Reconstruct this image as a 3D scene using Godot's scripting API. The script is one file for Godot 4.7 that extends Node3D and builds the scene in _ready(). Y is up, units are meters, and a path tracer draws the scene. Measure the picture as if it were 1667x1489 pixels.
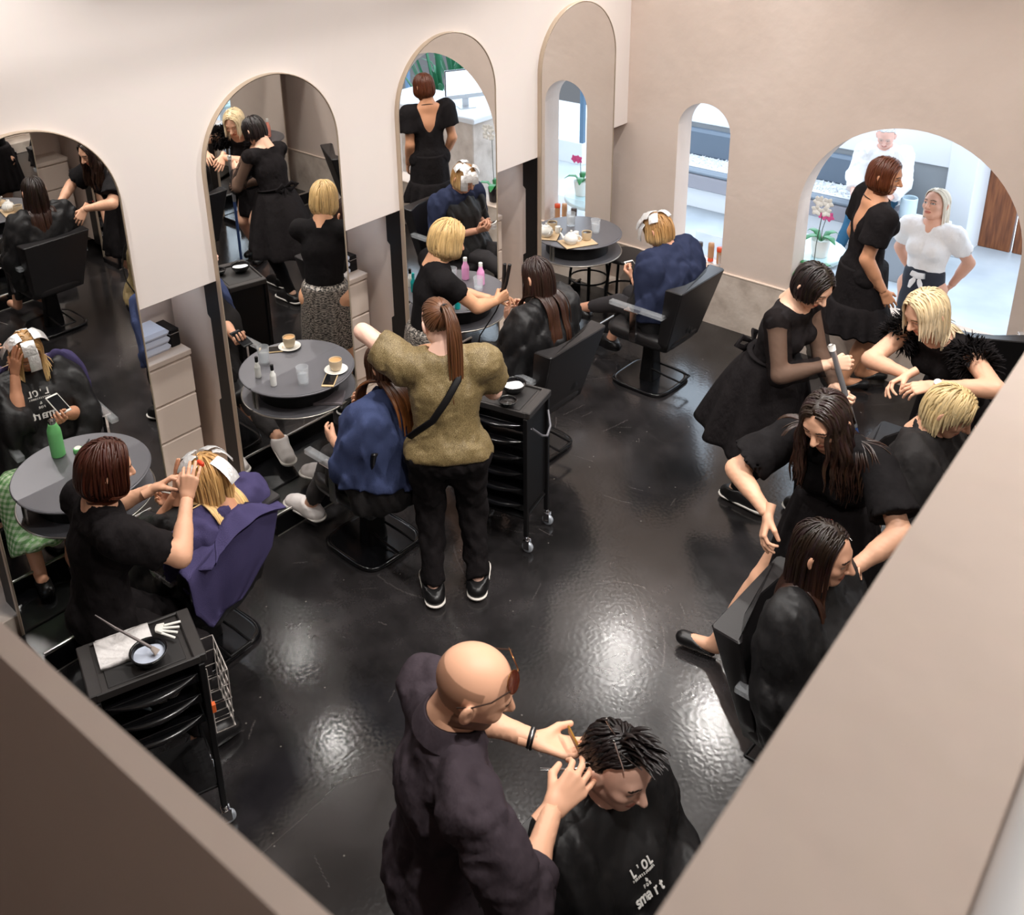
extends Node3D
# A hairdressing salon seen from a gallery above: metres, y up, mirror wall at x = 0, back wall at z = -6.37.

var MAT := {}
var TEX := {}
var USED := {}
var rng := RandomNumberGenerator.new()
var nz := FastNoiseLite.new()

# ---------------------------------------------------------------- naming and grouping
func tag(o, label := "", category := "", group := "", kind := ""):
	if label: o.set_meta("label", label)
	if category: o.set_meta("category", category)
	if group: o.set_meta("group", group)
	if kind: o.set_meta("kind", kind)
	return o

func uniq(called: String) -> String:
	if not USED.has(called):
		USED[called] = 0
		return called
	USED[called] += 1
	return "%s_%03d" % [called, USED[called]]

func thing(called: String, label: String, category: String, at := Vector3.ZERO, turn := 0.0, group := "") -> Node3D:
	var o := Node3D.new()
	o.name = uniq(called)
	add_child(o)
	o.position = at
	o.rotation_degrees.y = turn
	return tag(o, label, category, group)

func copy_of(src: Node3D, label: String, at: Vector3, turn := 0.0) -> Node3D:
	var o: Node3D = src.duplicate()
	o.name = uniq(String(src.name).rstrip("_0123456789"))
	add_child(o)
	o.position = at
	o.rotation_degrees.y = turn
	o.set_meta("label", label)
	return o

func put(geo, called: String, mat: Material, parent = null) -> MeshInstance3D:
	var mi := MeshInstance3D.new()
	mi.mesh = geo if geo is Mesh else geo.commit()
	mi.material_override = mat
	if parent == null:
		mi.name = uniq(called)
		add_child(mi)
	else:
		mi.name = called
		parent.add_child(mi, true)
	return mi

func struct(geo, called: String, mat: Material, parent = null) -> MeshInstance3D:
	var mi := put(geo, called, mat, parent)
	if parent == null: mi.set_meta("kind", "structure")
	return mi

# ---------------------------------------------------------------- materials
func noise_tex(freq: float, ramp: Array, size := 512, type := FastNoiseLite.TYPE_SIMPLEX_SMOOTH, octaves := 4, sd := 1, bump := 0.0) -> NoiseTexture2D:
	var t := NoiseTexture2D.new()
	var n := FastNoiseLite.new()
	n.noise_type = type
	n.frequency = freq
	n.fractal_octaves = octaves
	n.seed = sd
	t.noise = n
	t.width = size
	t.height = size
	t.seamless = true
	if bump > 0.0:
		t.as_normal_map = true
		t.bump_strength = bump
	elif ramp.size():
		var g := Gradient.new()
		g.offsets = PackedFloat32Array(ramp.map(func(r): return r[0]))
		g.colors = PackedColorArray(ramp.map(func(r): return r[1]))
		t.color_ramp = g
	return t

func mat(called: String, color: Color, rough := 0.6, metal := 0.0, extra := {}) -> StandardMaterial3D:
	if MAT.has(called): return MAT[called]
	var m := StandardMaterial3D.new()
	m.resource_name = called
	m.albedo_color = color
	m.roughness = rough
	m.metallic = metal
	for k in extra: m.set(k, extra[k])
	MAT[called] = m
	return m

func rgb(r: float, g: float, b: float) -> Color:
	return Color(r / 255.0, g / 255.0, b / 255.0)

func lin(c: Color) -> Color:
	return c.srgb_to_linear()

func triplanar(m: StandardMaterial3D, scale: float, world := true):
	m.uv1_triplanar = true
	m.uv1_world_triplanar = world
	m.uv1_scale = Vector3.ONE * scale
	return m

# ---------------------------------------------------------------- geometry collector
class Geo:
	var V := PackedVector3Array()
	var N := PackedVector3Array()
	var C := PackedColorArray()
	var U := PackedVector2Array()
	var I := PackedInt32Array()
	var col := Color.WHITE
	var xf := Transform3D()
	var smooth := true

	func vert(p: Vector3, uv := Vector2.ZERO) -> int:
		V.append(xf * p)
		N.append(Vector3.ZERO)
		C.append(col)
		U.append(uv)
		return V.size() - 1

	func tri(a: int, b: int, c: int):
		I.append(a); I.append(b); I.append(c)
		var n := (V[c] - V[a]).cross(V[b] - V[a])
		N[a] += n; N[b] += n; N[c] += n

	func quad(a: int, b: int, c: int, d: int):
		tri(a, b, c)
		tri(a, c, d)

	# turn what was added since these counts outward
	func outward(v0: int, i0: int):
		var m := Vector3.ZERO
		for i in range(v0, V.size()): m += V[i]
		m /= maxi(1, V.size() - v0)
		var vol := 0.0
		var i := i0
		while i < I.size():
			vol += (V[I[i + 2]] - V[I[i]]).cross(V[I[i + 1]] - V[I[i]]).dot(V[I[i]] - m)
			i += 3
		if vol >= 0.0: return
		i = i0
		while i < I.size():
			var t := I[i + 1]
			I[i + 1] = I[i + 2]
			I[i + 2] = t
			i += 3
		for j in range(v0, V.size()): N[j] = -N[j]

	# a flat face of its own, corners clockwise seen from outside
	func face(ps: Array, uvs := []):
		var ids := []
		for i in ps.size():
			ids.append(vert(ps[i], uvs[i] if i < uvs.size() else Vector2.ZERO))
		for i in range(1, ps.size() - 1): tri(ids[0], ids[i], ids[i + 1])

	func box(lo: Vector3, hi: Vector3, bev := 0.0):
		# a box with chamfered edges
		var c := (lo + hi) * 0.5
		var h := (hi - lo) * 0.5
		var b := minf(bev, minf(h.x, minf(h.y, h.z)) * 0.9)
		var ax := [Vector3.RIGHT, Vector3.UP, Vector3.BACK]
		for a in 3:
			for s in [-1.0, 1.0]:
				var u: Vector3 = ax[(a + 1) % 3]
				var w: Vector3 = ax[(a + 2) % 3]
				var hu: float = h[(a + 1) % 3] - b
				var hw: float = h[(a + 2) % 3] - b
				var o: Vector3 = c + ax[a] * h[a] * s
				var q := [o - u * hu - w * hw, o + u * hu - w * hw, o + u * hu + w * hw, o - u * hu + w * hw]
				if s > 0: q.reverse()
				face(q)
		if b <= 0.0: return
		for a in 3:
			var e: Vector3 = ax[a]
			var u: Vector3 = ax[(a + 1) % 3]
			var w: Vector3 = ax[(a + 2) % 3]
			for su in [-1.0, 1.0]:
				for sw in [-1.0, 1.0]:
					var p1: Vector3 = c + u * su * h[(a + 1) % 3] + w * sw * (h[(a + 2) % 3] - b)
					var p2: Vector3 = c + u * su * (h[(a + 1) % 3] - b) + w * sw * h[(a + 2) % 3]
					var l: Vector3 = e * (h[a] - b)
					var q := [p1 - l, p1 + l, p2 + l, p2 - l]
					if su * sw < 0: q.reverse()
					face(q)
		for sx in [-1.0, 1.0]:
			for sy in [-1.0, 1.0]:
				for sz in [-1.0, 1.0]:
					var k := c + Vector3(sx * h.x, sy * h.y, sz * h.z)
					var q := [k - Vector3(0, sy * b, sz * b), k - Vector3(sx * b, 0, sz * b), k - Vector3(sx * b, sy * b, 0)]
					if sx * sy * sz > 0: q.reverse()
					face(q)

	func frame(d: Vector3) -> Array:
		var t := d.normalized()
		var u := (Vector3.UP if absf(t.y) < 0.9 else Vector3.RIGHT).cross(t).normalized()
		return [u, t.cross(u)]

	# tube through points; r may be a number or one per point; flat squeezes it along 'up'
	func tube(pts: Array, r, sides := 8, caps := true, flat := 1.0, up := Vector3.ZERO, cols := []):
		var n := pts.size()
		var first := V.size()
		var i0 := I.size()
		var prev_u := Vector3.ZERO
		for i in n:
			var d: Vector3 = pts[mini(i + 1, n - 1)] - pts[maxi(i - 1, 0)]
			if d.length_squared() < 1e-12: d = Vector3.UP
			var f: Array
			if up != Vector3.ZERO:
				var w := (up - d.normalized() * up.dot(d.normalized()))
				if w.length() < 1e-4: w = frame(d)[1]
				w = w.normalized()
				f = [d.normalized().cross(w), w]
			elif i == 0:
				f = frame(d)
			else:
				var t := d.normalized()
				var u := (prev_u - t * prev_u.dot(t))
				u = u.normalized() if u.length() > 1e-4 else frame(d)[0]
				f = [u, t.cross(u)]
			prev_u = f[0]
			var rr: float = r[i] if r is Array or r is PackedFloat32Array else r
			if cols.size(): col = cols[i]
			for s in sides:
				var a := TAU * s / sides
				vert(pts[i] + (f[0] * cos(a) + f[1] * sin(a) * flat) * rr, Vector2(float(s) / sides, float(i) / maxf(1, n - 1)))
		for i in n - 1:
			for s in sides:
				var a := first + i * sides + s
				var b := first + i * sides + (s + 1) % sides
				quad(a, a + sides, b + sides, b)
		if caps:
			for e in [0, n - 1]:
				if cols.size(): col = cols[e]
				var c := vert(pts[e])
				for s in sides:
					var a: int = first + e * sides + s
					var b: int = first + e * sides + (s + 1) % sides
					if e == 0: tri(c, b, a)
					else: tri(c, a, b)
		outward(first, i0)

	# profile of [radius, height] turned round the y axis at 'at'
	func lathe(profile: Array, segs := 24, at := Vector3.ZERO, from := 0.0, sweep := TAU):
		var ring := segs if sweep >= TAU - 0.001 else segs + 1
		var first := V.size()
		var i0 := I.size()
		for p in profile:
			for s in ring:
				var a := from + sweep * s / segs
				vert(at + Vector3(cos(a) * p[0], p[1], sin(a) * p[0]), Vector2(float(s) / segs, p[1]))
		for i in profile.size() - 1:
			for s in segs:
				var a := first + i * ring + s
				var b := first + i * ring + (s + 1) % ring
				quad(a, a + ring, b + ring, b)
		outward(first, i0)

	# rings of equal length joined into a skin
	func loft(rings: Array, closed := true, cap0 := false, cap1 := false):
		var n: int = rings[0].size()
		var first := V.size()
		var i0 := I.size()
		for k in rings.size():
			for j in n: vert(rings[k][j], Vector2(float(j) / n, float(k) / maxi(1, rings.size() - 1)))
		for k in rings.size() - 1:
			for j in (n if closed else n - 1):
				var a := first + k * n + j
				var b := first + k * n + (j + 1) % n
				quad(a, a + n, b + n, b)
		for e in [[cap0, 0], [cap1, rings.size() - 1]]:
			if not e[0]: continue
			var m := Vector3.ZERO
			for p in rings[e[1]]: m += p
			var c := vert(m / n)
			for j in n:
				var a: int = first + e[1] * n + j
				var b: int = first + e[1] * n + (j + 1) % n
				if e[1] == 0: tri(c, a, b)
				else: tri(c, b, a)
		outward(first, i0)

	# outline in a plane given by o, u, v, pushed along w by depth
	func prism(outline: PackedVector2Array, o: Vector3, u: Vector3, v: Vector3, depth: float):
		var w := u.cross(v).normalized() * depth
		var t := Geometry2D.triangulate_polygon(outline)
		var area := 0.0
		for i in outline.size():
			area += outline[i].cross(outline[(i + 1) % outline.size()])
		var ccw := area > 0.0
		for lid in [0.0, 1.0]:
			var f := V.size()
			for p in outline: vert(o + u * p.x + v * p.y + w * lid, p)
			var i := 0
			while i < t.size():
				var a := f + t[i]
				var b := f + t[i + 1]
				var c := f + t[i + 2]
				var n := (V[c] - V[a]).cross(V[b] - V[a])
				if (n.dot(xf.basis * w) > 0.0) != ((lid > 0.5) == (depth != 0.0)): tri(a, c, b)
				else: tri(a, b, c)
				i += 3
		for i in outline.size():
			var p := outline[i]
			var q := outline[(i + 1) % outline.size()]
			var a := o + u * p.x + v * p.y
			var b := o + u * q.x + v * q.y
			var l := [a, a + w, b + w, b]
			if not ccw: l.reverse()
			face(l)

	func add(g: Geo, t := Transform3D(), tint = null):
		var f := V.size()
		for i in g.V.size():
			V.append(t * g.V[i])
			N.append(t.basis * g.N[i])
			C.append(tint if tint != null else g.C[i])
			U.append(g.U[i])
		var flip := t.basis.determinant() < 0.0
		var i := 0
		while i < g.I.size():
			I.append(f + g.I[i])
			I.append(f + g.I[i + (2 if flip else 1)])
			I.append(f + g.I[i + (1 if flip else 2)])
			i += 3

	func commit() -> ArrayMesh:
		for i in N.size(): N[i] = N[i].normalized() if N[i].length_squared() > 1e-20 else Vector3.UP
		var a := []
		a.resize(Mesh.ARRAY_MAX)
		a[Mesh.ARRAY_VERTEX] = V
		a[Mesh.ARRAY_NORMAL] = N
		a[Mesh.ARRAY_COLOR] = C
		a[Mesh.ARRAY_TEX_UV] = U
		a[Mesh.ARRAY_INDEX] = I
		var m := ArrayMesh.new()
		m.add_surface_from_arrays(Mesh.PRIMITIVE_TRIANGLES, a)
		return m

func geo() -> Geo:
	return Geo.new()

func bx(lo: Vector3, hi: Vector3, bev := 0.003) -> Geo:
	var g := Geo.new()
	g.box(lo, hi, bev)
	return g

# ---------------------------------------------------------------- distance field, meshed as surface nets
class Field:
	var lo: Vector3
	var c: float
	var nx: int
	var ny: int
	var nz: int
	var g := PackedFloat32Array()

	func _init(a: Vector3, b: Vector3, cell: float):
		lo = a
		c = cell
		nx = int((b.x - a.x) / cell) + 2
		ny = int((b.y - a.y) / cell) + 2
		nz = int((b.z - a.z) / cell) + 2
		g.resize(nx * ny * nz)
		g.fill(1.0)

	func span(a: Vector3, b: Vector3, m: float) -> PackedInt32Array:
		return PackedInt32Array([
			maxi(0, int((minf(a.x, b.x) - m - lo.x) / c)), maxi(0, int((minf(a.y, b.y) - m - lo.y) / c)), maxi(0, int((minf(a.z, b.z) - m - lo.z) / c)),
			mini(nx - 1, int((maxf(a.x, b.x) + m - lo.x) / c) + 1), mini(ny - 1, int((maxf(a.y, b.y) + m - lo.y) / c) + 1), mini(nz - 1, int((maxf(a.z, b.z) + m - lo.z) / c) + 1)])

	# tapered capsule; fl < 1 thins it along ax; flat cuts its far end square
	func cap(a: Vector3, b: Vector3, ra: float, rb: float, k := 0.02, fl := 1.0, ax := Vector3.ZERO, flat := false, sub := false):
		var s := span(a, b, maxf(ra, rb) + k + 1.6 * c)
		var ab := b - a
		var st := 1.0 / fl - 1.0
		if fl != 1.0: ab += ax * ax.dot(ab) * st
		var len := ab.length()
		var inv := 1.0 / maxf(ab.length_squared(), 1e-9)
		for z in range(s[2], s[5] + 1):
			for y in range(s[1], s[4] + 1):
				var row := (z * ny + y) * nx
				for x in range(s[0], s[3] + 1):
					var q := lo + Vector3(x, y, z) * c - a
					if fl != 1.0: q += ax * ax.dot(q) * st
					var t := q.dot(ab) * inv
					var h := clampf(t, 0.0, 1.0)
					var d := (q - ab * h).length() - lerpf(ra, rb, h)
					if flat: d = maxf(d, (t - 1.0) * len)
					var e := g[row + x]
					if sub:
						d = -d
						var m := maxf(k - absf(d - e), 0.0) / k
						g[row + x] = maxf(d, e) + m * m * k * 0.25
					else:
						var m := maxf(k - absf(d - e), 0.0) / k
						g[row + x] = minf(d, e) - m * m * k * 0.25

	func ell(p: Vector3, r: Vector3, k := 0.01, b := Basis(), sub := false):
		var R := maxf(r.x, maxf(r.y, r.z))
		var mr := minf(r.x, minf(r.y, r.z))
		var s := span(p, p, R + k + 1.6 * c)
		var bi := b.inverse()
		var ir := Vector3(1.0 / r.x, 1.0 / r.y, 1.0 / r.z)
		for z in range(s[2], s[5] + 1):
			for y in range(s[1], s[4] + 1):
				var row := (z * ny + y) * nx
				for x in range(s[0], s[3] + 1):
					var q := (bi * (lo + Vector3(x, y, z) * c - p)) * ir
					var l := q.length()
					var d := (l - 1.0) * (mr if l < 0.3 else l / maxf((q * ir).length(), 1e-6))
					var e := g[row + x]
					if sub:
						d = -d
						var m := maxf(k - absf(d - e), 0.0) / k
						g[row + x] = maxf(d, e) + m * m * k * 0.25
					else:
						var m := maxf(k - absf(d - e), 0.0) / k
						g[row + x] = minf(d, e) - m * m * k * 0.25

	func at(p: Vector3) -> float:
		var q := ((p - lo) / c).round()
		if q.x < 0 or q.y < 0 or q.z < 0 or q.x >= nx or q.y >= ny or q.z >= nz: return 1.0
		return g[(int(q.z) * ny + int(q.y)) * nx + int(q.x)]

	func trilin(p: Vector3) -> float:
		var q := (p - lo) / c
		var i := q.floor()
		var t := q - i
		var r := 0.0
		for k in 8:
			var o := Vector3(k & 1, (k >> 1) & 1, k >> 2)
			var w := (t.x if k & 1 else 1.0 - t.x) * (t.y if k & 2 else 1.0 - t.y) * (t.z if k & 4 else 1.0 - t.z)
			r += w * at(lo + (i + o) * c)
		return r

	# where a ray from outside first meets the skin: [point, normal]
	func hit(p: Vector3, d: Vector3) -> Array:
		for k in 240:
			if trilin(p) < 0.0: break
			p += d * c * 0.2
		var e := c * 1.5
		var n := Vector3(trilin(p + Vector3(e, 0, 0)) - trilin(p - Vector3(e, 0, 0)), trilin(p + Vector3(0, e, 0)) - trilin(p - Vector3(0, e, 0)), trilin(p + Vector3(0, 0, e)) - trilin(p - Vector3(0, 0, e)))
		return [p, n.normalized()]

	# keep what lies behind the plane
	func clip(p: Vector3, n: Vector3):
		n = n.normalized()
		for z in nz:
			for y in ny:
				var row := (z * ny + y) * nx
				var d0 := n.dot(lo + Vector3(0, y, z) * c - p)
				var dx := n.x * c
				for x in nx:
					g[row + x] = maxf(g[row + x], d0 + dx * x)

	# cloth folds: noise stretched by the basis pushes the skin in and out
	func ripple(n: FastNoiseLite, amp: float, b: Basis):
		var band := 3.0 * c + amp
		for z in nz:
			for y in ny:
				var row := (z * ny + y) * nx
				for x in nx:
					var e := g[row + x]
					if absf(e) < band:
						var q := b * (lo + Vector3(x, y, z) * c)
						g[row + x] = e + amp * (1.0 - 2.2 * absf(n.get_noise_3dv(q)))

	func mesh(out: Geo, color := Color.WHITE, paint = null):
		var ids := PackedInt32Array()
		ids.resize(g.size())
		ids.fill(-1)
		var sy := nx
		var sz := nx * ny
		var lim := 5.0 * c
		var off := PackedInt32Array([0, 1, sy, sy + 1, sz, sz + 1, sz + sy, sz + sy + 1])
		var ea := PackedInt32Array([0, 2, 4, 6, 0, 1, 4, 5, 0, 1, 2, 3])
		var eb := PackedInt32Array([1, 3, 5, 7, 2, 3, 6, 7, 4, 5, 6, 7])
		var cells := PackedInt32Array()
		for z in nz - 1:
			for y in ny - 1:
				var row := z * sz + y * sy
				for x in nx - 1:
					var i := row + x
					var e0 := g[i]
					if absf(e0) > lim: continue
					var mask := 0
					for j in 8:
						if g[i + off[j]] < 0.0: mask |= 1 << j
					if mask == 0 or mask == 255: continue
					var sum := Vector3.ZERO
					var cnt := 0
					for e in 12:
						var a := ea[e]
						var b := eb[e]
						if ((mask >> a) & 1) == ((mask >> b) & 1): continue
						var ga := g[i + off[a]]
						var t := ga / (ga - g[i + off[b]])
						var pa := Vector3(a & 1, (a >> 1) & 1, a >> 2)
						var pb := Vector3(b & 1, (b >> 1) & 1, b >> 2)
						sum += pa.lerp(pb, t)
						cnt += 1
					var p := lo + (Vector3(x, y, z) + sum / cnt) * c
					out.col = paint.call(p) if paint != null else color
					ids[i] = out.vert(p)
					cells.append(i)
		for i in cells:
			var z := i / sz
			var y := (i - z * sz) / sy
			var x := i - z * sz - y * sy
			var s0 := g[i] < 0.0
			if y > 0 and z > 0 and s0 != (g[i + 1] < 0.0):
				var q := [ids[i], ids[i - sy], ids[i - sy - sz], ids[i - sz]]
				if not q.has(-1):
					if s0: out.quad(q[0], q[3], q[2], q[1])
					else: out.quad(q[0], q[1], q[2], q[3])
			if x > 0 and z > 0 and s0 != (g[i + sy] < 0.0):
				var q := [ids[i], ids[i - sz], ids[i - sz - 1], ids[i - 1]]
				if not q.has(-1):
					if s0: out.quad(q[0], q[3], q[2], q[1])
					else: out.quad(q[0], q[1], q[2], q[3])
			if x > 0 and y > 0 and s0 != (g[i + sz] < 0.0):
				var q := [ids[i], ids[i - 1], ids[i - 1 - sy], ids[i - sy]]
				if not q.has(-1):
					if s0: out.quad(q[0], q[3], q[2], q[1])
					else: out.quad(q[0], q[1], q[2], q[3])

# ---------------------------------------------------------------- materials of the place
func make_materials():
	mat("plaster", rgb(226, 209, 198), 0.82)
	MAT.plaster.albedo_texture = noise_tex(0.006, [[0.0, Color(0.955, 0.95, 0.945)], [0.5, Color(0.985, 0.98, 0.975)], [1.0, Color.WHITE]], 512, FastNoiseLite.TYPE_SIMPLEX_SMOOTH, 5, 3)
	triplanar(MAT.plaster, 0.35)
	MAT.plaster.normal_enabled = true
	MAT.plaster.normal_texture = noise_tex(0.05, [], 512, FastNoiseLite.TYPE_SIMPLEX_SMOOTH, 4, 5, 2.0)
	MAT.plaster.normal_scale = 0.12
	mat("panel_paint", rgb(236, 228, 224), 0.6)
	MAT.panel_paint.albedo_texture = noise_tex(0.004, [[0.0, Color(0.97, 0.965, 0.96)], [1.0, Color.WHITE]], 256, FastNoiseLite.TYPE_SIMPLEX_SMOOTH, 3, 8)
	triplanar(MAT.panel_paint, 0.3)
	mat("concrete", Color.WHITE, 0.75)
	MAT.concrete.albedo_texture = noise_tex(0.009, [[0.0, rgb(184, 168, 155)], [0.4, rgb(208, 193, 180)], [0.65, rgb(216, 201, 188)], [1.0, rgb(226, 213, 201)]], 512, FastNoiseLite.TYPE_SIMPLEX_SMOOTH, 6, 12)
	triplanar(MAT.concrete, 0.9)
	MAT.concrete.normal_enabled = true
	MAT.concrete.normal_texture = noise_tex(0.03, [], 512, FastNoiseLite.TYPE_SIMPLEX_SMOOTH, 5, 4, 3.0)
	MAT.concrete.normal_scale = 0.25
	mat("ledge", rgb(216, 196, 180), 0.6)
	mat("mirror", Color(0.95, 0.95, 0.945), 0.0, 1.0)
	mat("mirror_rim", rgb(196, 178, 158), 0.35, 0.35)
	mat("black", rgb(20, 19, 20), 0.42, 0.0, {"metallic_specular": 0.35})
	mat("black_gloss", rgb(16, 16, 18), 0.18)
	mat("leather", rgb(30, 28, 29), 0.36)
	MAT.leather.normal_enabled = true
	MAT.leather.normal_texture = noise_tex(0.12, [], 256, FastNoiseLite.TYPE_CELLULAR, 2, 9, 1.5)
	MAT.leather.normal_scale = 0.15
	triplanar(MAT.leather, 6.0, false)
	mat("steel", rgb(190, 188, 186), 0.25, 1.0)
	mat("dark_steel", rgb(110, 109, 114), 0.4, 0.35)
	mat("chrome", rgb(225, 225, 228), 0.08, 1.0)
	mat("edge_metal", rgb(170, 165, 158), 0.3, 0.9)
	mat("white_gloss", rgb(238, 236, 230), 0.22)
	mat("acrylic", Color(0.93, 0.95, 0.97, 0.16), 0.05, 0.0, {"transparency": BaseMaterial3D.TRANSPARENCY_ALPHA})
	mat("glass", Color(0.94, 0.96, 0.98, 0.22), 0.04, 0.0, {"transparency": BaseMaterial3D.TRANSPARENCY_ALPHA})
	mat("water", Color(0.93, 0.96, 0.98, 0.3), 0.04, 0.0, {"transparency": BaseMaterial3D.TRANSPARENCY_ALPHA})
	# polished black concrete: cloudy trowel marks, worn paler patches, fine scratches
	mat("floor", Color.WHITE, 1.0)
	var fl: StandardMaterial3D = MAT.floor
	fl.albedo_texture = floor_picture()
	fl.uv1_scale = Vector3(1, 1, 1)
	fl.metallic_specular = 0.5
	fl.roughness_texture = noise_tex(0.011, [[0.0, Color(0.11, 0.11, 0.11)], [0.5, Color(0.18, 0.18, 0.18)], [1.0, Color(0.29, 0.29, 0.29)]], 512, FastNoiseLite.TYPE_SIMPLEX_SMOOTH, 6, 33)
	fl.normal_enabled = true
	fl.normal_texture = noise_tex(0.3, [], 1024, FastNoiseLite.TYPE_SIMPLEX, 3, 41, 8.0)
	fl.normal_scale = 0.006
	fl.metallic_specular = 0.6
	# lobby
	mat("pale_stone", rgb(205, 210, 214), 0.35)
	MAT.pale_stone.albedo_texture = noise_tex(0.01, [[0.0, Color(0.86, 0.87, 0.88)], [1.0, Color.WHITE]], 256, FastNoiseLite.TYPE_SIMPLEX_SMOOTH, 4, 14)
	triplanar(MAT.pale_stone, 0.5)
	mat("white_paint", rgb(235, 236, 238), 0.7)
	mat("grey_paint", rgb(150, 153, 156), 0.7)
	mat("blue_grey_vinyl", rgb(96, 108, 122), 0.4)
	mat("wood", Color.WHITE, 0.45)
	var w := noise_tex(0.02, [[0.0, rgb(96, 52, 28)], [0.45, rgb(134, 78, 44)], [0.7, rgb(152, 92, 54)], [1.0, rgb(118, 66, 36)]], 256, FastNoiseLite.TYPE_SIMPLEX_SMOOTH, 4, 17)
	MAT.wood.albedo_texture = w
	triplanar(MAT.wood, 1.0)
	MAT.wood.uv1_scale = Vector3(4.0, 0.35, 4.0)
	mat("lamp_body", rgb(40, 40, 42), 0.4, 0.3)
	mat("lamp_glow", Color(1, 0.95, 0.86), 0.4, 0.0, {"emission_enabled": true, "emission": Color(1.0, 0.92, 0.8), "emission_energy_multiplier": 3.0})

func floor_picture() -> ImageTexture:
	var n := 1536
	var im := Image.create(n, n, false, Image.FORMAT_RGB8)
	var a := FastNoiseLite.new()
	a.seed = 5
	a.frequency = 0.0045
	a.fractal_octaves = 6
	a.fractal_gain = 0.55
	var b := FastNoiseLite.new()
	b.seed = 9
	b.frequency = 0.02
	b.fractal_octaves = 5
	for y in n:
		for x in n:
			var v := 0.42 + 0.6 * a.get_noise_2d(x, y) + 0.3 * b.get_noise_2d(x, y)
			v = clampf(v, 0.0, 1.0)
			var k := lerpf(0.085, 0.205, v * v * (3.0 - 2.0 * v))
			k += fposmod(sin(x * 12.9898 + y * 78.233) * 43758.5453, 1.0) * 0.022 - 0.011
			im.set_pixel(x, y, Color(k * 1.03, k * 0.97, k * 0.985))
	var r := RandomNumberGenerator.new()
	r.seed = 77
	for i in 900:
		var p := Vector2(r.randf() * n, r.randf() * n)
		var ang := r.randf() * TAU
		var l := r.randf_range(8, 46) if r.randf() < 0.9 else r.randf_range(50, 110)
		var bend := r.randf_range(-0.012, 0.012)
		var t := r.randf_range(0.03, 0.14)
		for s in int(l):
			ang += bend
			p += Vector2(cos(ang), sin(ang))
			var q := Vector2i(posmod(int(p.x), n), posmod(int(p.y), n))
			var c := im.get_pixelv(q)
			im.set_pixelv(q, Color(c.r + t, c.g + t * 0.94, c.b + t * 0.9))
	for i in 500:
		var q := Vector2i(r.randi() % n, r.randi() % n)
		im.set_pixelv(q, Color(0.55, 0.53, 0.5))
	return ImageTexture.create_from_image(im)

const TABLE_Z := [-1.663, -3.008, -4.353, -5.698]
const MIRROR_TOP := 2.475
const MIRROR_R := 0.432
const PANEL_Y := 1.458
const BACK_Z := -6.367
const RIGHT_X := 4.12

func arch(w: float, h: float, n := 28) -> PackedVector2Array:
	var p := PackedVector2Array([Vector2(-w, 0)])
	for i in n + 1:
		var a := PI - PI * i / n
		p.append(Vector2(cos(a) * w, h - w + sin(a) * w))
	p.append(Vector2(w, 0))
	return p

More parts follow.
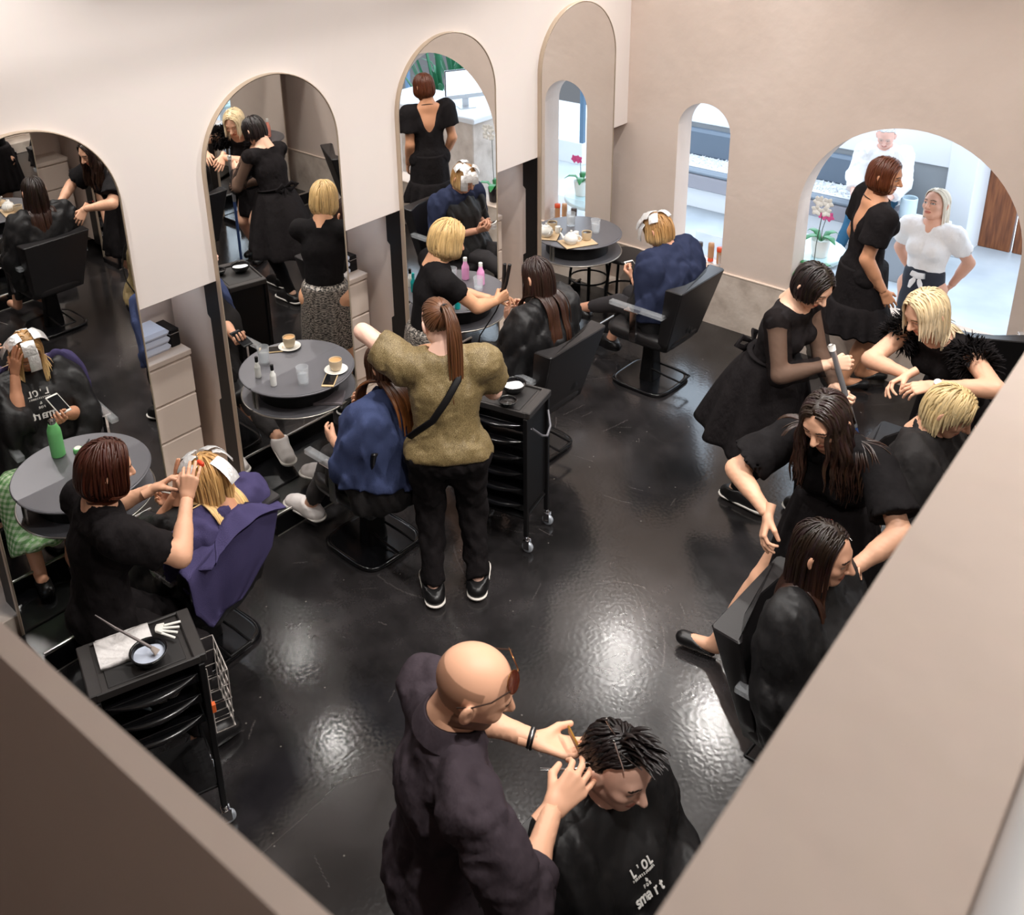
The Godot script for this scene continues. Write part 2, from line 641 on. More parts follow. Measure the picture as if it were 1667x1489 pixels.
func build_room():
	# floor, with its joints one metre apart left out: the photograph shows none
	var g := geo()
	var fx0 := -1.0
	var fx1 := 6.4
	var fz0 := -6.55
	var fz1 := 2.4
	g.face([Vector3(fx0, 0, fz0), Vector3(fx1, 0, fz0), Vector3(fx1, 0, fz1), Vector3(fx0, 0, fz1)], [Vector2(0, 0), Vector2((fx1 - fx0) / 9.0, 0), Vector2((fx1 - fx0) / 9.0, (fz1 - fz0) / 9.0), Vector2(0, (fz1 - fz0) / 9.0)])
	g.box(Vector3(fx0, -0.25, fz0), Vector3(fx1, -0.002, fz1))
	struct(g, "floor", MAT.floor)
	# wall of mirrors: the upper skin hangs over a recess
	g = geo()
	g.box(Vector3(-0.33, PANEL_Y, BACK_Z), Vector3(-0.03, 4.4, 2.2), 0.004)
	struct(g, "wall_left", MAT.panel_paint)
	struct(bx(Vector3(-0.85, 0, BACK_Z - 0.1), Vector3(-0.62, PANEL_Y + 0.2, 2.2)), "wall_left_recess", MAT.plaster)
	struct(bx(Vector3(-0.62, 0, BACK_Z - 0.1), Vector3(-0.04, 0.14, 2.2), 0.006), "trim_plinth", MAT.concrete)
	# back wall with its two arched openings
	g = geo()
	var t := 0.19
	var x0 := -0.85
	var x1 := 6.4
	var base := 0.452
	var w1 := [0.627, 0.212, 1.712]
	var w2 := [2.09, 0.703, 1.765]
	var half := func(w: Array, side: int) -> Array:
		var out := []
		for i in 17:
			var a := PI * 0.5 * i / 16
			out.append(Vector2(w[0] + side * cos(a) * w[1], w[2] - w[1] + sin(a) * w[1]))
		return out
	var top := 4.4
	var o := Vector3(0, 0, BACK_Z - t)
	var p1 := PackedVector2Array([Vector2(x0, base), Vector2(w1[0] - w1[1], base)])
	p1.append_array(PackedVector2Array(half.call(w1, -1)))
	p1.append_array(PackedVector2Array([Vector2(w1[0], top), Vector2(x0, top)]))
	g.prism(p1, o, Vector3.RIGHT, Vector3.UP, t)
	var arc: Array = half.call(w1, 1)
	arc.reverse()
	var p2 := PackedVector2Array([Vector2(w1[0], top)])
	p2.append_array(PackedVector2Array(arc))
	p2.append_array(PackedVector2Array([Vector2(w1[0] + w1[1], base), Vector2(w2[0] - w2[1], base)]))
	p2.append_array(PackedVector2Array(half.call(w2, -1)))
	p2.append(Vector2(w2[0], top))
	g.prism(p2, o, Vector3.RIGHT, Vector3.UP, t)
	arc = half.call(w2, 1)
	arc.reverse()
	var p3 := PackedVector2Array([Vector2(w2[0], top)])
	p3.append_array(PackedVector2Array(arc))
	p3.append_array(PackedVector2Array([Vector2(w2[0] + w2[1], base), Vector2(x1, base), Vector2(x1, top)]))
	g.prism(p3, o, Vector3.RIGHT, Vector3.UP, t)
	struct(g, "wall_back", MAT.plaster)
	g = geo()
	g.box(Vector3(x0, -0.62, BACK_Z - t), Vector3(x1, 0.44, BACK_Z + 0.012), 0.002)
	struct(g, "wall_back_base", MAT.concrete)
	struct(bx(Vector3(x0, 0.44, BACK_Z - t - 0.01), Vector3(x1, 0.454, BACK_Z + 0.016), 0.004), "trim_ledge", MAT.ledge)
	# right wall, the twin of the left one, hidden below the parapet but seen in the mirrors
	struct(bx(Vector3(RIGHT_X + 0.03, PANEL_Y, BACK_Z), Vector3(RIGHT_X + 0.33, 2.3, 0.3), 0.004), "wall_right", MAT.panel_paint)
	struct(bx(Vector3(RIGHT_X + 0.62, 0, BACK_Z), Vector3(RIGHT_X + 0.8, PANEL_Y + 0.2, 2.2)), "wall_right_recess", MAT.plaster)
	# near wall under the gallery
	struct(bx(Vector3(-0.85, 0, 2.2), Vector3(6.4, 4.6, 2.4)), "wall_near", MAT.plaster)
	struct(bx(Vector3(6.2, 0, BACK_Z), Vector3(6.4, 4.6, 2.3)), "wall_gallery_far", MAT.plaster)
	# gallery: floor slab round the void, parapet beside it, thin balustrade across it
	g = geo()
	g.box(Vector3(RIGHT_X, 2.1, BACK_Z), Vector3(6.3, 2.35, 2.25))
	g.box(Vector3(-0.05, 2.1, -0.16), Vector3(RIGHT_X, 2.35, 2.25))
	struct(g, "floor_gallery", mat("carpet", rgb(58, 52, 50), 0.9))
	# parapet and balustrade: their lines run a few degrees off the walls
	var px := func(z: float, y_off := 0.0) -> float: return 3.986 + 0.0533 * (z + 0.362) + y_off
	g = geo()
	var za := BACK_Z
	var zb := -0.1
	g.prism(PackedVector2Array([Vector2(px.call(za), -za), Vector2(px.call(zb), -zb), Vector2(px.call(zb) + 0.138, -zb), Vector2(px.call(za) + 0.138, -za)]), Vector3(0, 2.2, 0), Vector3.RIGHT, Vector3.FORWARD, 0.8)
	struct(g, "wall_parapet", MAT.plaster)
	g = geo()
	g.tube([Vector3(px.call(za) + 0.162, 2.975, za), Vector3(px.call(zb) + 0.162, 2.975, zb)], 0.024, 14)
	struct(g, "trim_handrail", MAT.white_paint)
	g = geo()
	var bz := func(x: float) -> float: return -0.2 - 0.0759 * (x - 3.449)
	g.prism(PackedVector2Array([Vector2(-0.03, -bz.call(-0.03)), Vector2(4.02, -bz.call(4.02)), Vector2(4.02, -bz.call(4.02) - 0.02), Vector2(-0.03, -bz.call(-0.03) - 0.02)]), Vector3(0, 2.0, 0), Vector3.RIGHT, Vector3.FORWARD, 1.0)
	struct(g, "wall_balustrade", MAT.plaster)
	struct(bx(Vector3(-0.85, 4.4, BACK_Z - 0.2), Vector3(6.4, 4.6, 2.4)), "ceiling", MAT.white_paint)

func build_lobby():
	# entrance hall beyond the openings, its floor lower by a few steps, open to daylight at the street side
	var fl := -0.6
	struct(bx(Vector3(-5.0, fl - 0.2, -13.0), Vector3(8.0, fl, BACK_Z - 0.19)), "floor_lobby", MAT.pale_stone)
	struct(bx(Vector3(-5.2, fl, -13.0), Vector3(-5.0, 3.2, BACK_Z - 0.15)), "wall_lobby_left", MAT.white_paint)
	struct(bx(Vector3(-5.0, 2.9, -8.0), Vector3(8.0, 3.1, BACK_Z - 0.15)), "ceiling_lobby", MAT.white_paint)
	# low wall behind the bench: grey below, white parapet band above it
	struct(bx(Vector3(-5.0, fl, -10.5), Vector3(1.32, 0.31, -10.3), 0.004), "wall_lobby_back", MAT.grey_paint)
	struct(bx(Vector3(-5.0, 0.31, -10.52), Vector3(1.32, 0.74, -10.28), 0.006), "trim_white_band", MAT.white_paint)
	struct(bx(Vector3(1.16, fl, -10.82), Vector3(1.42, 1.7, -10.26), 0.006), "wall_lobby_pier", MAT.white_paint)
	struct(bx(Vector3(-1.0, 0.86, -10.6), Vector3(1.4, 1.0, -10.4), 0.006), "trim_beam", mat("blue_paint", rgb(120, 150, 180), 0.5))
	# wooden door and its frame
	var d := struct(bx(Vector3(1.42, fl, -10.8), Vector3(1.72, 1.7, -10.72), 0.006), "door_1", MAT.wood)
	put(bx(Vector3(1.74, fl, -10.79), Vector3(1.93, 1.7, -10.73), 0.005), "door_stile", MAT.wood, d)
	put(bx(Vector3(1.93, fl, -10.79), Vector3(2.75, fl + 0.3, -10.73), 0.005), "door_rail", MAT.wood, d)
	put(bx(Vector3(2.55, fl + 0.3, -10.79), Vector3(2.75, 1.7, -10.73), 0.005), "door_stile", MAT.wood, d)
	put(bx(Vector3(1.93, fl + 0.3, -10.765), Vector3(2.55, 1.7, -10.757), 0.001), "door_pane", mat("pane", Color(0.95, 0.97, 1.0, 0.12), 0.05, 0.0, {"transparency": BaseMaterial3D.TRANSPARENCY_ALPHA}), d)
	# bench
	var o := thing("lobby_bench", "long grey upholstered bench with pale fur throw along the lobby wall", "bench", Vector3(-1.6, fl, -9.98))
	put(bx(Vector3(-3.2, 0.3, -0.28), Vector3(2.45, 0.47, 0.24), 0.012), "bench_base", mat("bench_stone", rgb(150, 146, 152), 0.5), o)
	put(bx(Vector3(-3.2, 0.0, -0.2), Vector3(2.4, 0.3, 0.05), 0.01), "plinth", MAT.white_paint, o)
	put(bx(Vector3(-3.2, 0.47, -0.26), Vector3(2.4, 0.535, 0.24), 0.025), "seat_cushion", mat("bench_seat", rgb(128, 136, 146), 0.6), o)
	var g := geo()
	for k in 4:
		put(bx(Vector3(-3.2 + k * 1.4, 0.53, -0.31), Vector3(-1.81 + k * 1.4, 0.86, -0.2), 0.03), "back_cushion", MAT.blue_grey_vinyl, o)
	# fur throw: many soft tufts on the seat
	g = bx(Vector3(-2.65, 0.53, -0.2), Vector3(2.05, 0.552, 0.17), 0.01)
	var r := RandomNumberGenerator.new()
	r.seed = 3
	for i in 1500:
		var p := Vector3(r.randf_range(-2.6, 2.0), 0.535, r.randf_range(-0.18, 0.14))
		var v := Vector3(r.randf_range(-1, 1), 1.2, r.randf_range(-1, 1)).normalized()
		g.tube([p, p + v * 0.025, p + v * 0.045 + Vector3(r.randf_range(-0.02, 0.02), -0.008, r.randf_range(-0.02, 0.02))], [0.012, 0.011, 0.003], 4)
	var fur := put(g, "fur_throw", mat("fur", rgb(222, 222, 224), 0.95), o)
	fur.set_meta("kind", "stuff")
	var t := thing("side_block", "white block table with a glass jar at the end of the lobby bench", "table", Vector3(1.14, fl, -9.6))
	put(bx(Vector3(-0.14, 0, -0.3), Vector3(0.2, 0.46, 0.3), 0.006), "block", mat("block_grey", rgb(150, 154, 160), 0.5), t)
	put(bx(Vector3(-0.17, 0.46, -0.33), Vector3(0.23, 0.5, 0.33), 0.006), "top_slab", MAT.white_paint, t)
	turned("glass_jar", "pale glass jar on the white block beside the bench", "jar", Vector3(0.99, fl + 0.5, -9.8), [["jar_body", [[0.0, 0.0], [0.07, 0.0], [0.078, 0.006], [0.078, 0.19], [0.073, 0.2], [0.068, 0.19], [0.068, 0.012], [0.0, 0.01]], mat("pale_glass", rgb(206, 222, 230), 0.12)]])
	# pedestal with potted orchids
	turned("round_pedestal", "white round pedestal table in the lobby behind the wide arch", "table", Vector3(1.0, fl, -7.42), [["column", [[0.0, 0.0], [0.2, 0.0], [0.2, 0.02], [0.06, 0.05], [0.05, 0.9], [0.05, 0.9]], MAT.white_paint], ["top", [[0.0, 0.9], [0.33, 0.9], [0.34, 0.91], [0.34, 0.93], [0.33, 0.94], [0.0, 0.94]], mat("aqua_glass", rgb(196, 226, 232), 0.1)]])
	orchid("pink orchid in a white pot on the lobby pedestal", Vector3(1.17, fl + 0.94, -7.35), MAT.white_gloss, rgb(232, 90, 150), 0.22, 2, 0.075, 0.14)
	orchid("white orchid in a dark pot on the wide arch's sill", Vector3(1.5, 0.4545, -6.47), mat("dark_pot", rgb(48, 44, 48), 0.35), rgb(244, 244, 240), 0.56, 5, 0.06, 0.13)
	# reception desk and screen, seen in the third mirror
	var k := thing("reception_desk", "white-topped reception desk with pale stone front in the lobby", "desk", Vector3(3.2, fl, -7.75))
	put(bx(Vector3(-0.55, 0, -0.3), Vector3(0.9, 1.38, 0.3), 0.01), "front", MAT.concrete, k)
	put(bx(Vector3(-0.62, 1.38, -0.36), Vector3(0.95, 1.44, 0.36), 0.01), "counter", MAT.white_paint, k)
	var m := thing("computer_monitor", "silver desktop monitor with a bright page on the reception desk", "monitor", Vector3(2.98, fl + 1.44, -7.72), -62)
	put(bx(Vector3(-0.24, 0.1, -0.012), Vector3(0.24, 0.42, 0.008), 0.006), "casing", mat("silver", rgb(196, 198, 202), 0.35, 0.5), m)
	put(bx(Vector3(-0.238, 0.148, 0.0078), Vector3(0.238, 0.419, 0.0092), 0.0005), "bezel", MAT.black_gloss, m)
	put(bx(Vector3(-0.225, 0.16, 0.0085), Vector3(0.225, 0.408, 0.0105), 0.0005), "screen", mat("screen_glow", Color(0.2, 0.21, 0.22), 0.35, 0.0, {"emission_enabled": true, "emission": Color(0.86, 0.92, 1.0), "emission_energy_multiplier": 0.3}), m)
	for a in [[-0.1, 0.29, rgb(20, 120, 70), 0.05], [0.02, 0.31, rgb(190, 70, 20), 0.03], [0.1, 0.26, rgb(196, 80, 110), 0.045], [0.06, 0.21, rgb(30, 130, 96), 0.03], [-0.16, 0.22, rgb(200, 130, 30), 0.03]]:
		put(bx(Vector3(a[0] - a[3], a[1] - a[3] * 0.7, 0.0104), Vector3(a[0] + a[3], a[1] + a[3] * 0.7, 0.0112), 0.0002), "screen_picture", mat("page_%d" % int(a[2].r * 255), a[2], 0.3), m)
	put(bx(Vector3(-0.035, 0.0, -0.04), Vector3(0.035, 0.12, -0.02), 0.004), "stand", mat("silver", Color.WHITE), m)
	put(bx(Vector3(-0.09, 0.0, -0.09), Vector3(0.09, 0.008, 0.07), 0.003), "foot", mat("silver", Color.WHITE), m)
	var scr := AreaLight3D.new()
	scr.name = "screen_light"
	scr.area_size = Vector2(0.46, 0.26)
	scr.position = Vector3(0, 0.28, 0.02)
	scr.rotation_degrees.y = 180
	scr.light_color = Color(0.86, 0.92, 1.0)
	scr.light_energy = 0.08
	scr.shadow_enabled = true
	m.add_child(scr)
	for a in [[4.1, -8.5, "tall strap-leaved green plant behind the reception desk"], [4.9, -9.6, "second strap-leaved plant nearer the street"], [5.5, -8.5, "third strap-leaved plant at the far end of the desk"]]:
		var pl := thing("strap_plant", a[2], "plant", Vector3(a[0], fl, a[1]))
		var q := geo()
		q.lathe([[0.0, 0.0], [0.16, 0.0], [0.2, 0.4], [0.21, 0.42], [0.18, 0.42], [0.17, 0.36], [0.0, 0.36]], 24)
		put(q, "pot", MAT.white_paint, pl)
		for i in 26:
			var an := r.randf() * TAU
			var dd := Vector3(cos(an), 0, sin(an))
			var hh := r.randf_range(0.9, 1.7)
			q = geo()
			var le := r.randf_range(0.25, 0.6)
			q.tube([dd * 0.04 + Vector3(0, 0.36, 0), dd * le * 0.3 + Vector3(0, 0.36 + hh * 0.55, 0), dd * le * 0.7 + Vector3(0, 0.36 + hh * 0.9, 0), dd * le + Vector3(0, 0.36 + hh * (0.95 if i % 3 else 1.1), 0)], [0.02, 0.034, 0.03, 0.004], 6, true, 0.18, dd)
			put(q, "leaf", mat("leaf_green", rgb(34, 112, 74), 0.4), pl)
	# shopfront glazing bars towards the street at the right
	var wn := struct(bx(Vector3(3.4, fl, -10.5), Vector3(8.0, fl + 0.3, -10.4), 0.004), "window_1", MAT.white_paint)
	for i in 5:
		put(bx(Vector3(3.4 + i * 1.1, fl + 0.3, -10.48), Vector3(3.46 + i * 1.1, 2.9, -10.42), 0.004), "window_frame", mat("blue_steel", rgb(96, 124, 150), 0.4), wn)
	put(bx(Vector3(3.4, 1.05, -10.48), Vector3(8.0, 1.12, -10.42), 0.004), "window_frame", mat("blue_steel", Color.WHITE), wn)

func orchid(label: String, at: Vector3, pot: Material, petal: Color, h: float, blooms: int, pr: float, ph: float):
	var o := thing("potted_orchid", label, "orchid", at)
	var g := geo()
	g.lathe([[0.0, 0.0], [pr * 0.75, 0.0], [pr * 0.8, 0.004], [pr, ph], [pr * 1.02, ph + 0.004], [pr * 0.9, ph + 0.003], [pr * 0.86, ph - 0.02], [0.0, ph - 0.02]], 24)
	put(g, "pot", pot, o)
	var lm := mat("orchid_leaf", rgb(40, 128, 66), 0.35)
	for i in 4:
		var a := TAU * i / 4.0 + 0.5
		var d := Vector3(cos(a), 0, sin(a))
		g = geo()
		g.tube([Vector3(0, ph - 0.01, 0) + d * 0.01, Vector3(0, ph + 0.05, 0) + d * 0.06, Vector3(0, ph + 0.05, 0) + d * 0.12, Vector3(0, ph + 0.015, 0) + d * 0.17], [0.012, 0.032, 0.03, 0.004], 8, true, 0.18, Vector3.UP)
		put(g, "leaf", lm, o)
	g = geo()
	var st := [Vector3(0, ph - 0.01, 0), Vector3(0.005, ph + h * 0.4, 0.01), Vector3(0.02, ph + h * 0.8, 0.0), Vector3(0.04, ph + h, 0.0)]
	g.tube(st, 0.0028, 6)
	put(g, "flower_stem", mat("stem_dark", rgb(64, 70, 52), 0.5), o)
	var pm := mat("petal_%d" % int(petal.g * 255), petal, 0.6)
	for i in blooms:
		var c: Vector3 = st[3].lerp(st[2], i / float(blooms)) + Vector3(0.03 * (1 if i % 2 else -1), 0.02 * (i % 3), 0.03)
		g = geo()
		for k in 5:
			var a := TAU * k / 5.0 + i
			var d := Vector3(cos(a), sin(a), 0.15)
			g.tube([c, c + d * 0.022 + Vector3(0, 0, 0.006), c + d * 0.042], [0.006, 0.02, 0.005], 7, true, 0.2, Vector3.BACK)
		put(g, "bloom", pm, o)

# ---------------------------------------------------------------- ceiling spotlights on suspended tracks
const LAMPS := [
	[0.55, -1.5, 0.2, -1.9], [1.02, -2.55, 0.9, -2.5], [1.02, -3.73, 0.8, -3.6], [1.05, -5.0, 0.7, -5.2],
	[3.42, -1.2, 2.95, -1.75], [3.36, -2.75, 2.85, -2.95], [3.34, -3.85, 2.85, -4.1], [3.25, -5.06, 2.6, -5.3],
	[0.22, -6.15, 0.4, -5.6], [1.23, -6.13, 1.4, -5.6], [2.05, -2.4, 1.8, -2.6], [2.1, -4.2, 1.9, -4.6],
]

func build_lamps():
	var y := 3.62
	for k in 3:
		var x: float = [1.02, 2.08, 3.15][k]
		var tr := thing("light_track", "black suspended lighting track hung high above " + ["the mirror wall", "the middle of the salon floor", "the seats below the parapet"][k], "lighting track", Vector3(x, 0, 0))
		put(bx(Vector3(-0.02, 3.84, -6.2), Vector3(0.02, 3.88, -0.8)), "rail", MAT.lamp_body, tr)
		for z in [-5.8, -3.5, -1.2]:
			var g := geo()
			g.tube([Vector3(0, 3.87, z), Vector3(0, 4.4, z)], 0.006, 6)
			put(g, "suspension_rod", MAT.lamp_body, tr)
	for k in LAMPS.size():
		var l: Array = LAMPS[k]
		var p := Vector3(l[0], y, l[1])
		var aim := Vector3(l[2], 0.6, l[3]) - p
		var o := thing("spotlight", "black cylinder spotlight %s" % ["over the nearest mirror table", "above the reader of the olive shirt", "above the fair bob", "above the foils at the far chair", "above the bald barber", "above the dark parting", "above the feathered sleeves", "in the far corner over the empty chair", "by the corner of the mirror wall", "above the narrow opening", "over the open floor nearer the gallery", "over the open floor nearer the arch"][k], "spotlight", p)
		var b := Basis.looking_at(aim.normalized(), Vector3.FORWARD)
		var g := geo()
		g.xf = Transform3D(b * Basis(Vector3.RIGHT, PI / 2), Vector3.ZERO)
		g.lathe([[0.0, 0.16], [0.045, 0.16], [0.045, 0.16], [0.048, 0.0], [0.048, 0.0], [0.04, 0.0], [0.036, 0.02]], 20)
		put(g, "lamp_housing", MAT.lamp_body, o)
		g = geo()
		g.tube([Vector3(0, 0.05, 0), Vector3(0, 0.24, 0)], 0.008, 8)
		put(g, "lamp_stem", MAT.lamp_body, o)
		g = geo()
		g.xf = Transform3D(b * Basis(Vector3.RIGHT, PI / 2), Vector3.ZERO)
		g.lathe([[0.0, 0.012], [0.036, 0.012]], 20)
		put(g, "lamp_lens", MAT.lamp_glow, o)
		var s := SpotLight3D.new()
		s.name = "lamp_light"
		s.basis = b
		s.position = aim.normalized() * 0.02
		s.light_color = Color(1.0, 0.982, 0.962)
		s.light_energy = [1.5, 2.4, 2.4, 2.5, 3.0, 3.0, 3.0, 2.8, 1.7, 1.8, 2.4, 2.2][k]
		s.light_size = 0.045
		s.spot_range = 14.0
		s.spot_attenuation = 2.0
		s.spot_angle = 46.0 if k in [4, 5, 6] else 66.0
		s.spot_angle_attenuation = 1.0
		s.shadow_enabled = true
		o.add_child(s)
	# recessed downlights in the gallery ceiling
	for k in 3:
		var p := Vector3([4.6, 4.55, 4.45][k], 4.39, [0.75, -2.6, -1.3][k])
		var o := thing("downlight", "round recessed downlight in the gallery ceiling %s" % ["above the gallery floor", "farther along the parapet", "over the near end of the parapet"][k], "downlight", p)
		var g := geo()
		g.lathe([[0.075, 0.0], [0.095, 0.0], [0.095, 0.012], [0.075, 0.012]], 24)
		put(g, "trim_ring", MAT.white_paint, o)
		g = geo()
		g.lathe([[0.0, 0.004], [0.075, 0.004]], 24)
		put(g, "lamp_disc", MAT.lamp_glow, o)
		var s := AreaLight3D.new()
		s.name = "lamp_light"
		s.rotation_degrees.x = -90
		s.position = Vector3(0, -0.006, 0)
		s.area_size = Vector2(0.14, 0.14)
		s.light_color = Color(1.0, 0.982, 0.962)
		s.light_energy = [0.3, 8.0, 0.3][k]
		s.area_range = 12.0
		s.shadow_enabled = true
		o.add_child(s)

# ---------------------------------------------------------------- mirror stations along both long walls
const STATION := ["nearest the gallery", "second from the gallery", "third from the gallery", "nearest the arched openings"]

func mirror_station(side: int, k: int):
	# side 1: the left wall at x = 0 facing +x; side -1: the right wall facing -x
	var z0: float = TABLE_Z[k]
	var at := Vector3(0 if side > 0 else RIGHT_X, 0, z0)
	var turn := 0.0 if side > 0 else 180.0
	var wall: String = "mirror wall" if side > 0 else "opposite wall"
	var grp: String = "arched mirrors of the " + wall
	var o := thing("arched_mirror", "tall arched mirror on the %s, %s" % [wall, STATION[k]], "mirror", at, turn, grp)
	var g := geo()
	var out := arch(MIRROR_R, MIRROR_TOP)
	for i in out.size(): out[i].y = maxf(out[i].y, 0.012)
	g.prism(out, Vector3(-0.028, 0, 0), Vector3.FORWARD, Vector3.UP, 0.028)
	var m := put(g, "glass_face", MAT.mirror, o)
	# rim: a thin strip round the edge
	g = geo()
	var rim_o := []
	var rim_i := []
	var n := 40
	var pts := [Vector2(-MIRROR_R, 0.012)]
	for i in n + 1:
		var a := PI - PI * i / n
		pts.append(Vector2(cos(a) * MIRROR_R, MIRROR_TOP - MIRROR_R + sin(a) * MIRROR_R))
	pts.append(Vector2(MIRROR_R, 0.012))
	var rings := []
	for p in pts:
		var c := Vector2(0, minf(p.y, MIRROR_TOP - MIRROR_R))
		var d: Vector2 = (p - c).normalized()
		var q: Vector2 = p + d * 0.007
		rings.append([Vector3(-0.03, p.y, -p.x), Vector3(0.003, p.y, -p.x), Vector3(0.003, q.y, -q.x), Vector3(-0.03, q.y, -q.x)])
	g.loft(rings, true, true, true)
	put(g, "rim", MAT.mirror_rim, o)
	# black storage column behind the lower mirror, with a stepped holster edge
	for s in [-1.0, 1.0]:
		g = geo()
		var pr := PackedVector2Array([Vector2(-0.03, 0.14), Vector2(-0.03, PANEL_Y), Vector2(-0.17, PANEL_Y), Vector2(-0.17, 1.22), Vector2(-0.145, 1.2), Vector2(-0.145, 0.7), Vector2(-0.17, 0.68), Vector2(-0.17, 0.14)])
		g.prism(pr, Vector3(0, 0, s * (MIRROR_R - 0.012) - 0.011), Vector3.RIGHT, Vector3.UP, 0.022)
		put(g, "side_panel", MAT.black, o)
	g = geo()
	g.box(Vector3(-0.6, 0.14, -MIRROR_R + 0.03), Vector3(-0.031, PANEL_Y, MIRROR_R - 0.03), 0.004)
	put(g, "storage_column", MAT.plaster, o)
	# half-round table with a second shelf, cantilevered from the glass
	var t := thing("half_round_table", "half-round steel table on the %s, %s" % [wall, STATION[k]], "table", at, turn, "half-round tables on the " + wall)
	var disc := func(r: float, y0: float, y1: float) -> Geo:
		var d := geo()
		var ps := PackedVector2Array()
		for i in 41:
			var a := -PI / 2 + PI * i / 40
			ps.append(Vector2(-0.001 + cos(a) * r, sin(a) * r))
		d.prism(ps, Vector3(0, y0, 0), Vector3.RIGHT, Vector3.FORWARD, y1 - y0)
		return d
	put(disc.call(0.326, 0.758, 0.77), "table_top", MAT.dark_steel, t)
	put(disc.call(0.329, 0.622, 0.63), "shelf", MAT.dark_steel, t)
	g = geo()
	var edge := []
	for i in 41:
		var a := -PI / 2 + PI * i / 40
		edge.append(Vector3(0.004 + cos(a) * 0.329, 0.626, -sin(a) * 0.329))
	g.tube(edge, 0.0055, 6)
	put(g, "shelf_rim", MAT.edge_metal, t)
	g = geo()
	edge = []
	for i in 41:
		var a := -PI / 2 + PI * i / 40
		edge.append(Vector3(0.004 + cos(a) * 0.326, 0.764, -sin(a) * 0.326))
	g.tube(edge, 0.006, 6)
	put(g, "top_rim", MAT.dark_steel, t)
	put(disc.call(0.235, 0.631, 0.7575), "drum", MAT.black, t)
	for e in [-0.31, 0.3]: put(bx(Vector3(0.004, 0.63, e), Vector3(0.02, 0.757, e + 0.01), 0.001), "end_bracket", MAT.edge_metal, t)
	# foot rest on the floor
	var f := thing("foot_rest", "black foot rest of the %s, %s" % [wall, STATION[k]], "foot rest", at, turn, "foot rests on the " + wall)
	g = geo()
	g.box(Vector3(0.006, 0, -0.46), Vector3(0.3, 0.05, 0.46), 0.006)
	put(g, "plate", MAT.black_gloss, f)
	g = geo()
	g.box(Vector3(0.292, 0.0, -0.46), Vector3(0.304, 0.125, 0.46), 0.003)
	put(g, "kick_panel", MAT.black_gloss, f)
	g = geo()
	g.tube([Vector3(0.296, 0.128, -0.46), Vector3(0.296, 0.128, 0.46)], 0.0105, 10)
	put(g, "foot_bar", MAT.steel, f)
	g = geo()
	g.box(Vector3(0.302, 0.0, -0.462), Vector3(0.309, 0.007, 0.462), 0.001)
	put(g, "floor_strip", MAT.edge_metal, f)

func recess_cabinet(side: int, k: int):
	# the pale drawer unit in the recess between two mirrors
	var z0: float = (TABLE_Z[k] + TABLE_Z[k + 1]) * 0.5
	var at := Vector3(0 if side > 0 else RIGHT_X, 0, z0)
	var wall: String = "mirror wall" if side > 0 else "opposite wall"
	var o := thing("drawer_cabinet", "pale drawer cabinet recessed in the %s, %s" % [wall, ["between the two nearest mirrors", "between the two middle mirrors", "between the two farthest mirrors"][k]], "cabinet", at, 0.0 if side > 0 else 180.0, "recessed drawer cabinets")
	var paint := mat("cabinet_paint", rgb(222, 205, 192), 0.5)
	var w := 0.205
	put(bx(Vector3(-0.62, 0.14, -w), Vector3(-0.36, 0.93, w), 0.003), "body", paint, o)
	put(bx(Vector3(-0.62, 0.93, -w), Vector3(-0.335, 0.965, w), 0.004), "counter", paint, o)
	for j in 3:
		var y1 := 0.915 - j * 0.235
		put(bx(Vector3(-0.36, y1 - 0.222, -w + 0.004), Vector3(-0.34, y1, w - 0.004), 0.004), "drawer", paint, o)
	put(bx(Vector3(-0.62, 0.14, -w - 0.002), Vector3(-0.33, 0.16, w + 0.002), 0.004), "plinth", MAT.concrete, o)

func build_stations():
	for side in [1, -1]:
		for k in 4: mirror_station(side, k)
		for k in 3: recess_cabinet(side, k)
	# folded towels on the recess counters
	var towel := mat("pale_blue_towel", rgb(206, 212, 228), 0.95)
	for k in 2:
		var z0: float = (TABLE_Z[k] + TABLE_Z[k + 1]) * 0.5
		var o := thing("towel_stack", "stack of folded pale blue towels on the recess cabinet %s" % ["between the two nearest mirrors", "between the two middle mirrors"][k], "towels", Vector3(-0.5, 0.965, z0 + 0.02))
		for j in 3:
			var g := geo()
			g.box(Vector3(-0.1, j * 0.045, -0.15), Vector3(0.1, j * 0.045 + 0.043, 0.12), 0.018)
			put(g, "towel", towel, o)
		var b := thing("hair_dryer_case", "small black box beside the pale blue towels %s" % ["between the two nearest mirrors", "between the two middle mirrors"][k], "box", Vector3(-0.5, 0.965, z0 - 0.165))
		put(bx(Vector3(-0.08, 0, -0.03), Vector3(0.08, 0.11, 0.03), 0.006), "case", MAT.black, b)
		put(bx(Vector3(-0.081, 0.08, -0.031), Vector3(0.081, 0.086, 0.031), 0.001), "lid_line", MAT.steel, b)

# ---------------------------------------------------------------- people: templates
var HEAD := {}
var HANDS := {}

func face_paint(male: bool, brow: Color) -> Object:
	var f := FacePaint.new()
	f.male = male
	f.brow = brow
	return f

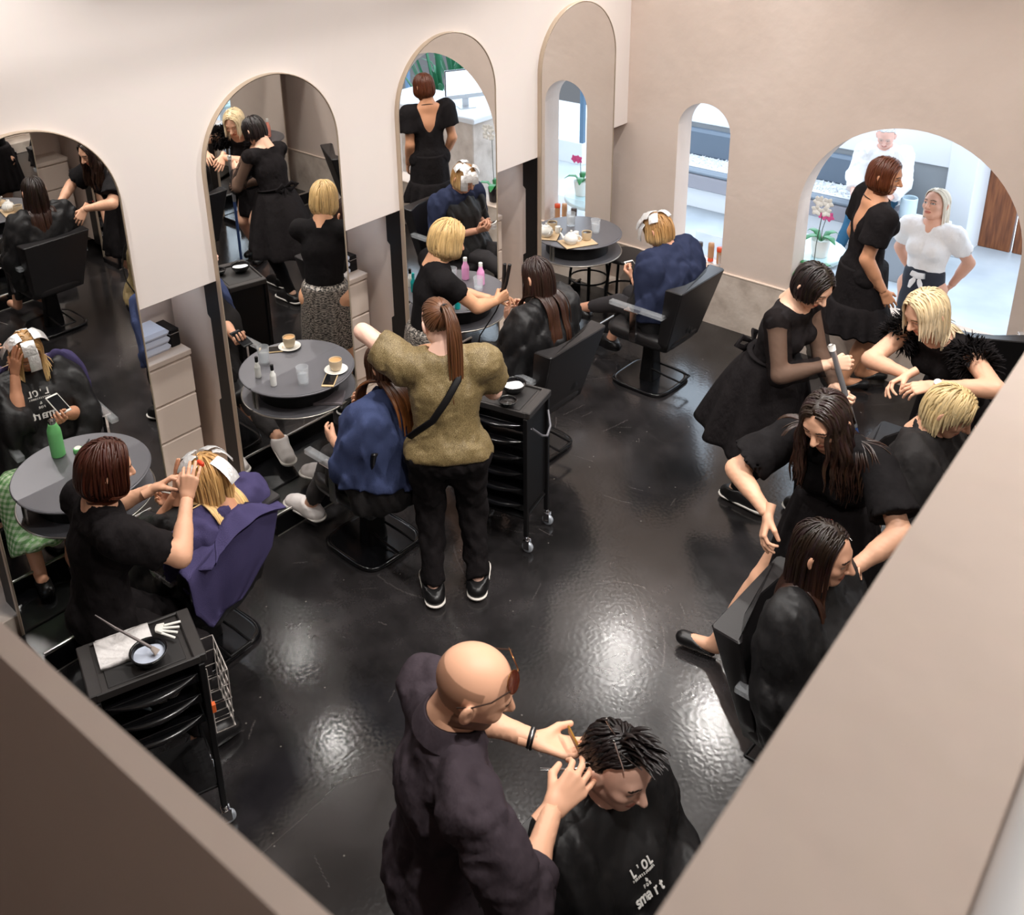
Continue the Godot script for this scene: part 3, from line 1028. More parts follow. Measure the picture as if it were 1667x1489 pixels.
class FacePaint:
	var male := false
	var brow := Color(0.1, 0.06, 0.04)
	func at(p: Vector3) -> Color:
		var ax := absf(p.x)
		if p.z > 0.066 and ax < 0.026 and p.y < -0.058 and p.y > -0.083 and pow(ax / 0.026, 2) + pow((p.y + 0.0705) / 0.0115, 2) < 1.0:
			if absf(p.y + 0.0705) < 0.0014: return Color(0.35, 0.16, 0.15)
			return Color(0.80, 0.48, 0.46)
		var by := 0.0165 + 0.004 * sin(clampf((ax - 0.012) / 0.04, 0, 1) * PI)
		if p.z > 0.05 and ax > 0.013 and ax < 0.05 and absf(p.y - by) < 0.0036: return Color(brow.r, brow.g, brow.b, 0.0)
		if p.z > 0.055 and pow((ax - 0.031) / 0.0155, 2) + pow((p.y + 0.004) / 0.0055, 2) < 1.0:
			if pow(ax - 0.031, 2) + pow(p.y + 0.004, 2) < 0.000024: return Color(0.03, 0.02, 0.015, 0.0)
			return Color(0.72, 0.68, 0.64, 0.0)
		if p.z > 0.05 and pow((ax - 0.031) / 0.018, 2) + pow((p.y + 0.003) / 0.0078, 2) < 1.0: return Color(0.3, 0.2, 0.17)
		if male:
			if p.y < -0.045 and p.z > -0.035 and p.y > -0.125 and not (p.z > 0.08 and p.y > -0.055): return Color(0.27, 0.24, 0.24)
			if p.y > -0.045 and p.z < 0.012 and p.z > -0.11 and p.y < 0.055 and (ax < 0.066 or p.y > 0.03 or p.z < -0.03): return Color(0.55, 0.52, 0.51)
		return Color.WHITE

func head_template(male: bool) -> Geo:
	if HEAD.has(male): return HEAD[male]
	var f := Field.new(Vector3(-0.1, -0.2, -0.13), Vector3(0.1, 0.13, 0.13), 0.0034)
	var m := 1.05 if male else 1.0
	f.ell(Vector3(0, 0.022, -0.008), Vector3(0.0735 * m, 0.089, 0.094), 0.01)
	f.ell(Vector3(0, -0.03, 0.026), Vector3(0.062 * m, 0.078, 0.058), 0.03)
	f.cap(Vector3(0, -0.062, 0.0), Vector3(0, -0.094, 0.052), 0.046 * m, 0.025 * m, 0.03)
	f.cap(Vector3(-0.044 * m, -0.06, 0.0), Vector3(-0.018, -0.092, 0.048), 0.022, 0.019, 0.02)
	f.cap(Vector3(0.044 * m, -0.06, 0.0), Vector3(0.018, -0.092, 0.048), 0.022, 0.019, 0.02)
	for s in [-1.0, 1.0]:
		f.ell(Vector3(0.04 * s, -0.028, 0.056), Vector3(0.022, 0.018, 0.02), 0.02)
		f.ell(Vector3(0.031 * s, -0.002, 0.087), Vector3(0.019, 0.012, 0.013), 0.014, Basis(), true)
		f.ell(Vector3(0.031 * s, -0.004, 0.068), Vector3(0.0135, 0.011, 0.0125), 0.004)
		# ear
		f.ell(Vector3(0.079 * m * s, -0.012, -0.01), Vector3(0.0095, 0.033, 0.021), 0.006, Basis(Vector3.UP, -0.5 * s) * Basis(Vector3.RIGHT, -0.2))
		f.ell(Vector3(0.0885 * m * s, -0.008, -0.003), Vector3(0.006, 0.02, 0.011), 0.005, Basis(Vector3.UP, -0.35 * s), true)
		f.ell(Vector3(0.0105 * s, -0.041, 0.089), Vector3(0.0075, 0.007, 0.009), 0.006)
	f.cap(Vector3(-0.032, 0.014, 0.07), Vector3(0.032, 0.014, 0.07), 0.014 * m, 0.014 * m, 0.022)
	f.cap(Vector3(0, 0.008, 0.08), Vector3(0, -0.037, 0.106), 0.0085, 0.0118 * m, 0.01)
	f.ell(Vector3(0, -0.066, 0.076), Vector3(0.023, 0.006, 0.011), 0.008)
	f.ell(Vector3(0, -0.0755, 0.074), Vector3(0.019, 0.0065, 0.011), 0.007)
	f.ell(Vector3(0, -0.0705, 0.089), Vector3(0.022, 0.0012, 0.006), 0.003, Basis(), true)
	f.cap(Vector3(0, -0.06, -0.022), Vector3(0, -0.2, -0.04), 0.05 * m, 0.054 * m, 0.03)
	var g := geo()
	f.mesh(g)
	HEAD[male] = g
	return g

func hand_template(pose: String) -> Geo:
	# right hand: wrist at the origin, fingers along +y, palm towards +z, thumb on +x
	if HANDS.has(pose): return HANDS[pose]
	var curl: Array = {"relax": [0.35, 0.4, 0.25], "hold": [0.85, 0.9, 0.5], "fist": [1.25, 1.4, 0.7], "flat": [0.08, 0.1, 0.05], "pinch": [0.75, 0.7, 0.35], "type": [0.55, 0.65, 0.3]}[pose]
	var f := Field.new(Vector3(-0.06, -0.05, -0.035), Vector3(0.085, 0.2, 0.11), 0.0032)
	f.cap(Vector3(0, -0.05, 0), Vector3(0, 0.01, 0), 0.026, 0.026, 0.01, 0.8, Vector3.BACK)
	var bases := [Vector3(0.029, 0.088, 0), Vector3(0.0095, 0.093, -0.002), Vector3(-0.0105, 0.09, -0.001), Vector3(-0.0295, 0.081, 0.002)]
	for b in bases: f.cap(Vector3(b.x * 0.55, 0.01, 0), b, 0.0135, 0.0115, 0.012, 0.9, Vector3.BACK)
	var len := [0.07, 0.079, 0.073, 0.057]
	var rad := [0.0088, 0.0092, 0.0086, 0.0076]
	for i in 4:
		var a: float = curl[0]
		if pose == "pinch": a *= [1.0, 0.75, 0.5, 0.35][i]
		elif pose in ["relax", "type"]: a *= [0.7, 0.95, 1.1, 1.25][i]
		var p: Vector3 = bases[i]
		var spread: float = [0.1, 0.02, -0.06, -0.15][i]
		var r: float = rad[i]
		for j in 3:
			if j > 0: a += curl[j] * ([1.0, 0.75, 0.55, 0.4][i] if pose == "pinch" else 1.0)
			var q: Vector3 = p + Vector3(sin(spread) * cos(a), cos(a) * cos(spread), sin(a)) * len[i] * [0.46, 0.3, 0.25][j]
			f.cap(p, q, r, r * 0.9, 0.002)
			p = q
			r *= 0.9
	var t: Array = {"relax": [Vector3(0.046, 0.052, 0.02), Vector3(0.054, 0.082, 0.032)], "flat": [Vector3(0.052, 0.05, 0.006), Vector3(0.07, 0.078, 0.008)], "fist": [Vector3(0.042, 0.058, 0.03), Vector3(0.018, 0.076, 0.047)],
		"hold": [Vector3(0.045, 0.055, 0.03), Vector3(0.04, 0.085, 0.05)], "pinch": [Vector3(0.046, 0.056, 0.03), Vector3(0.041, 0.086, 0.056)], "type": [Vector3(0.048, 0.055, 0.022), Vector3(0.05, 0.085, 0.038)]}[pose]
	f.cap(Vector3(0.016, 0.02, 0.006), t[0], 0.0155, 0.0115, 0.014)
	f.cap(t[0], t[1], 0.0108, 0.0082, 0.003)
	var g := geo()
	f.mesh(g)
	HANDS[pose] = g
	return g

# ---------------------------------------------------------------- people: skeleton
func turn_y(v: Vector3, deg: float) -> Vector3:
	return v.rotated(Vector3.UP, deg_to_rad(deg))

func bend(a: Vector3, t: Vector3, l1: float, l2: float, pole: Vector3) -> Array:
	# two-bone reach: [middle joint, end]
	var d := t - a
	var l := clampf(d.length(), absf(l1 - l2) + 0.01, (l1 + l2) * 0.998)
	d = d.normalized()
	var x := (l1 * l1 - l2 * l2 + l * l) / (2.0 * l)
	var h := sqrt(maxf(0.0, l1 * l1 - x * x))
	var side := (pole - d * pole.dot(d))
	side = side.normalized() if side.length() > 1e-4 else Vector3.DOWN
	return [a + d * x + side * h, a + d * l]

func skeleton(p: Dictionary) -> Dictionary:
	var s: float = p.get("s", 1.0)
	var yaw: float = deg_to_rad(p.get("yaw", 0.0))
	var up := Vector3.UP
	var B := Basis(Vector3.UP, yaw)
	var fw := B * Vector3.BACK
	var lf := B * Vector3.RIGHT
	var lean := deg_to_rad(p.get("lean", 0.0))
	var side := deg_to_rad(p.get("side", 0.0))
	var B1 := Basis(fw, -side * 0.5) * Basis(lf, lean * 0.6) * B
	var B2 := Basis(fw, -side) * Basis(lf, lean) * Basis(Vector3.UP, deg_to_rad(p.get("twist", 0.0))) * B
	var J := {"s": s, "w": p.get("w", 1.0), "B": B, "B1": B1, "B2": B2, "fw": fw, "lf": lf}
	J.pelvis = p.at
	J.waist = J.pelvis + B1.y * 0.13 * s
	J.chest = J.waist + (B1.y + B2.y).normalized() * 0.17 * s
	J.neck = J.chest + B2.y * 0.19 * s
	var hd: Array = p.get("head", [0, 0, 0])
	var HB := Basis(Vector3.UP, deg_to_rad(hd[1])) * B
	HB = Basis(HB.x, deg_to_rad(hd[0])) * HB
	HB = Basis(HB.z, deg_to_rad(hd[2])) * HB
	J.HB = HB
	J.hs = s * p.get("hs", 1.0)
	J.head = J.neck + (B2.y * 0.055 + HB.y * 0.1 + HB.z * 0.022) * s
	var sw: float = 0.168 * s * J.w
	J.shl = J.neck - B2.y * 0.055 * s + B2.x * sw
	J.shr = J.neck - B2.y * 0.055 * s - B2.x * sw
	for q in ["l", "r"]:
		var sg := 1.0 if q == "l" else -1.0
		var sh: Vector3 = J["sh" + q]
		var tgt: Vector3 = p.get("w" + q, sh + Vector3(0, -0.52, 0) * s + fw * 0.08 + B2.x * sg * 0.07)
		var reach := tgt - sh
		if p.has("w" + q) and reach.length() > 0.5 * s: J["sh" + q] = sh + reach.normalized() * minf(0.05, reach.length() - 0.5 * s)
		sh = J["sh" + q]
		var r := bend(sh, tgt, 0.285 * s, 0.255 * s, p.get("e" + q, p.get("elbows", -fw * 0.6 + Vector3.DOWN) + B2.x * sg * 0.5))
		J["el" + q] = r[0]
		J["wr" + q] = r[1]
		J["hip" + q] = J.pelvis + B.x * sg * 0.088 * s * J.w - Vector3(0, 0.03, 0) * s
		var foot: Vector3 = p.get("f" + q, Vector3(J["hip" + q].x, p.get("ground", 0.0) + 0.085 * s, J["hip" + q].z) + lf * sg * 0.02)
		var k := bend(J["hip" + q], foot, 0.42 * s, 0.42 * s, p.get("k" + q, fw))
		J["kn" + q] = k[0]
		J["an" + q] = k[1]
		var td: float = p.get("t" + q, 0.0)
		J["toe" + q] = k[1] + turn_y(fw, td) * 0.155 * s + Vector3(0, -0.048, 0) * s
		var hh: Array = p.get("h" + q, [])
		var hd_dir: Vector3 = hh[0] if hh.size() > 0 else (J["wr" + q] - J["el" + q])
		var palm: Vector3 = hh[1] if hh.size() > 1 else -B2.x * sg
		hd_dir = hd_dir.normalized()
		palm = (palm - hd_dir * palm.dot(hd_dir)).normalized()
		J["hand" + q] = Basis(hd_dir.cross(palm), hd_dir, palm)
		J["pose" + q] = hh[2] if hh.size() > 2 else "relax"
		J["grip" + q] = J["wr" + q] + (hd_dir * 0.085 + palm * 0.035) * s
	return J

func bounds(J: Dictionary, keys: Array, m: float) -> Array:
	var a: Vector3 = J[keys[0]]
	var b := a
	for k in keys:
		a = a.min(J[k])
		b = b.max(J[k])
	return [a - Vector3.ONE * m, b + Vector3.ONE * m]

func torso_into(f: Field, J: Dictionary, grow: float, female := true, low := true):
	var s: float = J.s
	var w: float = J.w
	var fz: Vector3 = J.B2.z
	var f1: Vector3 = J.B1.z
	if low:
		f.cap(J.hipl, J.hipr, 0.088 * s * w + grow, 0.088 * s * w + grow, 0.05)
		f.cap(J.pelvis - J.B.z * 0.03 * s, J.pelvis + J.B1.y * 0.05 * s, 0.105 * s * w + grow, 0.1 * s * w + grow, 0.04, 0.9, J.B.z)
	f.cap(J.pelvis, J.waist, 0.115 * s * w + grow, 0.105 * s * w + grow, 0.04, 0.8, f1)
	f.cap(J.waist, J.chest, 0.105 * s * w + grow, 0.128 * s * w + grow, 0.05, 0.76, f1)
	f.cap(J.chest, J.neck - J.B2.y * 0.07 * s, 0.128 * s * w + grow, 0.085 * s * w + grow, 0.05, 0.74, fz)
	f.cap(J.shl, J.shr, 0.054 * s + grow, 0.054 * s + grow, 0.05)
	f.cap(J.neck - J.B2.y * 0.03 * s, J.neck + J.B2.y * 0.01 * s, 0.07 * s + grow * 0.5, 0.05 * s + grow * 0.4, 0.05)
	if female:
		for g in [-1.0, 1.0]:
			f.ell(J.chest + J.B2.y * 0.005 * s + fz * 0.08 * s + J.B2.x * g * 0.065 * s, Vector3.ONE * (0.056 * s + grow), 0.04)

func limbs_into(f: Field, J: Dictionary, grow: float, arms := 2.0, legs := 2.0, k := 0.02, flat := true):
	var s: float = J.s
	for q in ["l", "r"]:
		var sh: Vector3 = J["sh" + q]
		var el: Vector3 = J["el" + q]
		var wr: Vector3 = J["wr" + q]
		if arms > 0.0:
			var t := minf(arms, 1.0)
			f.cap(sh, sh.lerp(el, t), 0.05 * s + grow, lerpf(0.05, 0.041, t) * s + grow * lerpf(1.0, 1.15, t), 0.03, 1.0, Vector3.ZERO, flat and arms < 1.0)
		if arms > 1.0:
			var t := minf(arms - 1.0, 1.0)
			f.cap(el, el.lerp(wr, t), 0.041 * s + grow * 1.1, lerpf(0.041, 0.027, t) * s + grow, k, 1.0, Vector3.ZERO, flat)
			if grow == 0.0: f.cap(el.lerp(wr, 0.15), el.lerp(wr, 0.45), 0.042 * s, 0.036 * s, 0.02)
		var hp: Vector3 = J["hip" + q]
		var kn: Vector3 = J["kn" + q]
		var an: Vector3 = J["an" + q]
		if legs > 0.0:
			f.cap(hp, kn, 0.086 * s + grow, 0.056 * s + grow, 0.04)
		if legs > 1.0:
			var t := minf(legs - 1.0, 1.0)
			f.cap(kn, kn.lerp(an, t), 0.055 * s + grow, lerpf(0.055, 0.036, t) * s + grow, k, 1.0, Vector3.ZERO, flat and grow > 0.0)
			if grow < 0.012: f.cap(kn.lerp(an, 0.18) - J.fw * 0.012, kn.lerp(an, 0.5) - J.fw * 0.008, 0.05 * s + grow, 0.042 * s + grow, 0.03)

func add_skin(g: Geo, src: Geo, t: Transform3D, skin: Color, paint = null):
	var f := g.V.size()
	var v0 := f
	g.add(src, t)
	for i in src.V.size():
		var c := Color.WHITE
		if paint != null: c = paint.at(src.V[i])
		g.C[v0 + i] = Color(c.r, c.g, c.b) if c.a < 0.5 else Color(skin.r * c.r, skin.g * c.g, skin.b * c.b)

func figure(p: Dictionary) -> Dictionary:
	# a person: root node at the feet, one continuous body mesh with head and hands
	var J := skeleton(p)
	var s: float = J.s
	var skin: Color = lin(p.get("skin", rgb(226, 172, 140)))
	var male: bool = p.get("male", false)
	var o := thing("person", p.label, "person", Vector3(J.pelvis.x, p.get("ground", 0.0), J.pelvis.z), 0.0, "")
	var all := ["pelvis", "neck", "head", "shl", "shr", "ell", "elr", "wrl", "wrr", "knl", "knr", "anl", "anr", "toel", "toer"]
	var b := bounds(J, all, 0.17)
	var f := Field.new(b[0], b[1], 0.0125)
	torso_into(f, J, 0.0, not male)
	f.cap(J.neck - J.B2.y * 0.04 * s, J.head - J.HB.y * 0.1 * s - J.HB.z * 0.03 * s, 0.058 * s, 0.05 * s, 0.04)
	limbs_into(f, J, 0.0)
	for q in ["l", "r"]:
		f.cap(J["an" + q] - Vector3(0, 0.03, 0) * s, J["toe" + q], 0.034 * s, 0.03 * s, 0.02)
	var g := geo()
	var inv := Transform3D(Basis(), -o.position)
	g.xf = inv
	f.mesh(g, skin)
	g.xf = Transform3D()
	add_skin(g, head_template(male), inv * Transform3D(J.HB.scaled(Vector3.ONE * J.hs), J.head), skin, face_paint(male and not p.get("shaven", false), lin(p.get("brow", rgb(70, 45, 32)))))
	for q in ["l", "r"]:
		if p.get("no_hand" + q, false): continue
		var hb: Basis = J["hand" + q]
		var sc := Vector3(1.0 if q == "r" else -1.0, 1.0, 1.0) * s * (1.06 if male else 0.97)
		# the left hand is the mirrored right one: thumb on the other side
		var bb := Basis(hb.x * sc.x, hb.y * sc.y, hb.z * sc.z)
		add_skin(g, hand_template(J["pose" + q]), inv * Transform3D(bb, J["wr" + q]), skin)
	var m := put(g, "body", MAT.skin, o)
	J.node = o
	J.inv = inv
	J.male = male
	return J

func wear(J: Dictionary, f: Field, called: String, m: Material, color = null) -> MeshInstance3D:
	var g := geo()
	g.xf = J.inv
	f.mesh(g, color if color != null else Color.WHITE)
	return put(g, called, m, J.node)

func wear_geo(J: Dictionary, g: Geo, called: String, m: Material, parent = null) -> MeshInstance3D:
	var h := geo()
	h.add(g, J.inv)
	return put(h, called, m, parent if parent != null else J.node)

func folds(sd: int, freq := 9.0) -> FastNoiseLite:
	var n := FastNoiseLite.new()
	n.seed = sd
	n.frequency = freq
	n.fractal_octaves = 2
	return n

# ---------------------------------------------------------------- clothes
func top(J: Dictionary, called: String, m: Material, o := {}) -> MeshInstance3D:
	var s: float = J.s
	var grow: float = o.get("grow", 0.014) + 0.004
	var b := bounds(J, ["pelvis", "neck", "shl", "shr", "ell", "elr", "wrl", "wrr"], 0.2)
	var f := Field.new(b[0], b[1], o.get("cell", 0.0125))
	torso_into(f, J, grow, not J.male, o.get("low", false))
	var sl: float = o.get("sleeve", 0.5)
	if sl > 0.0: limbs_into(f, J, grow + o.get("loose", 0.006), sl, 0.0)
	var hem: float = o.get("hem", -0.03)
	f.ripple(folds(o.get("seed", 3), 6.0), o.get("fold", 0.006), Basis.from_scale(Vector3(1.0, 0.5, 1.0)))
	f.ripple(folds(o.get("seed", 3) + 40, 15.0), o.get("fold", 0.006) * 0.45, Basis.from_scale(Vector3(0.7, 1.0, 0.7)))
	f.clip(J.pelvis + J.B1.y * hem * s, -J.B1.y)
	# neckline
	var nk: Array = o.get("neck", [0.0, 0.07, 0.022])
	f.ell(J.neck + J.B2.y * (0.045 + nk[0]) * s + J.B2.z * nk[2] * s, Vector3(nk[1], 0.07, nk[1]) * s, 0.012, J.B2, true)
	if o.has("vee"):
		var v: Array = o.vee   # [front +1 / back -1, depth, width]
		var c: Vector3 = J.neck + J.B2.z * 0.11 * s * v[0]
		for k in 5:
			var t := k / 4.0
			f.cap(c + J.B2.y * 0.02 * s, c - J.B2.y * v[1] * t * s + J.B2.z * v[0] * 0.03 * s * t, v[2] * s * (1.0 - t * 0.55), v[2] * s * (1.0 - t) * 0.5 + 0.008, 0.01, 1.0, Vector3.ZERO, false, true)
	return wear(J, f, called, m)

func trousers(J: Dictionary, called: String, m: Material, o := {}) -> MeshInstance3D:
	var s: float = J.s
	var grow: float = o.get("grow", 0.012)
	var b := bounds(J, ["pelvis", "waist", "hipl", "hipr", "knl", "knr", "anl", "anr"], 0.2)
	var f := Field.new(b[0], b[1], 0.0125)
	torso_into(f, J, grow * 0.7, false)
	f.clip(J.pelvis + J.B1.y * o.get("waist", 0.1) * s, J.B1.y)
	limbs_into(f, J, grow, 0.0, o.get("legs", 1.92), 0.03)
	if o.has("fold"): f.ripple(folds(o.get("seed", 5), 9.0), o.fold, Basis.from_scale(Vector3(1.0, 0.6, 1.0)))
	return wear(J, f, called, m)

func skirt(J: Dictionary, called: String, m: Material, o: Dictionary) -> MeshInstance3D:
	# rings from the waist to the hem, with folds that deepen downward
	var s: float = J.s
	var n := 72
	var rows := 16
	var top_c: Vector3 = J.pelvis + J.B1.y * o.get("from", 0.1) * s
	var bot_c: Vector3 = o.get("to", J.pelvis + Vector3(0, -0.42, 0) * s)
	var r0: Array = o.get("r0", [0.13, 0.105])
	var r1: Array = o.get("r1", [0.24, 0.2])
	var pleats: float = o.get("pleats", 9.0)
	var deep: float = o.get("deep", 0.02)
	var flare: float = o.get("flare", 0.75)
	var ph: float = o.get("phase", 0.0)
	var ax: Vector3 = J.B.x
	var az: Vector3 = J.B.z
	var rings := []
	for k in rows + 1:
		var t := float(k) / rows
		var c := top_c.lerp(bot_c, t)
		var e := pow(t, flare)
		var ring := []
		for j in n:
			var a := TAU * j / n
			var w := sin(a * pleats + ph + sin(a * 2.0 + ph) * 1.3) * deep * t + sin(a * 3.0 + ph * 2.0) * deep * 0.7 * t
			var rx: float = lerpf(r0[0], r1[0], e) * s + w
			var rz: float = lerpf(r0[1], r1[1], e) * s + w
			ring.append(c + ax * cos(a) * rx + az * sin(a) * rz + Vector3(0, sin(a * pleats * 0.5 + ph) * 0.006 * t, 0))
		rings.append(ring)
	# turn the hem inward
	var inner := []
	for v in rings[rows]: inner.append(bot_c + (v - bot_c) * 0.95 + Vector3(0, 0.015, 0))
	rings.append(inner)
	var g := geo()
	g.loft(rings, true, true, true)
	return wear_geo(J, g, called, m)

func shoe(J: Dictionary, q: String, called: String, m: Material, sole = null, grow := 0.01, o_open := false):
	var s: float = J.s
	var an: Vector3 = J["an" + q]
	var toe: Vector3 = J["toe" + q]
	var b := [an.min(toe) - Vector3.ONE * 0.13, an.max(toe) + Vector3.ONE * 0.13]
	var f := Field.new(b[0], b[1], 0.008)
	var low := Vector3(0, -0.042, 0) * s
	var d := (toe - an - Vector3(0, (toe - an).y, 0)).normalized()
	var heel := an + low - d * 0.045 * s
	f.cap(heel, toe, (0.037 + grow) * s, (0.035 + grow) * s, 0.02, 0.85, Vector3.UP)
	if not o_open:
		f.cap(an + low * 0.35 + d * 0.01, an.lerp(toe, 0.75) + Vector3(0, 0.004, 0), (0.036 + grow) * s, (0.033 + grow) * s, 0.02)
		f.cap(an + low * 0.1, an + low, 0.037 * s + grow, 0.038 * s + grow, 0.03)
	else:
		f.cap(heel + Vector3(0, 0.02, 0), heel, 0.034 * s + grow, 0.036 * s + grow, 0.02)
	f.clip(an + low - Vector3(0, 0.03, 0) * s, Vector3.DOWN)
	f.clip(an + Vector3(0, 0.012 if not o_open else -0.03, 0) + (d * 0.075 if o_open else Vector3.ZERO), Vector3.UP - d * (0.25 if not o_open else 0.45))
	var mi := wear(J, f, called, m)
	if sole != null:
		var h := Field.new(b[0], b[1], 0.008)
		h.cap(heel - d * 0.004, toe + d * 0.006, (0.046 + grow) * s, (0.045 + grow) * s, 0.02, 0.8, Vector3.UP)
		h.clip(an + low - Vector3(0, 0.04, 0) * s, Vector3.DOWN)
		h.clip(an + low - Vector3(0, 0.012, 0) * s, Vector3.UP)
		var g := geo()
		g.xf = J.inv
		h.mesh(g)
		put(g, "sole", sole, mi)
	return mi

func cape(J: Dictionary, m: Material, o := {}) -> MeshInstance3D:
	# the cutting cape: neck to knees over a seated client, tented over arms and thighs
	var s: float = J.s
	var b := bounds(J, ["pelvis", "neck", "shl", "shr", "ell", "elr", "wrl", "wrr", "knl", "knr"], 0.26)
	b[0].y -= 0.16
	var f := Field.new(b[0], b[1], 0.0135)
	torso_into(f, J, 0.04, not J.male)
	var reach: float = o.get("reach", 0.9)
	var arms: bool = o.get("arms", true)
	for q in ["l", "r"]:
		var sg := 1.0 if q == "l" else -1.0
		var sh: Vector3 = J["sh" + q]
		var el: Vector3 = J["el" + q]
		f.cap(sh, el, 0.075 * s, 0.09 * s, 0.07)
		if arms: f.cap(el, J["grip" + q], 0.09 * s, 0.095 * s, 0.07)
		var hp: Vector3 = J["hip" + q]
		var kn: Vector3 = hp.lerp(J["kn" + q], reach)
		f.cap(hp + Vector3(0, 0.03, 0), kn + Vector3(0, 0.012, 0), 0.13 * s, 0.1 * s, 0.07)
		f.cap(kn, kn + Vector3(0, -o.get("drop", 0.2), 0) + J.fw * 0.03, 0.1 * s, 0.115 * s, 0.05, 1.0, Vector3.ZERO, true)
		# side fall over the arm of the chair
		var out: Vector3 = el + J.B2.x * sg * 0.03
		f.cap(out, out.lerp(hp + J.lf * sg * 0.13, 0.6) + Vector3(0, -0.12, 0), 0.085 * s, 0.075 * s, 0.08)
		f.cap(el.lerp(kn, 0.2) + J.lf * sg * 0.03, kn + J.lf * sg * 0.04, 0.08 * s, 0.08 * s, 0.1)
		f.cap(sh.lerp(el, 0.5), J.chest + J.fw * 0.1, 0.06 * s, 0.06 * s, 0.1)
		f.cap(sh.lerp(el, 0.35), J.waist + J.lf * sg * 0.1, 0.08 * s, 0.11 * s, 0.12)
		f.cap(sh.lerp(el, 0.4), J.chest - J.fw * 0.02 + J.lf * sg * 0.06, 0.07 * s, 0.09 * s, 0.12)
	f.cap(J.chest + J.fw * 0.04, J.knl.lerp(J.knr, 0.5) * 0.55 + J.pelvis * 0.45 + Vector3(0, 0.03, 0), 0.12 * s, 0.11 * s, 0.12)
	var n := folds(o.get("seed", 2), 4.2)
	var amp: float = o.get("fold", 0.02)
	f.ripple(n, amp, Basis.from_scale(Vector3(1.2, 0.14, 1.2)) * Basis(J.lf, 0.5))
	f.ripple(folds(o.get("seed", 2) + 9, 9.0), amp * 0.4, Basis.from_scale(Vector3(1.0, 0.2, 1.0)) * Basis(J.fw, 0.4))
	f.ell(J.neck + J.B2.y * 0.055 * s + J.B2.z * 0.015 * s, Vector3(0.064, 0.06, 0.064) * s, 0.012, J.B2, true)
	J.capef = f
	return wear(J, f, "cape", m)

func shoulder_towel(J: Dictionary, m: Material, o := {}) -> MeshInstance3D:
	var s: float = J.s
	var b := bounds(J, ["chest", "neck", "shl", "shr", "ell", "elr"], 0.3)
	b[0].y -= 0.25
	var f := Field.new(b[0], b[1], 0.0125)
	torso_into(f, J, 0.066, false, false)
	for q in ["l", "r"]: f.cap(J["sh" + q], J["sh" + q].lerp(J["el" + q], o.get("arm", 0.6)), 0.112 * s, 0.128 * s, 0.06, 1.0, Vector3.ZERO, true)
	if J.has("capef"):
		f = Field.new(J.capef.lo, J.capef.lo + Vector3.ONE * 0.1, J.capef.c)
		f.nx = J.capef.nx
		f.ny = J.capef.ny
		f.nz = J.capef.nz
		f.g = J.capef.g.duplicate()
		for i in f.g.size(): f.g[i] -= 0.022
	f.ripple(folds(o.get("seed", 4), 5.0), 0.008, Basis.from_scale(Vector3(1.0, 0.4, 1.0)))
	f.clip(J.chest + J.B2.y * o.get("hem", -0.08) * s, (-J.B2.y + J.B2.z * o.get("tilt", 0.35)).normalized())
	f.clip(J.chest + J.B2.z * o.get("front", 0.04) * s, J.B2.z)
	f.ell(J.neck + J.B2.y * 0.06 * s + J.B2.z * 0.02 * s, Vector3(0.07, 0.07, 0.075) * s, 0.015, J.B2, true)
	return wear(J, f, "shoulder_towel", m)

func towel_sheet(J: Dictionary, m: Material, path: Array, width: Array, droop: float, sd: float, parent = null):
	# a towel laid over the back: path of points from the nape down, widths along it
	var g := geo()
	var nu := 24
	var rows := []
	var nv := 18
	for k in nv + 1:
		var t := float(k) / nv * (path.size() - 1)
		var i := mini(int(t), path.size() - 2)
		var c: Vector3 = path[i].lerp(path[i + 1], smoothstep(0.0, 1.0, t - i) * 0.5 + (t - i) * 0.5)
		var w: float = lerpf(width[i], width[i + 1], t - i)
		var top := []
		var low := []
		for j in nu + 1:
			var u := j / float(nu) * 2.0 - 1.0
			var f := sin(u * 5.0 + sd + k * 0.12) * 0.008 + sin(u * 11.0 + sd * 2.0) * 0.004
			var p = c + J.lf * u * w + Vector3(0, -droop * u * u * (1.0 - 0.6 * k / nv), 0) - J.fw * (0.012 * u * u) + (Vector3.UP * 0.5 - J.fw) * f
			top.append(p)
			low.append(p + (Vector3.DOWN + J.fw * 0.8) * 0.012)
		low.reverse()
		top.append_array(low)
		rows.append(top)
	g.loft(rows, true, true, true)
	wear_geo(J, g, "draped_towel", m, parent)

# ---------------------------------------------------------------- hair
func push_out(p: Vector3, J: Dictionary, C: Array) -> Vector3:
	for c in C:
		var ab: Vector3 = c[1] - c[0]
		var t := clampf((p - c[0]).dot(ab) / maxf(ab.length_squared(), 1e-6), 0.0, 1.0)
		var d: Vector3 = p - (c[0] + ab * t)
		var r: float = lerpf(c[2], c[3], t)
		var l := d.length()
		if l < r and l > 1e-5: p += d * ((r - l) / l)
	return p

func hair_ok(d: Vector3, line: float) -> bool:
	# whether that direction from the skull's middle bears hair
	if d.z > 0.25: return d.y > line + (d.z - 0.25) * 0.25
	if d.z > -0.15: return d.y > lerpf(-0.35, line, (d.z + 0.15) / 0.4)
	return d.y > -0.62

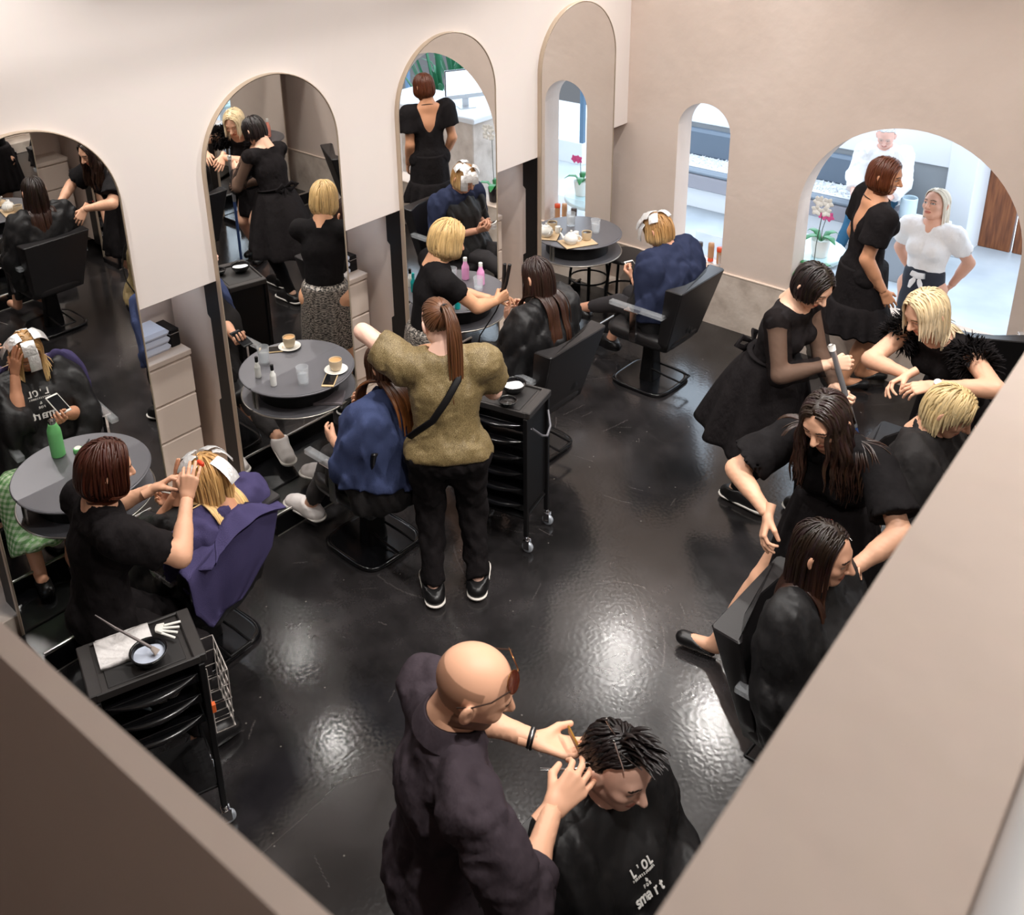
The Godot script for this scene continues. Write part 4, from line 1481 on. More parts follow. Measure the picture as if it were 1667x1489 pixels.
func hair(J: Dictionary, o: Dictionary) -> MeshInstance3D:
	var s: float = J.hs
	var T := Transform3D(J.HB.scaled(Vector3.ONE * s), J.head + J.HB.y * 0.02 * s - J.HB.z * 0.008 * s)
	var vol: float = o.get("vol", 1.08)
	var R := Vector3(0.0755, 0.091, 0.096) * vol
	var line: float = o.get("line", 0.5)
	var col: Color = lin(o.color)
	var tip: Color = lin(o.get("tip", o.color))
	var r := RandomNumberGenerator.new()
	r.seed = o.get("seed", 1)
	var grow: float = o.get("clear", 0.022)
	var C := [[J.neck - J.B2.y * 0.05 * s, J.head - J.HB.y * 0.06 * s, 0.066 * s, 0.056 * s], [J.shl, J.shr, 0.056 * s + grow, 0.056 * s + grow], [J.chest, J.neck - J.B2.y * 0.06 * s, 0.125 * s + grow * 0.5, 0.1 * s + grow * 0.5], [J.waist, J.chest, 0.1 * s + grow * 0.5, 0.125 * s + grow * 0.5], [J.shl, J.ell, 0.05 * s + grow, 0.045 * s + grow], [J.shr, J.elr, 0.05 * s + grow, 0.045 * s + grow]]
	var g := geo()
	# scalp cap
	var rings := []
	var nu := 28
	var nv := 18
	for v in nv + 1:
		var th := PI * v / nv
		var ring := []
		for u in nu:
			var ph := TAU * u / nu
			var d := Vector3(sin(th) * cos(ph), cos(th), sin(th) * sin(ph))
			var k := 1.0 if hair_ok(d, line) else 0.84
			ring.append(T * (d * R * k))
		rings.append(ring)
	g.col = col * 0.9
	g.loft(rings)
	var n: int = int(o.get("n", 240) * 2.3)
	var len0: float = o.get("len", 0.25)
	var fr: float = o.get("front", len0)
	var part: float = o.get("part", 0.0)
	var grav: float = o.get("grav", 0.4)
	var step := 0.0165
	var wid: float = o.get("wid", 0.0075)
	var style: String = o.get("style", "down")
	var gather: Vector3 = T * o.get("gather", Vector3(0, 0.02, -0.115))
	var curl: float = o.get("curl", 0.0)
	var Ti := T.affine_inverse()
	var mess: float = o.get("mess", 0.03)
	for i in n:
		var y := 1.0 - 2.0 * (i + 0.5) / n
		var a := i * 2.399963 + r.randf() * 0.2
		var q := sqrt(1.0 - y * y)
		var d := Vector3(q * cos(a), y, q * sin(a))
		if not hair_ok(d, line + 0.02): continue
		var out := (T.basis * d).normalized()
		var lift := 1.0 + r.randf_range(0.0, 0.05)
		var p := T * (d * R * lift)
		var v: Vector3
		var L: float
		if style == "pony":
			v = gather - p
			L = v.length() * 1.25
		else:
			var away := Vector3(signf(d.x - part) * 1.0, -0.1, o.get("sweep", -0.35) - maxf(d.z, 0.0) * o.get("back", 0.3))
			if d.z < 0.15: away.x *= clampf((d.z + 0.55) / 0.7, 0.12, 1.0)
			if d.z < 0.15: away.y -= 0.5
			v = T.basis * away
			L = lerpf(len0, fr, clampf((d.z + 0.1) / 0.7, 0.0, 1.0)) * r.randf_range(0.9, 1.05)
			if style == "level":
				# blunt cut: reach down to one height below the head's middle
				L = maxf(0.05, (p.y - (J.head.y - len0 * s))) * 1.4 + 0.05
		v = (v - out * v.dot(out)).normalized()
		var pts := [p - out * 0.004]
		var steps := maxi(3, int(L / step))
		var floor_y: float = J.head.y - len0 * s - r.randf_range(-0.004, 0.01)
		for k in steps:
			if style == "pony":
				v = (v + (gather - p).normalized() * 0.5).normalized()
			else:
				v = (v + Vector3.DOWN * grav + Vector3(r.randf_range(-1, 1), 0, r.randf_range(-1, 1)) * mess).normalized()
			if curl > 0.0 and k > 4: v = (v + (T.basis.x * sin(k * 0.75 + i * 0.37) + T.basis.z * cos(k * 0.75 + i * 0.37)) * curl).normalized()
			p += v * step
			# lie on the skull above the ears, never inside it
			var l := Ti * p
			var e := (l / R).length()
			if e < lift: p = T * (l * (lift / maxf(e, 0.01)))
			elif l.y > -0.015 and e > lift: p = T * (l * (lerpf(e, lift, 0.85) / e))
			elif style == "level" and e > lift + 0.22: p = T * (l * (lerpf(e, lift + 0.22, 0.3) / e))
			# and off the face
			if style != "pony" and l.z > 0.0:
				var fq: Vector3 = (l - Vector3(0, -0.055, 0.045)) / Vector3(0.072, 0.085, 0.068)
				if fq.length() < 1.0:
					l.x += signf(l.x) * 0.012
					l.z -= 0.012
					p = T * l
					v = (v + T.basis.x * signf(l.x) * 0.8).normalized()
			if style != "pony": p = push_out(p, J, C)
			var prev: Vector3 = pts[pts.size() - 1]
			if style == "level" and p.y < floor_y: break
			if p.distance_to(prev) > 0.004:
				v = (v * 0.3 + (p - prev).normalized() * 0.7).normalized()
				pts.append(p)
		var m := pts.size()
		if m < 3: continue
		var tone := r.randf_range(0.8, 1.12)
		if o.has("streak") and r.randf() < 0.3: tone *= o.streak
		var rr := []
		var cc := []
		for k in m:
			var t := float(k) / (m - 1)
			rr.append(wid * s * (0.7 + 0.3 * sin(t * PI)) * (1.0 if t < 0.7 else lerpf(1.0, o.get("taper", 0.3), (t - 0.7) / 0.3)))
			cc.append(col.lerp(tip, smoothstep(0.2, 0.95, t)) * tone)
		g.tube(pts, rr, 4, true, 0.5, out, cc)
	if style == "pony":
		# the tail: a bundle falling from the gather point
		var m: int = o.get("tail_n", 46) * 2
		for i in m:
			var p = gather + J.HB.x * r.randf_range(-1, 1) * 0.014 + J.HB.y * r.randf_range(-1, 1) * 0.014
			var v: Vector3 = (-J.HB.z * 0.9 + Vector3(r.randf_range(-0.12, 0.12), 0.25, r.randf_range(-0.12, 0.12))).normalized()
			var pts := [p]
			var side := Vector3(r.randf_range(-1, 1), 0, r.randf_range(-1, 1)) * 0.03
			for k in int(len0 * r.randf_range(0.82, 1.05) / step):
				v = (v + Vector3.DOWN * 0.3 + side * (0.6 if k < 10 else -0.3)).normalized()
				p += v * step
				p = push_out(p, J, C)
				pts.append(p)
			var rr := []
			var cc := []
			var tone := r.randf_range(0.6, 1.2)
			for k in pts.size():
				var t := float(k) / (pts.size() - 1)
				rr.append(wid * 0.95 * s * lerpf(1.0, 0.35, t * t))
				cc.append(col.lerp(tip, t) * tone)
			g.tube(pts, rr, 5, true, 0.7, -J.HB.z, cc)
	var mi := wear_geo(J, g, "hair", MAT.hair)
	if style == "pony":
		var t := geo()
		var ring := []
		for k in 13: ring.append(gather - J.HB.z * 0.006 + (J.HB.x * cos(TAU * k / 12) + J.HB.y * sin(TAU * k / 12)) * 0.02)
		t.tube(ring, 0.0055, 6, false)
		wear_geo(J, t, "hair_tie", MAT.black, mi)
	return mi

# ---------------------------------------------------------------- styling chairs
func styling_chair(label: String, at: Vector3, turn: float, proto = null) -> Node3D:
	if proto != null: return copy_of(proto, label, at, turn)
	var o := thing("styling_chair", label, "chair", at, turn, "black styling chairs")
	var sq := func(w: float, d: float, r: float, y: float) -> Array:
		var ring := []
		for i in 40:
			var a := TAU * i / 40
			var c := cos(a)
			var s := sin(a)
			ring.append(Vector3(signf(c) * pow(absf(c), r) * w, y, signf(s) * pow(absf(s), r) * d))
		return ring
	# base plate with a raised rolled rim
	var g := geo()
	g.loft([sq.call(0.2, 0.2, 0.45, 0.0), sq.call(0.215, 0.215, 0.45, 0.006), sq.call(0.218, 0.218, 0.45, 0.02), sq.call(0.21, 0.21, 0.45, 0.03), sq.call(0.2, 0.2, 0.45, 0.026), sq.call(0.19, 0.19, 0.45, 0.022), sq.call(0.02, 0.02, 0.7, 0.026)], true, true, true)
	put(g, "base_plate", MAT.black_gloss, o)
	g = geo()
	g.loft([sq.call(0.07, 0.055, 0.4, 0.024), sq.call(0.058, 0.045, 0.4, 0.2), sq.call(0.05, 0.04, 0.4, 0.37)], true, true, true)
	put(g, "column", MAT.black, o)
	g = geo()
	for s in [-1.0, 1.0]:
		g.tube([Vector3(0.05 * s, 0.12, -0.03), Vector3(0.06 * s, 0.11, -0.15), Vector3(0.06 * s, 0.1, -0.27)], 0.007, 8)
	g.tube([Vector3(-0.06, 0.1, -0.27), Vector3(0.06, 0.1, -0.27)], 0.007, 8)
	put(g, "pump_lever", MAT.black, o)
	# seat
	g = geo()
	g.loft([sq.call(0.18, 0.2, 0.35, 0.355), sq.call(0.215, 0.24, 0.35, 0.37), sq.call(0.225, 0.252, 0.35, 0.405), sq.call(0.222, 0.25, 0.35, 0.435), sq.call(0.2, 0.225, 0.4, 0.455), sq.call(0.02, 0.02, 0.8, 0.46)], true, true, true)
	put(g, "seat", MAT.leather, o)
	# back: a wide slab, broad at the top, leaning outward
	g = geo()
	var rings := []
	for k in 7:
		var t := k / 6.0
		var y := lerpf(0.37, 0.85, t)
		var w := lerpf(0.205, 0.265, t)
		var z := lerpf(-0.2, -0.33, t)
		var th := 0.034
		var ring := []
		for p in [[-1, -1, 0.02], [-1, 1, 0.02]]: pass
		var b := 0.012
		ring = [Vector3(-w + b, y, z - th), Vector3(-w, y, z - th + b), Vector3(-w - 0.004, y, z + th + 0.05 * t), Vector3(-w + b, y, z + th + 0.055 * t), Vector3(-w * 0.5, y, z + th), Vector3(0, y, z + th - 0.012), Vector3(w * 0.5, y, z + th), Vector3(w - b, y, z + th + 0.055 * t), Vector3(w + 0.004, y, z + th + 0.05 * t), Vector3(w, y, z - th + b), Vector3(w - b, y, z - th)]
		rings.append(ring)
	var lid := []
	for p in rings[6]: lid.append(Vector3(p.x * 0.985, p.y + 0.006, lerpf(p.z, -0.33, 0.12)))
	g.loft(rings, true, true, false)
	put(g, "backrest", MAT.leather, o)
	g = geo()
	g.smooth = false
	g.loft([rings[6], lid], true, false, false)
	g.face(lid if (lid[2] - lid[0]).cross(lid[1] - lid[0]).y > 0 else _rev(lid))
	put(g, "backrest_top", MAT.leather, o)
	# clear acrylic arms on chrome brackets
	for s in [-1.0, 1.0]:
		put(bx(Vector3(0.262 * s - 0.022, 0.635, -0.24), Vector3(0.262 * s + 0.022, 0.665, 0.17), 0.004), "armrest", MAT.acrylic, o)
		g = geo()
		g.box(Vector3(0.26 * s - 0.02, 0.4, -0.03), Vector3(0.26 * s + 0.0, 0.635, 0.02), 0.003)
		g.box(Vector3(0.262 * s - 0.03, 0.628, -0.06), Vector3(0.262 * s + 0.024, 0.636, 0.05), 0.002)
		put(g, "arm_bracket", MAT.chrome, o)
	return o

func _rev(a: Array) -> Array:
	var b := a.duplicate()
	b.reverse()
	return b

func build_chairs():
	var c := styling_chair("black styling chair under the client in foils and purple towel", Vector3(0.66, 0, -1.84), -86)
	styling_chair("black styling chair hidden below the client in the blue towel", Vector3(0.73, 0, -2.88), -90, c)
	styling_chair("black styling chair behind the client with long dark straight hair", Vector3(0.79, 0, -4.17), -90, c)
	styling_chair("black styling chair of the client in the navy towel", Vector3(0.91, 0, -5.34), -90, c)
	styling_chair("black styling chair with clear arms under the long-haired client by the parapet", Vector3(3.2, 0, -2.96), 90, c)
	styling_chair("black styling chair under the client with short fair hair", Vector3(3.12, 0, -4.2), 90, c)
	styling_chair("black styling chair under the dark-haired client beside the bald barber", Vector3(3.2, 0, -1.74), 88, c)
	styling_chair("empty black styling chair turned to the wall below the wide arch", Vector3(2.74, 0, -6.0), 208, c)

# ---------------------------------------------------------------- small pieces worn or carried
func collar(J: Dictionary, m: Material):
	var g := geo()
	var s: float = J.s
	var rings := []
	for k in 21:
		var a := lerpf(0.42, TAU - 0.42, k / 20.0)   # open at the front
		var d: Vector3 = J.B2.z * cos(a) + J.B2.x * sin(a)
		var c: Vector3 = J.neck + J.B2.y * (0.012 - 0.03 * maxf(0.0, cos(a))) * s
		var i := c + d * 0.07 * s
		rings.append([i, i + J.B2.y * 0.034 * s - d * 0.004, i + J.B2.y * 0.036 * s + d * 0.006, c + d * 0.1 * s - J.B2.y * 0.012 * s, c + d * 0.098 * s - J.B2.y * 0.016 * s])
	g.loft(rings, true, true, true)
	wear_geo(J, g, "collar", m)

func cuff(J: Dictionary, q: String, t: float, r: float, m: Material):
	var a: Vector3 = J["el" + q].lerp(J["wr" + q], t - 0.07)
	var b: Vector3 = J["el" + q].lerp(J["wr" + q], t + 0.12)
	var g := geo()
	g.tube([a, a.lerp(b, 0.1), a.lerp(b, 0.5), a.lerp(b, 0.9), b], [r * 0.95, r * 1.12, r * 1.16, r * 1.12, r * 0.9], 18)
	wear_geo(J, g, "rolled_cuff", m)

func sleeves(J: Dictionary, called: String, m: Material, to: float, grow: float, from := 0.0):
	for q in ["l", "r"]:
		var b := bounds(J, ["sh" + q, "el" + q, "wr" + q], 0.12)
		var f := Field.new(b[0], b[1], 0.011)
		var s: float = J.s
		if from < 1.0: f.cap(J["sh" + q], J["el" + q], 0.05 * s + grow, 0.045 * s + grow, 0.03)
		var e: Vector3 = J["el" + q].lerp(J["wr" + q], maxf(0.0, from - 1.0))
		f.cap(e, J["el" + q].lerp(J["wr" + q], to - 1.0), 0.042 * s + grow, 0.034 * s + grow, 0.02, 1.0, Vector3.ZERO, true)
		f.ripple(folds(8, 12.0), 0.006, Basis.from_scale(Vector3(1.0, 0.7, 1.0)))
		wear(J, f, called, m)

func cape_sleeves(J: Dictionary, m: Material):
	# wide split sleeves hanging like a short cape from the shoulders
	for q in ["l", "r"]:
		var sh: Vector3 = J["sh" + q]
		var el: Vector3 = J["el" + q]
		var b := bounds(J, ["sh" + q, "el" + q, "neck"], 0.16)
		var f := Field.new(b[0], b[1], 0.012)
		f.cap(J.neck.lerp(sh, 0.5), sh, 0.07, 0.075, 0.04)
		f.cap(sh, sh.lerp(el, 0.78), 0.072, 0.1, 0.03, 1.0, Vector3.ZERO, true)
		f.ripple(folds(4, 8.0), 0.006, Basis.from_scale(Vector3(1.0, 0.4, 1.0)))
		# the split that bares the arm
		f.cap(sh.lerp(el, 0.45) + J.B2.z * 0.09, sh.lerp(el, 0.95) + J.B2.z * 0.1, 0.02, 0.06, 0.01, 1.0, Vector3.ZERO, false, true)
		f.ell(J.neck + J.B2.y * 0.05, Vector3(0.075, 0.07, 0.075), 0.01, Basis(), true)
		wear(J, f, "cape_sleeve", m)

func sunglasses(J: Dictionary):
	var T := Transform3D(J.HB.scaled(Vector3.ONE * J.hs), J.head)
	var o := thing("sunglasses", "amber-lensed sunglasses pushed up on the bald head", "sunglasses", T * Vector3(0, 0.075, 0.07))
	var inv := Transform3D(Basis(), -o.position) * T
	var lens := mat("amber_lens", Color(0.36, 0.13, 0.05, 0.6), 0.06, 0.0, {"transparency": BaseMaterial3D.TRANSPARENCY_ALPHA})
	var gold := mat("gold_wire", rgb(150, 104, 60), 0.25, 0.9)
	for s in [-1.0, 1.0]:
		var g := geo()
		var ring := []
		var rim := []
		for k in 20:
			var a := TAU * k / 20
			var p := Vector3(0.033 * s + cos(a) * 0.027, 0.084 + sin(a) * 0.021 - cos(a) * s * 0.004, 0.083 - sin(a) * 0.016 - absf(0.033 * s + cos(a) * 0.027) * 0.35)
			ring.append(p)
			rim.append(p)
		rim.append(rim[0])
		var back := []
		for p in ring: back.append(p + Vector3(0, 0.0015, 0.0015))
		g.loft([ring, back], true, true, true)
		var h := geo()
		h.add(g, inv)
		put(h, "lens", lens, o)
		g = geo()
		g.tube(rim, 0.0014, 6, false)
		h = geo()
		h.add(g, inv)
		put(h, "rim", gold, o)
		g = geo()
		g.tube([Vector3(0.06 * s, 0.084, 0.066), Vector3(0.08 * s, 0.05, 0.03), Vector3(0.084 * s, 0.018, -0.01), Vector3(0.08 * s, 0.0, -0.04)], 0.002, 6)
		h = geo()
		h.add(g, inv)
		put(h, "temple_arm", mat("dark_arm", rgb(52, 34, 26), 0.4), o)
	var g := geo()
	g.tube([Vector3(-0.008, 0.088, 0.08), Vector3(0, 0.093, 0.079), Vector3(0.008, 0.088, 0.08)], 0.0016, 6)
	var h := geo()
	h.add(g, inv)
	put(h, "bridge", gold, o)

func band(J: Dictionary, q: String, r: float, w: float, t := 0.94) -> Geo:
	var ax: Vector3 = (J["wr" + q] - J["el" + q]).normalized()
	var c: Vector3 = J["el" + q].lerp(J["wr" + q], t)
	var g := geo()
	g.tube([c - ax * w, c - ax * w * 0.8, c + ax * w * 0.8, c + ax * w], [r * 0.96, r, r, r * 0.96], 18)
	return g

func bracelet(J: Dictionary, q: String, m: Material):
	var g := band(J, q, 0.031, 0.007)
	g.add(band(J, q, 0.031, 0.004, 0.86))
	var o := thing("bracelet", "dark bracelet on the bald barber's wrist", "bracelet", J["wr" + q])
	var h := geo()
	h.add(band(J, q, 0.0325, 0.0085), Transform3D(Basis(), -o.position))
	put(h, "strap", m, o)
	h = geo()
	h.add(band(J, q, 0.0335, 0.002), Transform3D(Basis(), -o.position))
	put(h, "clasp_line", MAT.steel, o)

func watch(J: Dictionary, q: String):
	var o := thing("wristwatch", "white-faced wristwatch on the feather-sleeved stylist's arm", "watch", J["wr" + q])
	var inv := Transform3D(Basis(), -o.position)
	var h := geo()
	h.add(band(J, q, 0.0305, 0.008, 0.92), inv)
	put(h, "strap", mat("watch_strap", rgb(226, 200, 186), 0.5), o)
	var ax: Vector3 = (J["wr" + q] - J["el" + q]).normalized()
	var c: Vector3 = J["el" + q].lerp(J["wr" + q], 0.92)
	var up := (Vector3.UP + Vector3(0.3, 0, 0.5))
	up = (up - ax * up.dot(ax)).normalized()
	var g := geo()
	g.xf = inv * Transform3D(Basis(ax, up, ax.cross(up)), c + up * 0.029)
	g.lathe([[0.0, 0.006], [0.013, 0.006], [0.013, 0.006], [0.0165, 0.007], [0.017, 0.0], [0.0, 0.0]], 20)
	put(g, "dial", MAT.white_gloss, o)

func ring_on(J: Dictionary, q: String):
	pass

func necklace(J: Dictionary):
	var g := geo()
	var pts := []
	for k in 21:
		var a := TAU * k / 20
		var d: Vector3 = J.B2.z * cos(a) + J.B2.x * sin(a)
		pts.append(J.neck + d * 0.075 * J.s + J.B2.y * (-0.03 - 0.03 * cos(a)) * J.s)
	g.tube(pts, 0.003, 6, false)
	wear_geo(J, g, "necklace_cord", MAT.black)

func bow(J: Dictionary, m: Material):
	# sash tied behind
	var c: Vector3 = J.pelvis + J.B1.y * 0.13 - J.B1.z * 0.13
	for s in [-1.0, 1.0]:
		var g := geo()
		var pts := [c, c + J.B.x * s * 0.05 - J.B.z * 0.03 + Vector3(0, 0.035, 0), c + J.B.x * s * 0.1 - J.B.z * 0.035 + Vector3(0, 0.01, 0), c + J.B.x * s * 0.05 - J.B.z * 0.02 + Vector3(0, -0.025, 0), c]
		g.tube(pts, [0.008, 0.02, 0.024, 0.018, 0.008], 8, true, 0.4, J.B.z)
		g.tube([c, c + J.B.x * s * 0.03 - J.B.z * 0.05 + Vector3(0, -0.1, 0), c + J.B.x * s * 0.05 - J.B.z * 0.09 + Vector3(0, -0.24, 0)], [0.008, 0.018, 0.026], 8, true, 0.25, J.B.z)
		wear_geo(J, g, "bow_loop", m)
	var g := geo()
	var ring := []
	for k in 25:
		var a := TAU * k / 24
		ring.append(J.pelvis + J.B1.y * 0.13 + J.B1.x * cos(a) * 0.135 + J.B1.z * sin(a) * 0.12)
	g.tube(ring, 0.018, 6, false, 0.4, Vector3.UP.cross(Vector3.UP) if false else Vector3.ZERO)
	wear_geo(J, g, "sash", m)

func strap(J: Dictionary, m: Material):
	# bag strap slung across the back
	var s: float = J.s
	var g := geo()
	var b: Vector3 = -J.B2.z
	var w: float = J.w
	g.tube([J.neck + J.B2.x * -0.06 * s + J.B2.y * 0.02 * s + J.B2.z * 0.05, J.neck - J.B2.x * 0.075 * s + J.B2.y * 0.015 * s + b * 0.07 * s, J.neck - J.B2.x * 0.06 * s - J.B2.y * 0.1 * s + b * 0.128 * s, J.chest + b * 0.142 * s * w, J.chest + J.B2.x * 0.07 * s - J.B2.y * 0.1 * s + b * 0.132 * s * w, J.waist + J.B2.x * 0.13 * s * w + b * 0.1 * s, J.waist + J.B2.x * 0.165 * s * w - J.B2.y * 0.05 + b * 0.03 * s], 0.017, 8, true, 0.25, b)
	wear_geo(J, g, "bag_strap", m)

func knot(J: Dictionary, m: Material):
	var c: Vector3 = J.waist + J.B1.z * 0.115 + J.B1.y * -0.03
	var g := geo()
	g.tube([c + J.B.x * 0.05 + Vector3(0, 0.01, 0), c, c - J.B.x * 0.05 + Vector3(0, 0.01, 0)], [0.02, 0.026, 0.02], 10)
	for s in [-1.0, 1.0]:
		g.tube([c, c + J.B.x * s * 0.03 + J.B.z * 0.02 + Vector3(0, -0.05, 0), c + J.B.x * s * 0.045 + J.B.z * 0.02 + Vector3(0, -0.1, 0)], [0.012, 0.02, 0.01], 8, true, 0.35, J.B.z)
	wear_geo(J, g, "blouse_knot", m)

func spikes(J: Dictionary):
	# damp tufts standing up over the crown, and steel sectioning clips
	var r := RandomNumberGenerator.new()
	r.seed = 40
	var T := Transform3D(J.HB.scaled(Vector3.ONE * J.hs), J.head)
	var g := geo()
	g.col = lin(rgb(22, 18, 18))
	for i in 46:
		var d := Vector3(r.randf_range(-0.35, 0.35), 1.0, r.randf_range(-0.1, 0.75)).normalized()
		var p: Vector3 = T * (d * Vector3(0.082, 0.1, 0.105) + Vector3(0, 0.02, 0))
		var v: Vector3 = (T.basis * (d + Vector3(r.randf_range(-0.3, 0.3), 0.0, r.randf_range(-0.2, 0.4)))).normalized()
		var pts := [p]
		for k in 5:
			v = (v + T.basis.z * 0.22 + Vector3(r.randf_range(-1, 1), -0.5, r.randf_range(-1, 1)) * 0.16).normalized()
			p += v * 0.014
			pts.append(p)
		g.tube(pts, [0.009, 0.01, 0.009, 0.007, 0.0045, 0.0015], 5, true, 0.5)
	wear_geo(J, g, "hair_tuft", MAT.hair)
	var k := 0
	for a in [[-0.6, 0.78, 0.15, -0.3], [-0.45, 0.85, 0.45, 0.5], [-0.25, 0.95, -0.35, 0.0]]:
		var d := Vector3(a[0], a[1], a[2]).normalized()
		var p: Vector3 = T * (d * Vector3(0.085, 0.102, 0.106) + Vector3(0, 0.02, 0))
		var along: Vector3 = (T.basis * Vector3(a[3], -0.4, 0.9)).normalized()
		var o := thing("sectioning_clip", "slim steel hair clip %s in the wet black hair" % ["above the ear", "nearest the forehead", "at the crown"][k], "hair clip", p)
		k += 1
		var h := geo()
		h.tube([-along * 0.035, along * 0.035], [0.0035, 0.002], 6)
		put(h, "clip_jaw", MAT.chrome, o)
		h = geo()
		h.tube([-along * 0.035 + d * 0.004, -along * 0.028 + d * 0.01], 0.004, 6)
		put(h, "clip_spring", MAT.steel, o)

# ---------------------------------------------------------------- the people
func people_materials():
	mat("skin", Color.WHITE, 0.52, 0.0, {"vertex_color_use_as_albedo": true})
	mat("hair", Color.WHITE, 0.36, 0.0, {"vertex_color_use_as_albedo": true})
	mat("black_cotton", rgb(33, 30, 31), 0.85)
	mat("black_jersey", rgb(28, 26, 27), 0.8)
	mat("cape_satin", rgb(30, 29, 30), 0.5)
	mat("cape_grey", rgb(44, 42, 42), 0.55)
	mat("shirt_plum", rgb(66, 58, 64), 0.8)
	mat("sheer_black", Color(0.12, 0.1, 0.1, 0.62), 0.7, 0.0, {"transparency": BaseMaterial3D.TRANSPARENCY_ALPHA})
	mat("white_cloth", rgb(236, 232, 230), 0.85)
	mat("white_shoe", rgb(238, 230, 226), 0.6)
	mat("black_shoe", rgb(20, 19, 20), 0.35)
	mat("sole_white", rgb(226, 220, 212), 0.6)
	mat("teal_denim", rgb(36, 84, 112), 0.85)
	mat("navy_skirt", rgb(24, 27, 40), 0.7)
	mat("foil", rgb(240, 240, 240), 0.35, 0.55)
	MAT.foil.normal_enabled = true
	MAT.foil.normal_texture = noise_tex(0.04, [], 256, FastNoiseLite.TYPE_CELLULAR, 3, 6, 5.0)
	triplanar(MAT.foil, 6.0, false)
	var wr := noise_tex(0.014, [], 512, FastNoiseLite.TYPE_SIMPLEX_SMOOTH, 4, 61, 9.0)
	for k in [["black_cotton", 0.55], ["black_jersey", 0.4], ["cape_satin", 0.3], ["cape_grey", 0.35], ["shirt_plum", 0.5], ["white_cloth", 0.6], ["navy_skirt", 0.3]]:
		var m: StandardMaterial3D = MAT[k[0]]
		m.normal_enabled = true
		m.normal_texture = wr
		m.normal_scale = k[1]
		triplanar(m, 1.7, false)
		m.uv1_scale = Vector3(2.2, 1.1, 2.2)
	for a in [["towel_purple", rgb(74, 68, 104)], ["towel_blue", rgb(70, 80, 116)], ["towel_navy", rgb(50, 56, 80)]]:
		var m := mat(a[0], a[1], 0.95)
		m.normal_enabled = true
		m.normal_texture = noise_tex(0.2, [], 256, FastNoiseLite.TYPE_SIMPLEX, 2, 7, 6.0)
		m.normal_scale = 0.6
		triplanar(m, 5.0, false)
	var ol := mat("olive_glitter", Color.WHITE, 0.6)
	ol.albedo_texture = noise_tex(0.35, [[0.0, rgb(80, 66, 38)], [0.6, rgb(104, 86, 52)], [0.7, rgb(114, 95, 60)], [0.76, rgb(220, 198, 146)], [1.0, rgb(240, 222, 170)]], 512, FastNoiseLite.TYPE_SIMPLEX, 2, 8)
	triplanar(ol, 1.6, false)
	var sq := mat("sequin_cloth", Color.WHITE, 0.4, 0.2)
	sq.albedo_texture = noise_tex(0.05, [[0.0, rgb(18, 16, 16)], [0.5, rgb(30, 27, 26)], [0.58, rgb(150, 140, 130)], [0.75, rgb(226, 216, 204)], [1.0, rgb(80, 72, 66)]], 256, FastNoiseLite.TYPE_SIMPLEX, 3, 18)
	triplanar(sq, 5.0, false)
	sq.uv1_scale = Vector3(3.0, 10.0, 3.0)
	for k in ["black_cotton", "black_jersey", "shirt_plum", "sheer_black", "cape_grey", "towel_navy", "towel_purple", "towel_blue"]: MAT[k].metallic_specular = 0.18
	MAT.cape_satin.metallic_specular = 0.4
	# gingham: woven squares of green and white
	var n := 64
	var im := Image.create(n, n, false, Image.FORMAT_RGB8)
	for y in n:
		for x in n:
			var a := int(x / 8) % 2
			var b := int(y / 8) % 2
			im.set_pixel(x, y, [rgb(226, 236, 212), rgb(150, 192, 132), rgb(84, 146, 78)][a + b])
	var gm := mat("gingham", Color.WHITE, 0.85)
	gm.albedo_texture = ImageTexture.create_from_image(im)
	triplanar(gm, 9.0, false)

func foil_pack(J: Dictionary, at: Vector3, dir: Vector3, out: Vector3, l := 0.1, w := 0.05):
	# a folded foil lying along the hair
	var g := geo()
	var side := dir.cross(out).normalized()
	var rows := []
	var r := RandomNumberGenerator.new()
	r.seed = int(at.x * 1000 + at.y * 333 + at.z * 77)
	for k in 6:
		var t := k / 5.0
		var p := at + dir * l * t + out * (0.008 + 0.012 * sin(t * PI)) + Vector3.DOWN * 0.02 * t * t
		var row := []
		for j in 5:
			var u := j / 4.0 - 0.5
			row.append(p + side * w * u + out * (0.004 * cos(u * PI) + r.randf_range(-0.0025, 0.0025)))
		for j in range(4, -1, -1):
			var u := j / 4.0 - 0.5
			row.append(p + side * w * u + out * (0.004 * cos(u * PI) - 0.003))
		rows.append(row)
	g.loft(rows, true, true, true)
	wear_geo(J, g, "foil", MAT.foil)

func foils_on(J: Dictionary, list: Array):
	# list of [x, y, z of a direction on the skull, length, width]
	for a in list:
		var d := Vector3(a[0], a[1], a[2]).normalized()
		var out: Vector3 = (J.HB * d).normalized()
		var p: Vector3 = J.head + J.HB * (d * Vector3(0.082, 0.098, 0.102)) + J.HB.y * 0.02
		var dir: Vector3 = (Vector3.DOWN * 1.0 + J.HB.z * a[5] + J.HB.x * d.x * 0.6)
		dir = (dir - out * dir.dot(out)).normalized()
		foil_pack(J, p, dir, out, a[3], a[4])

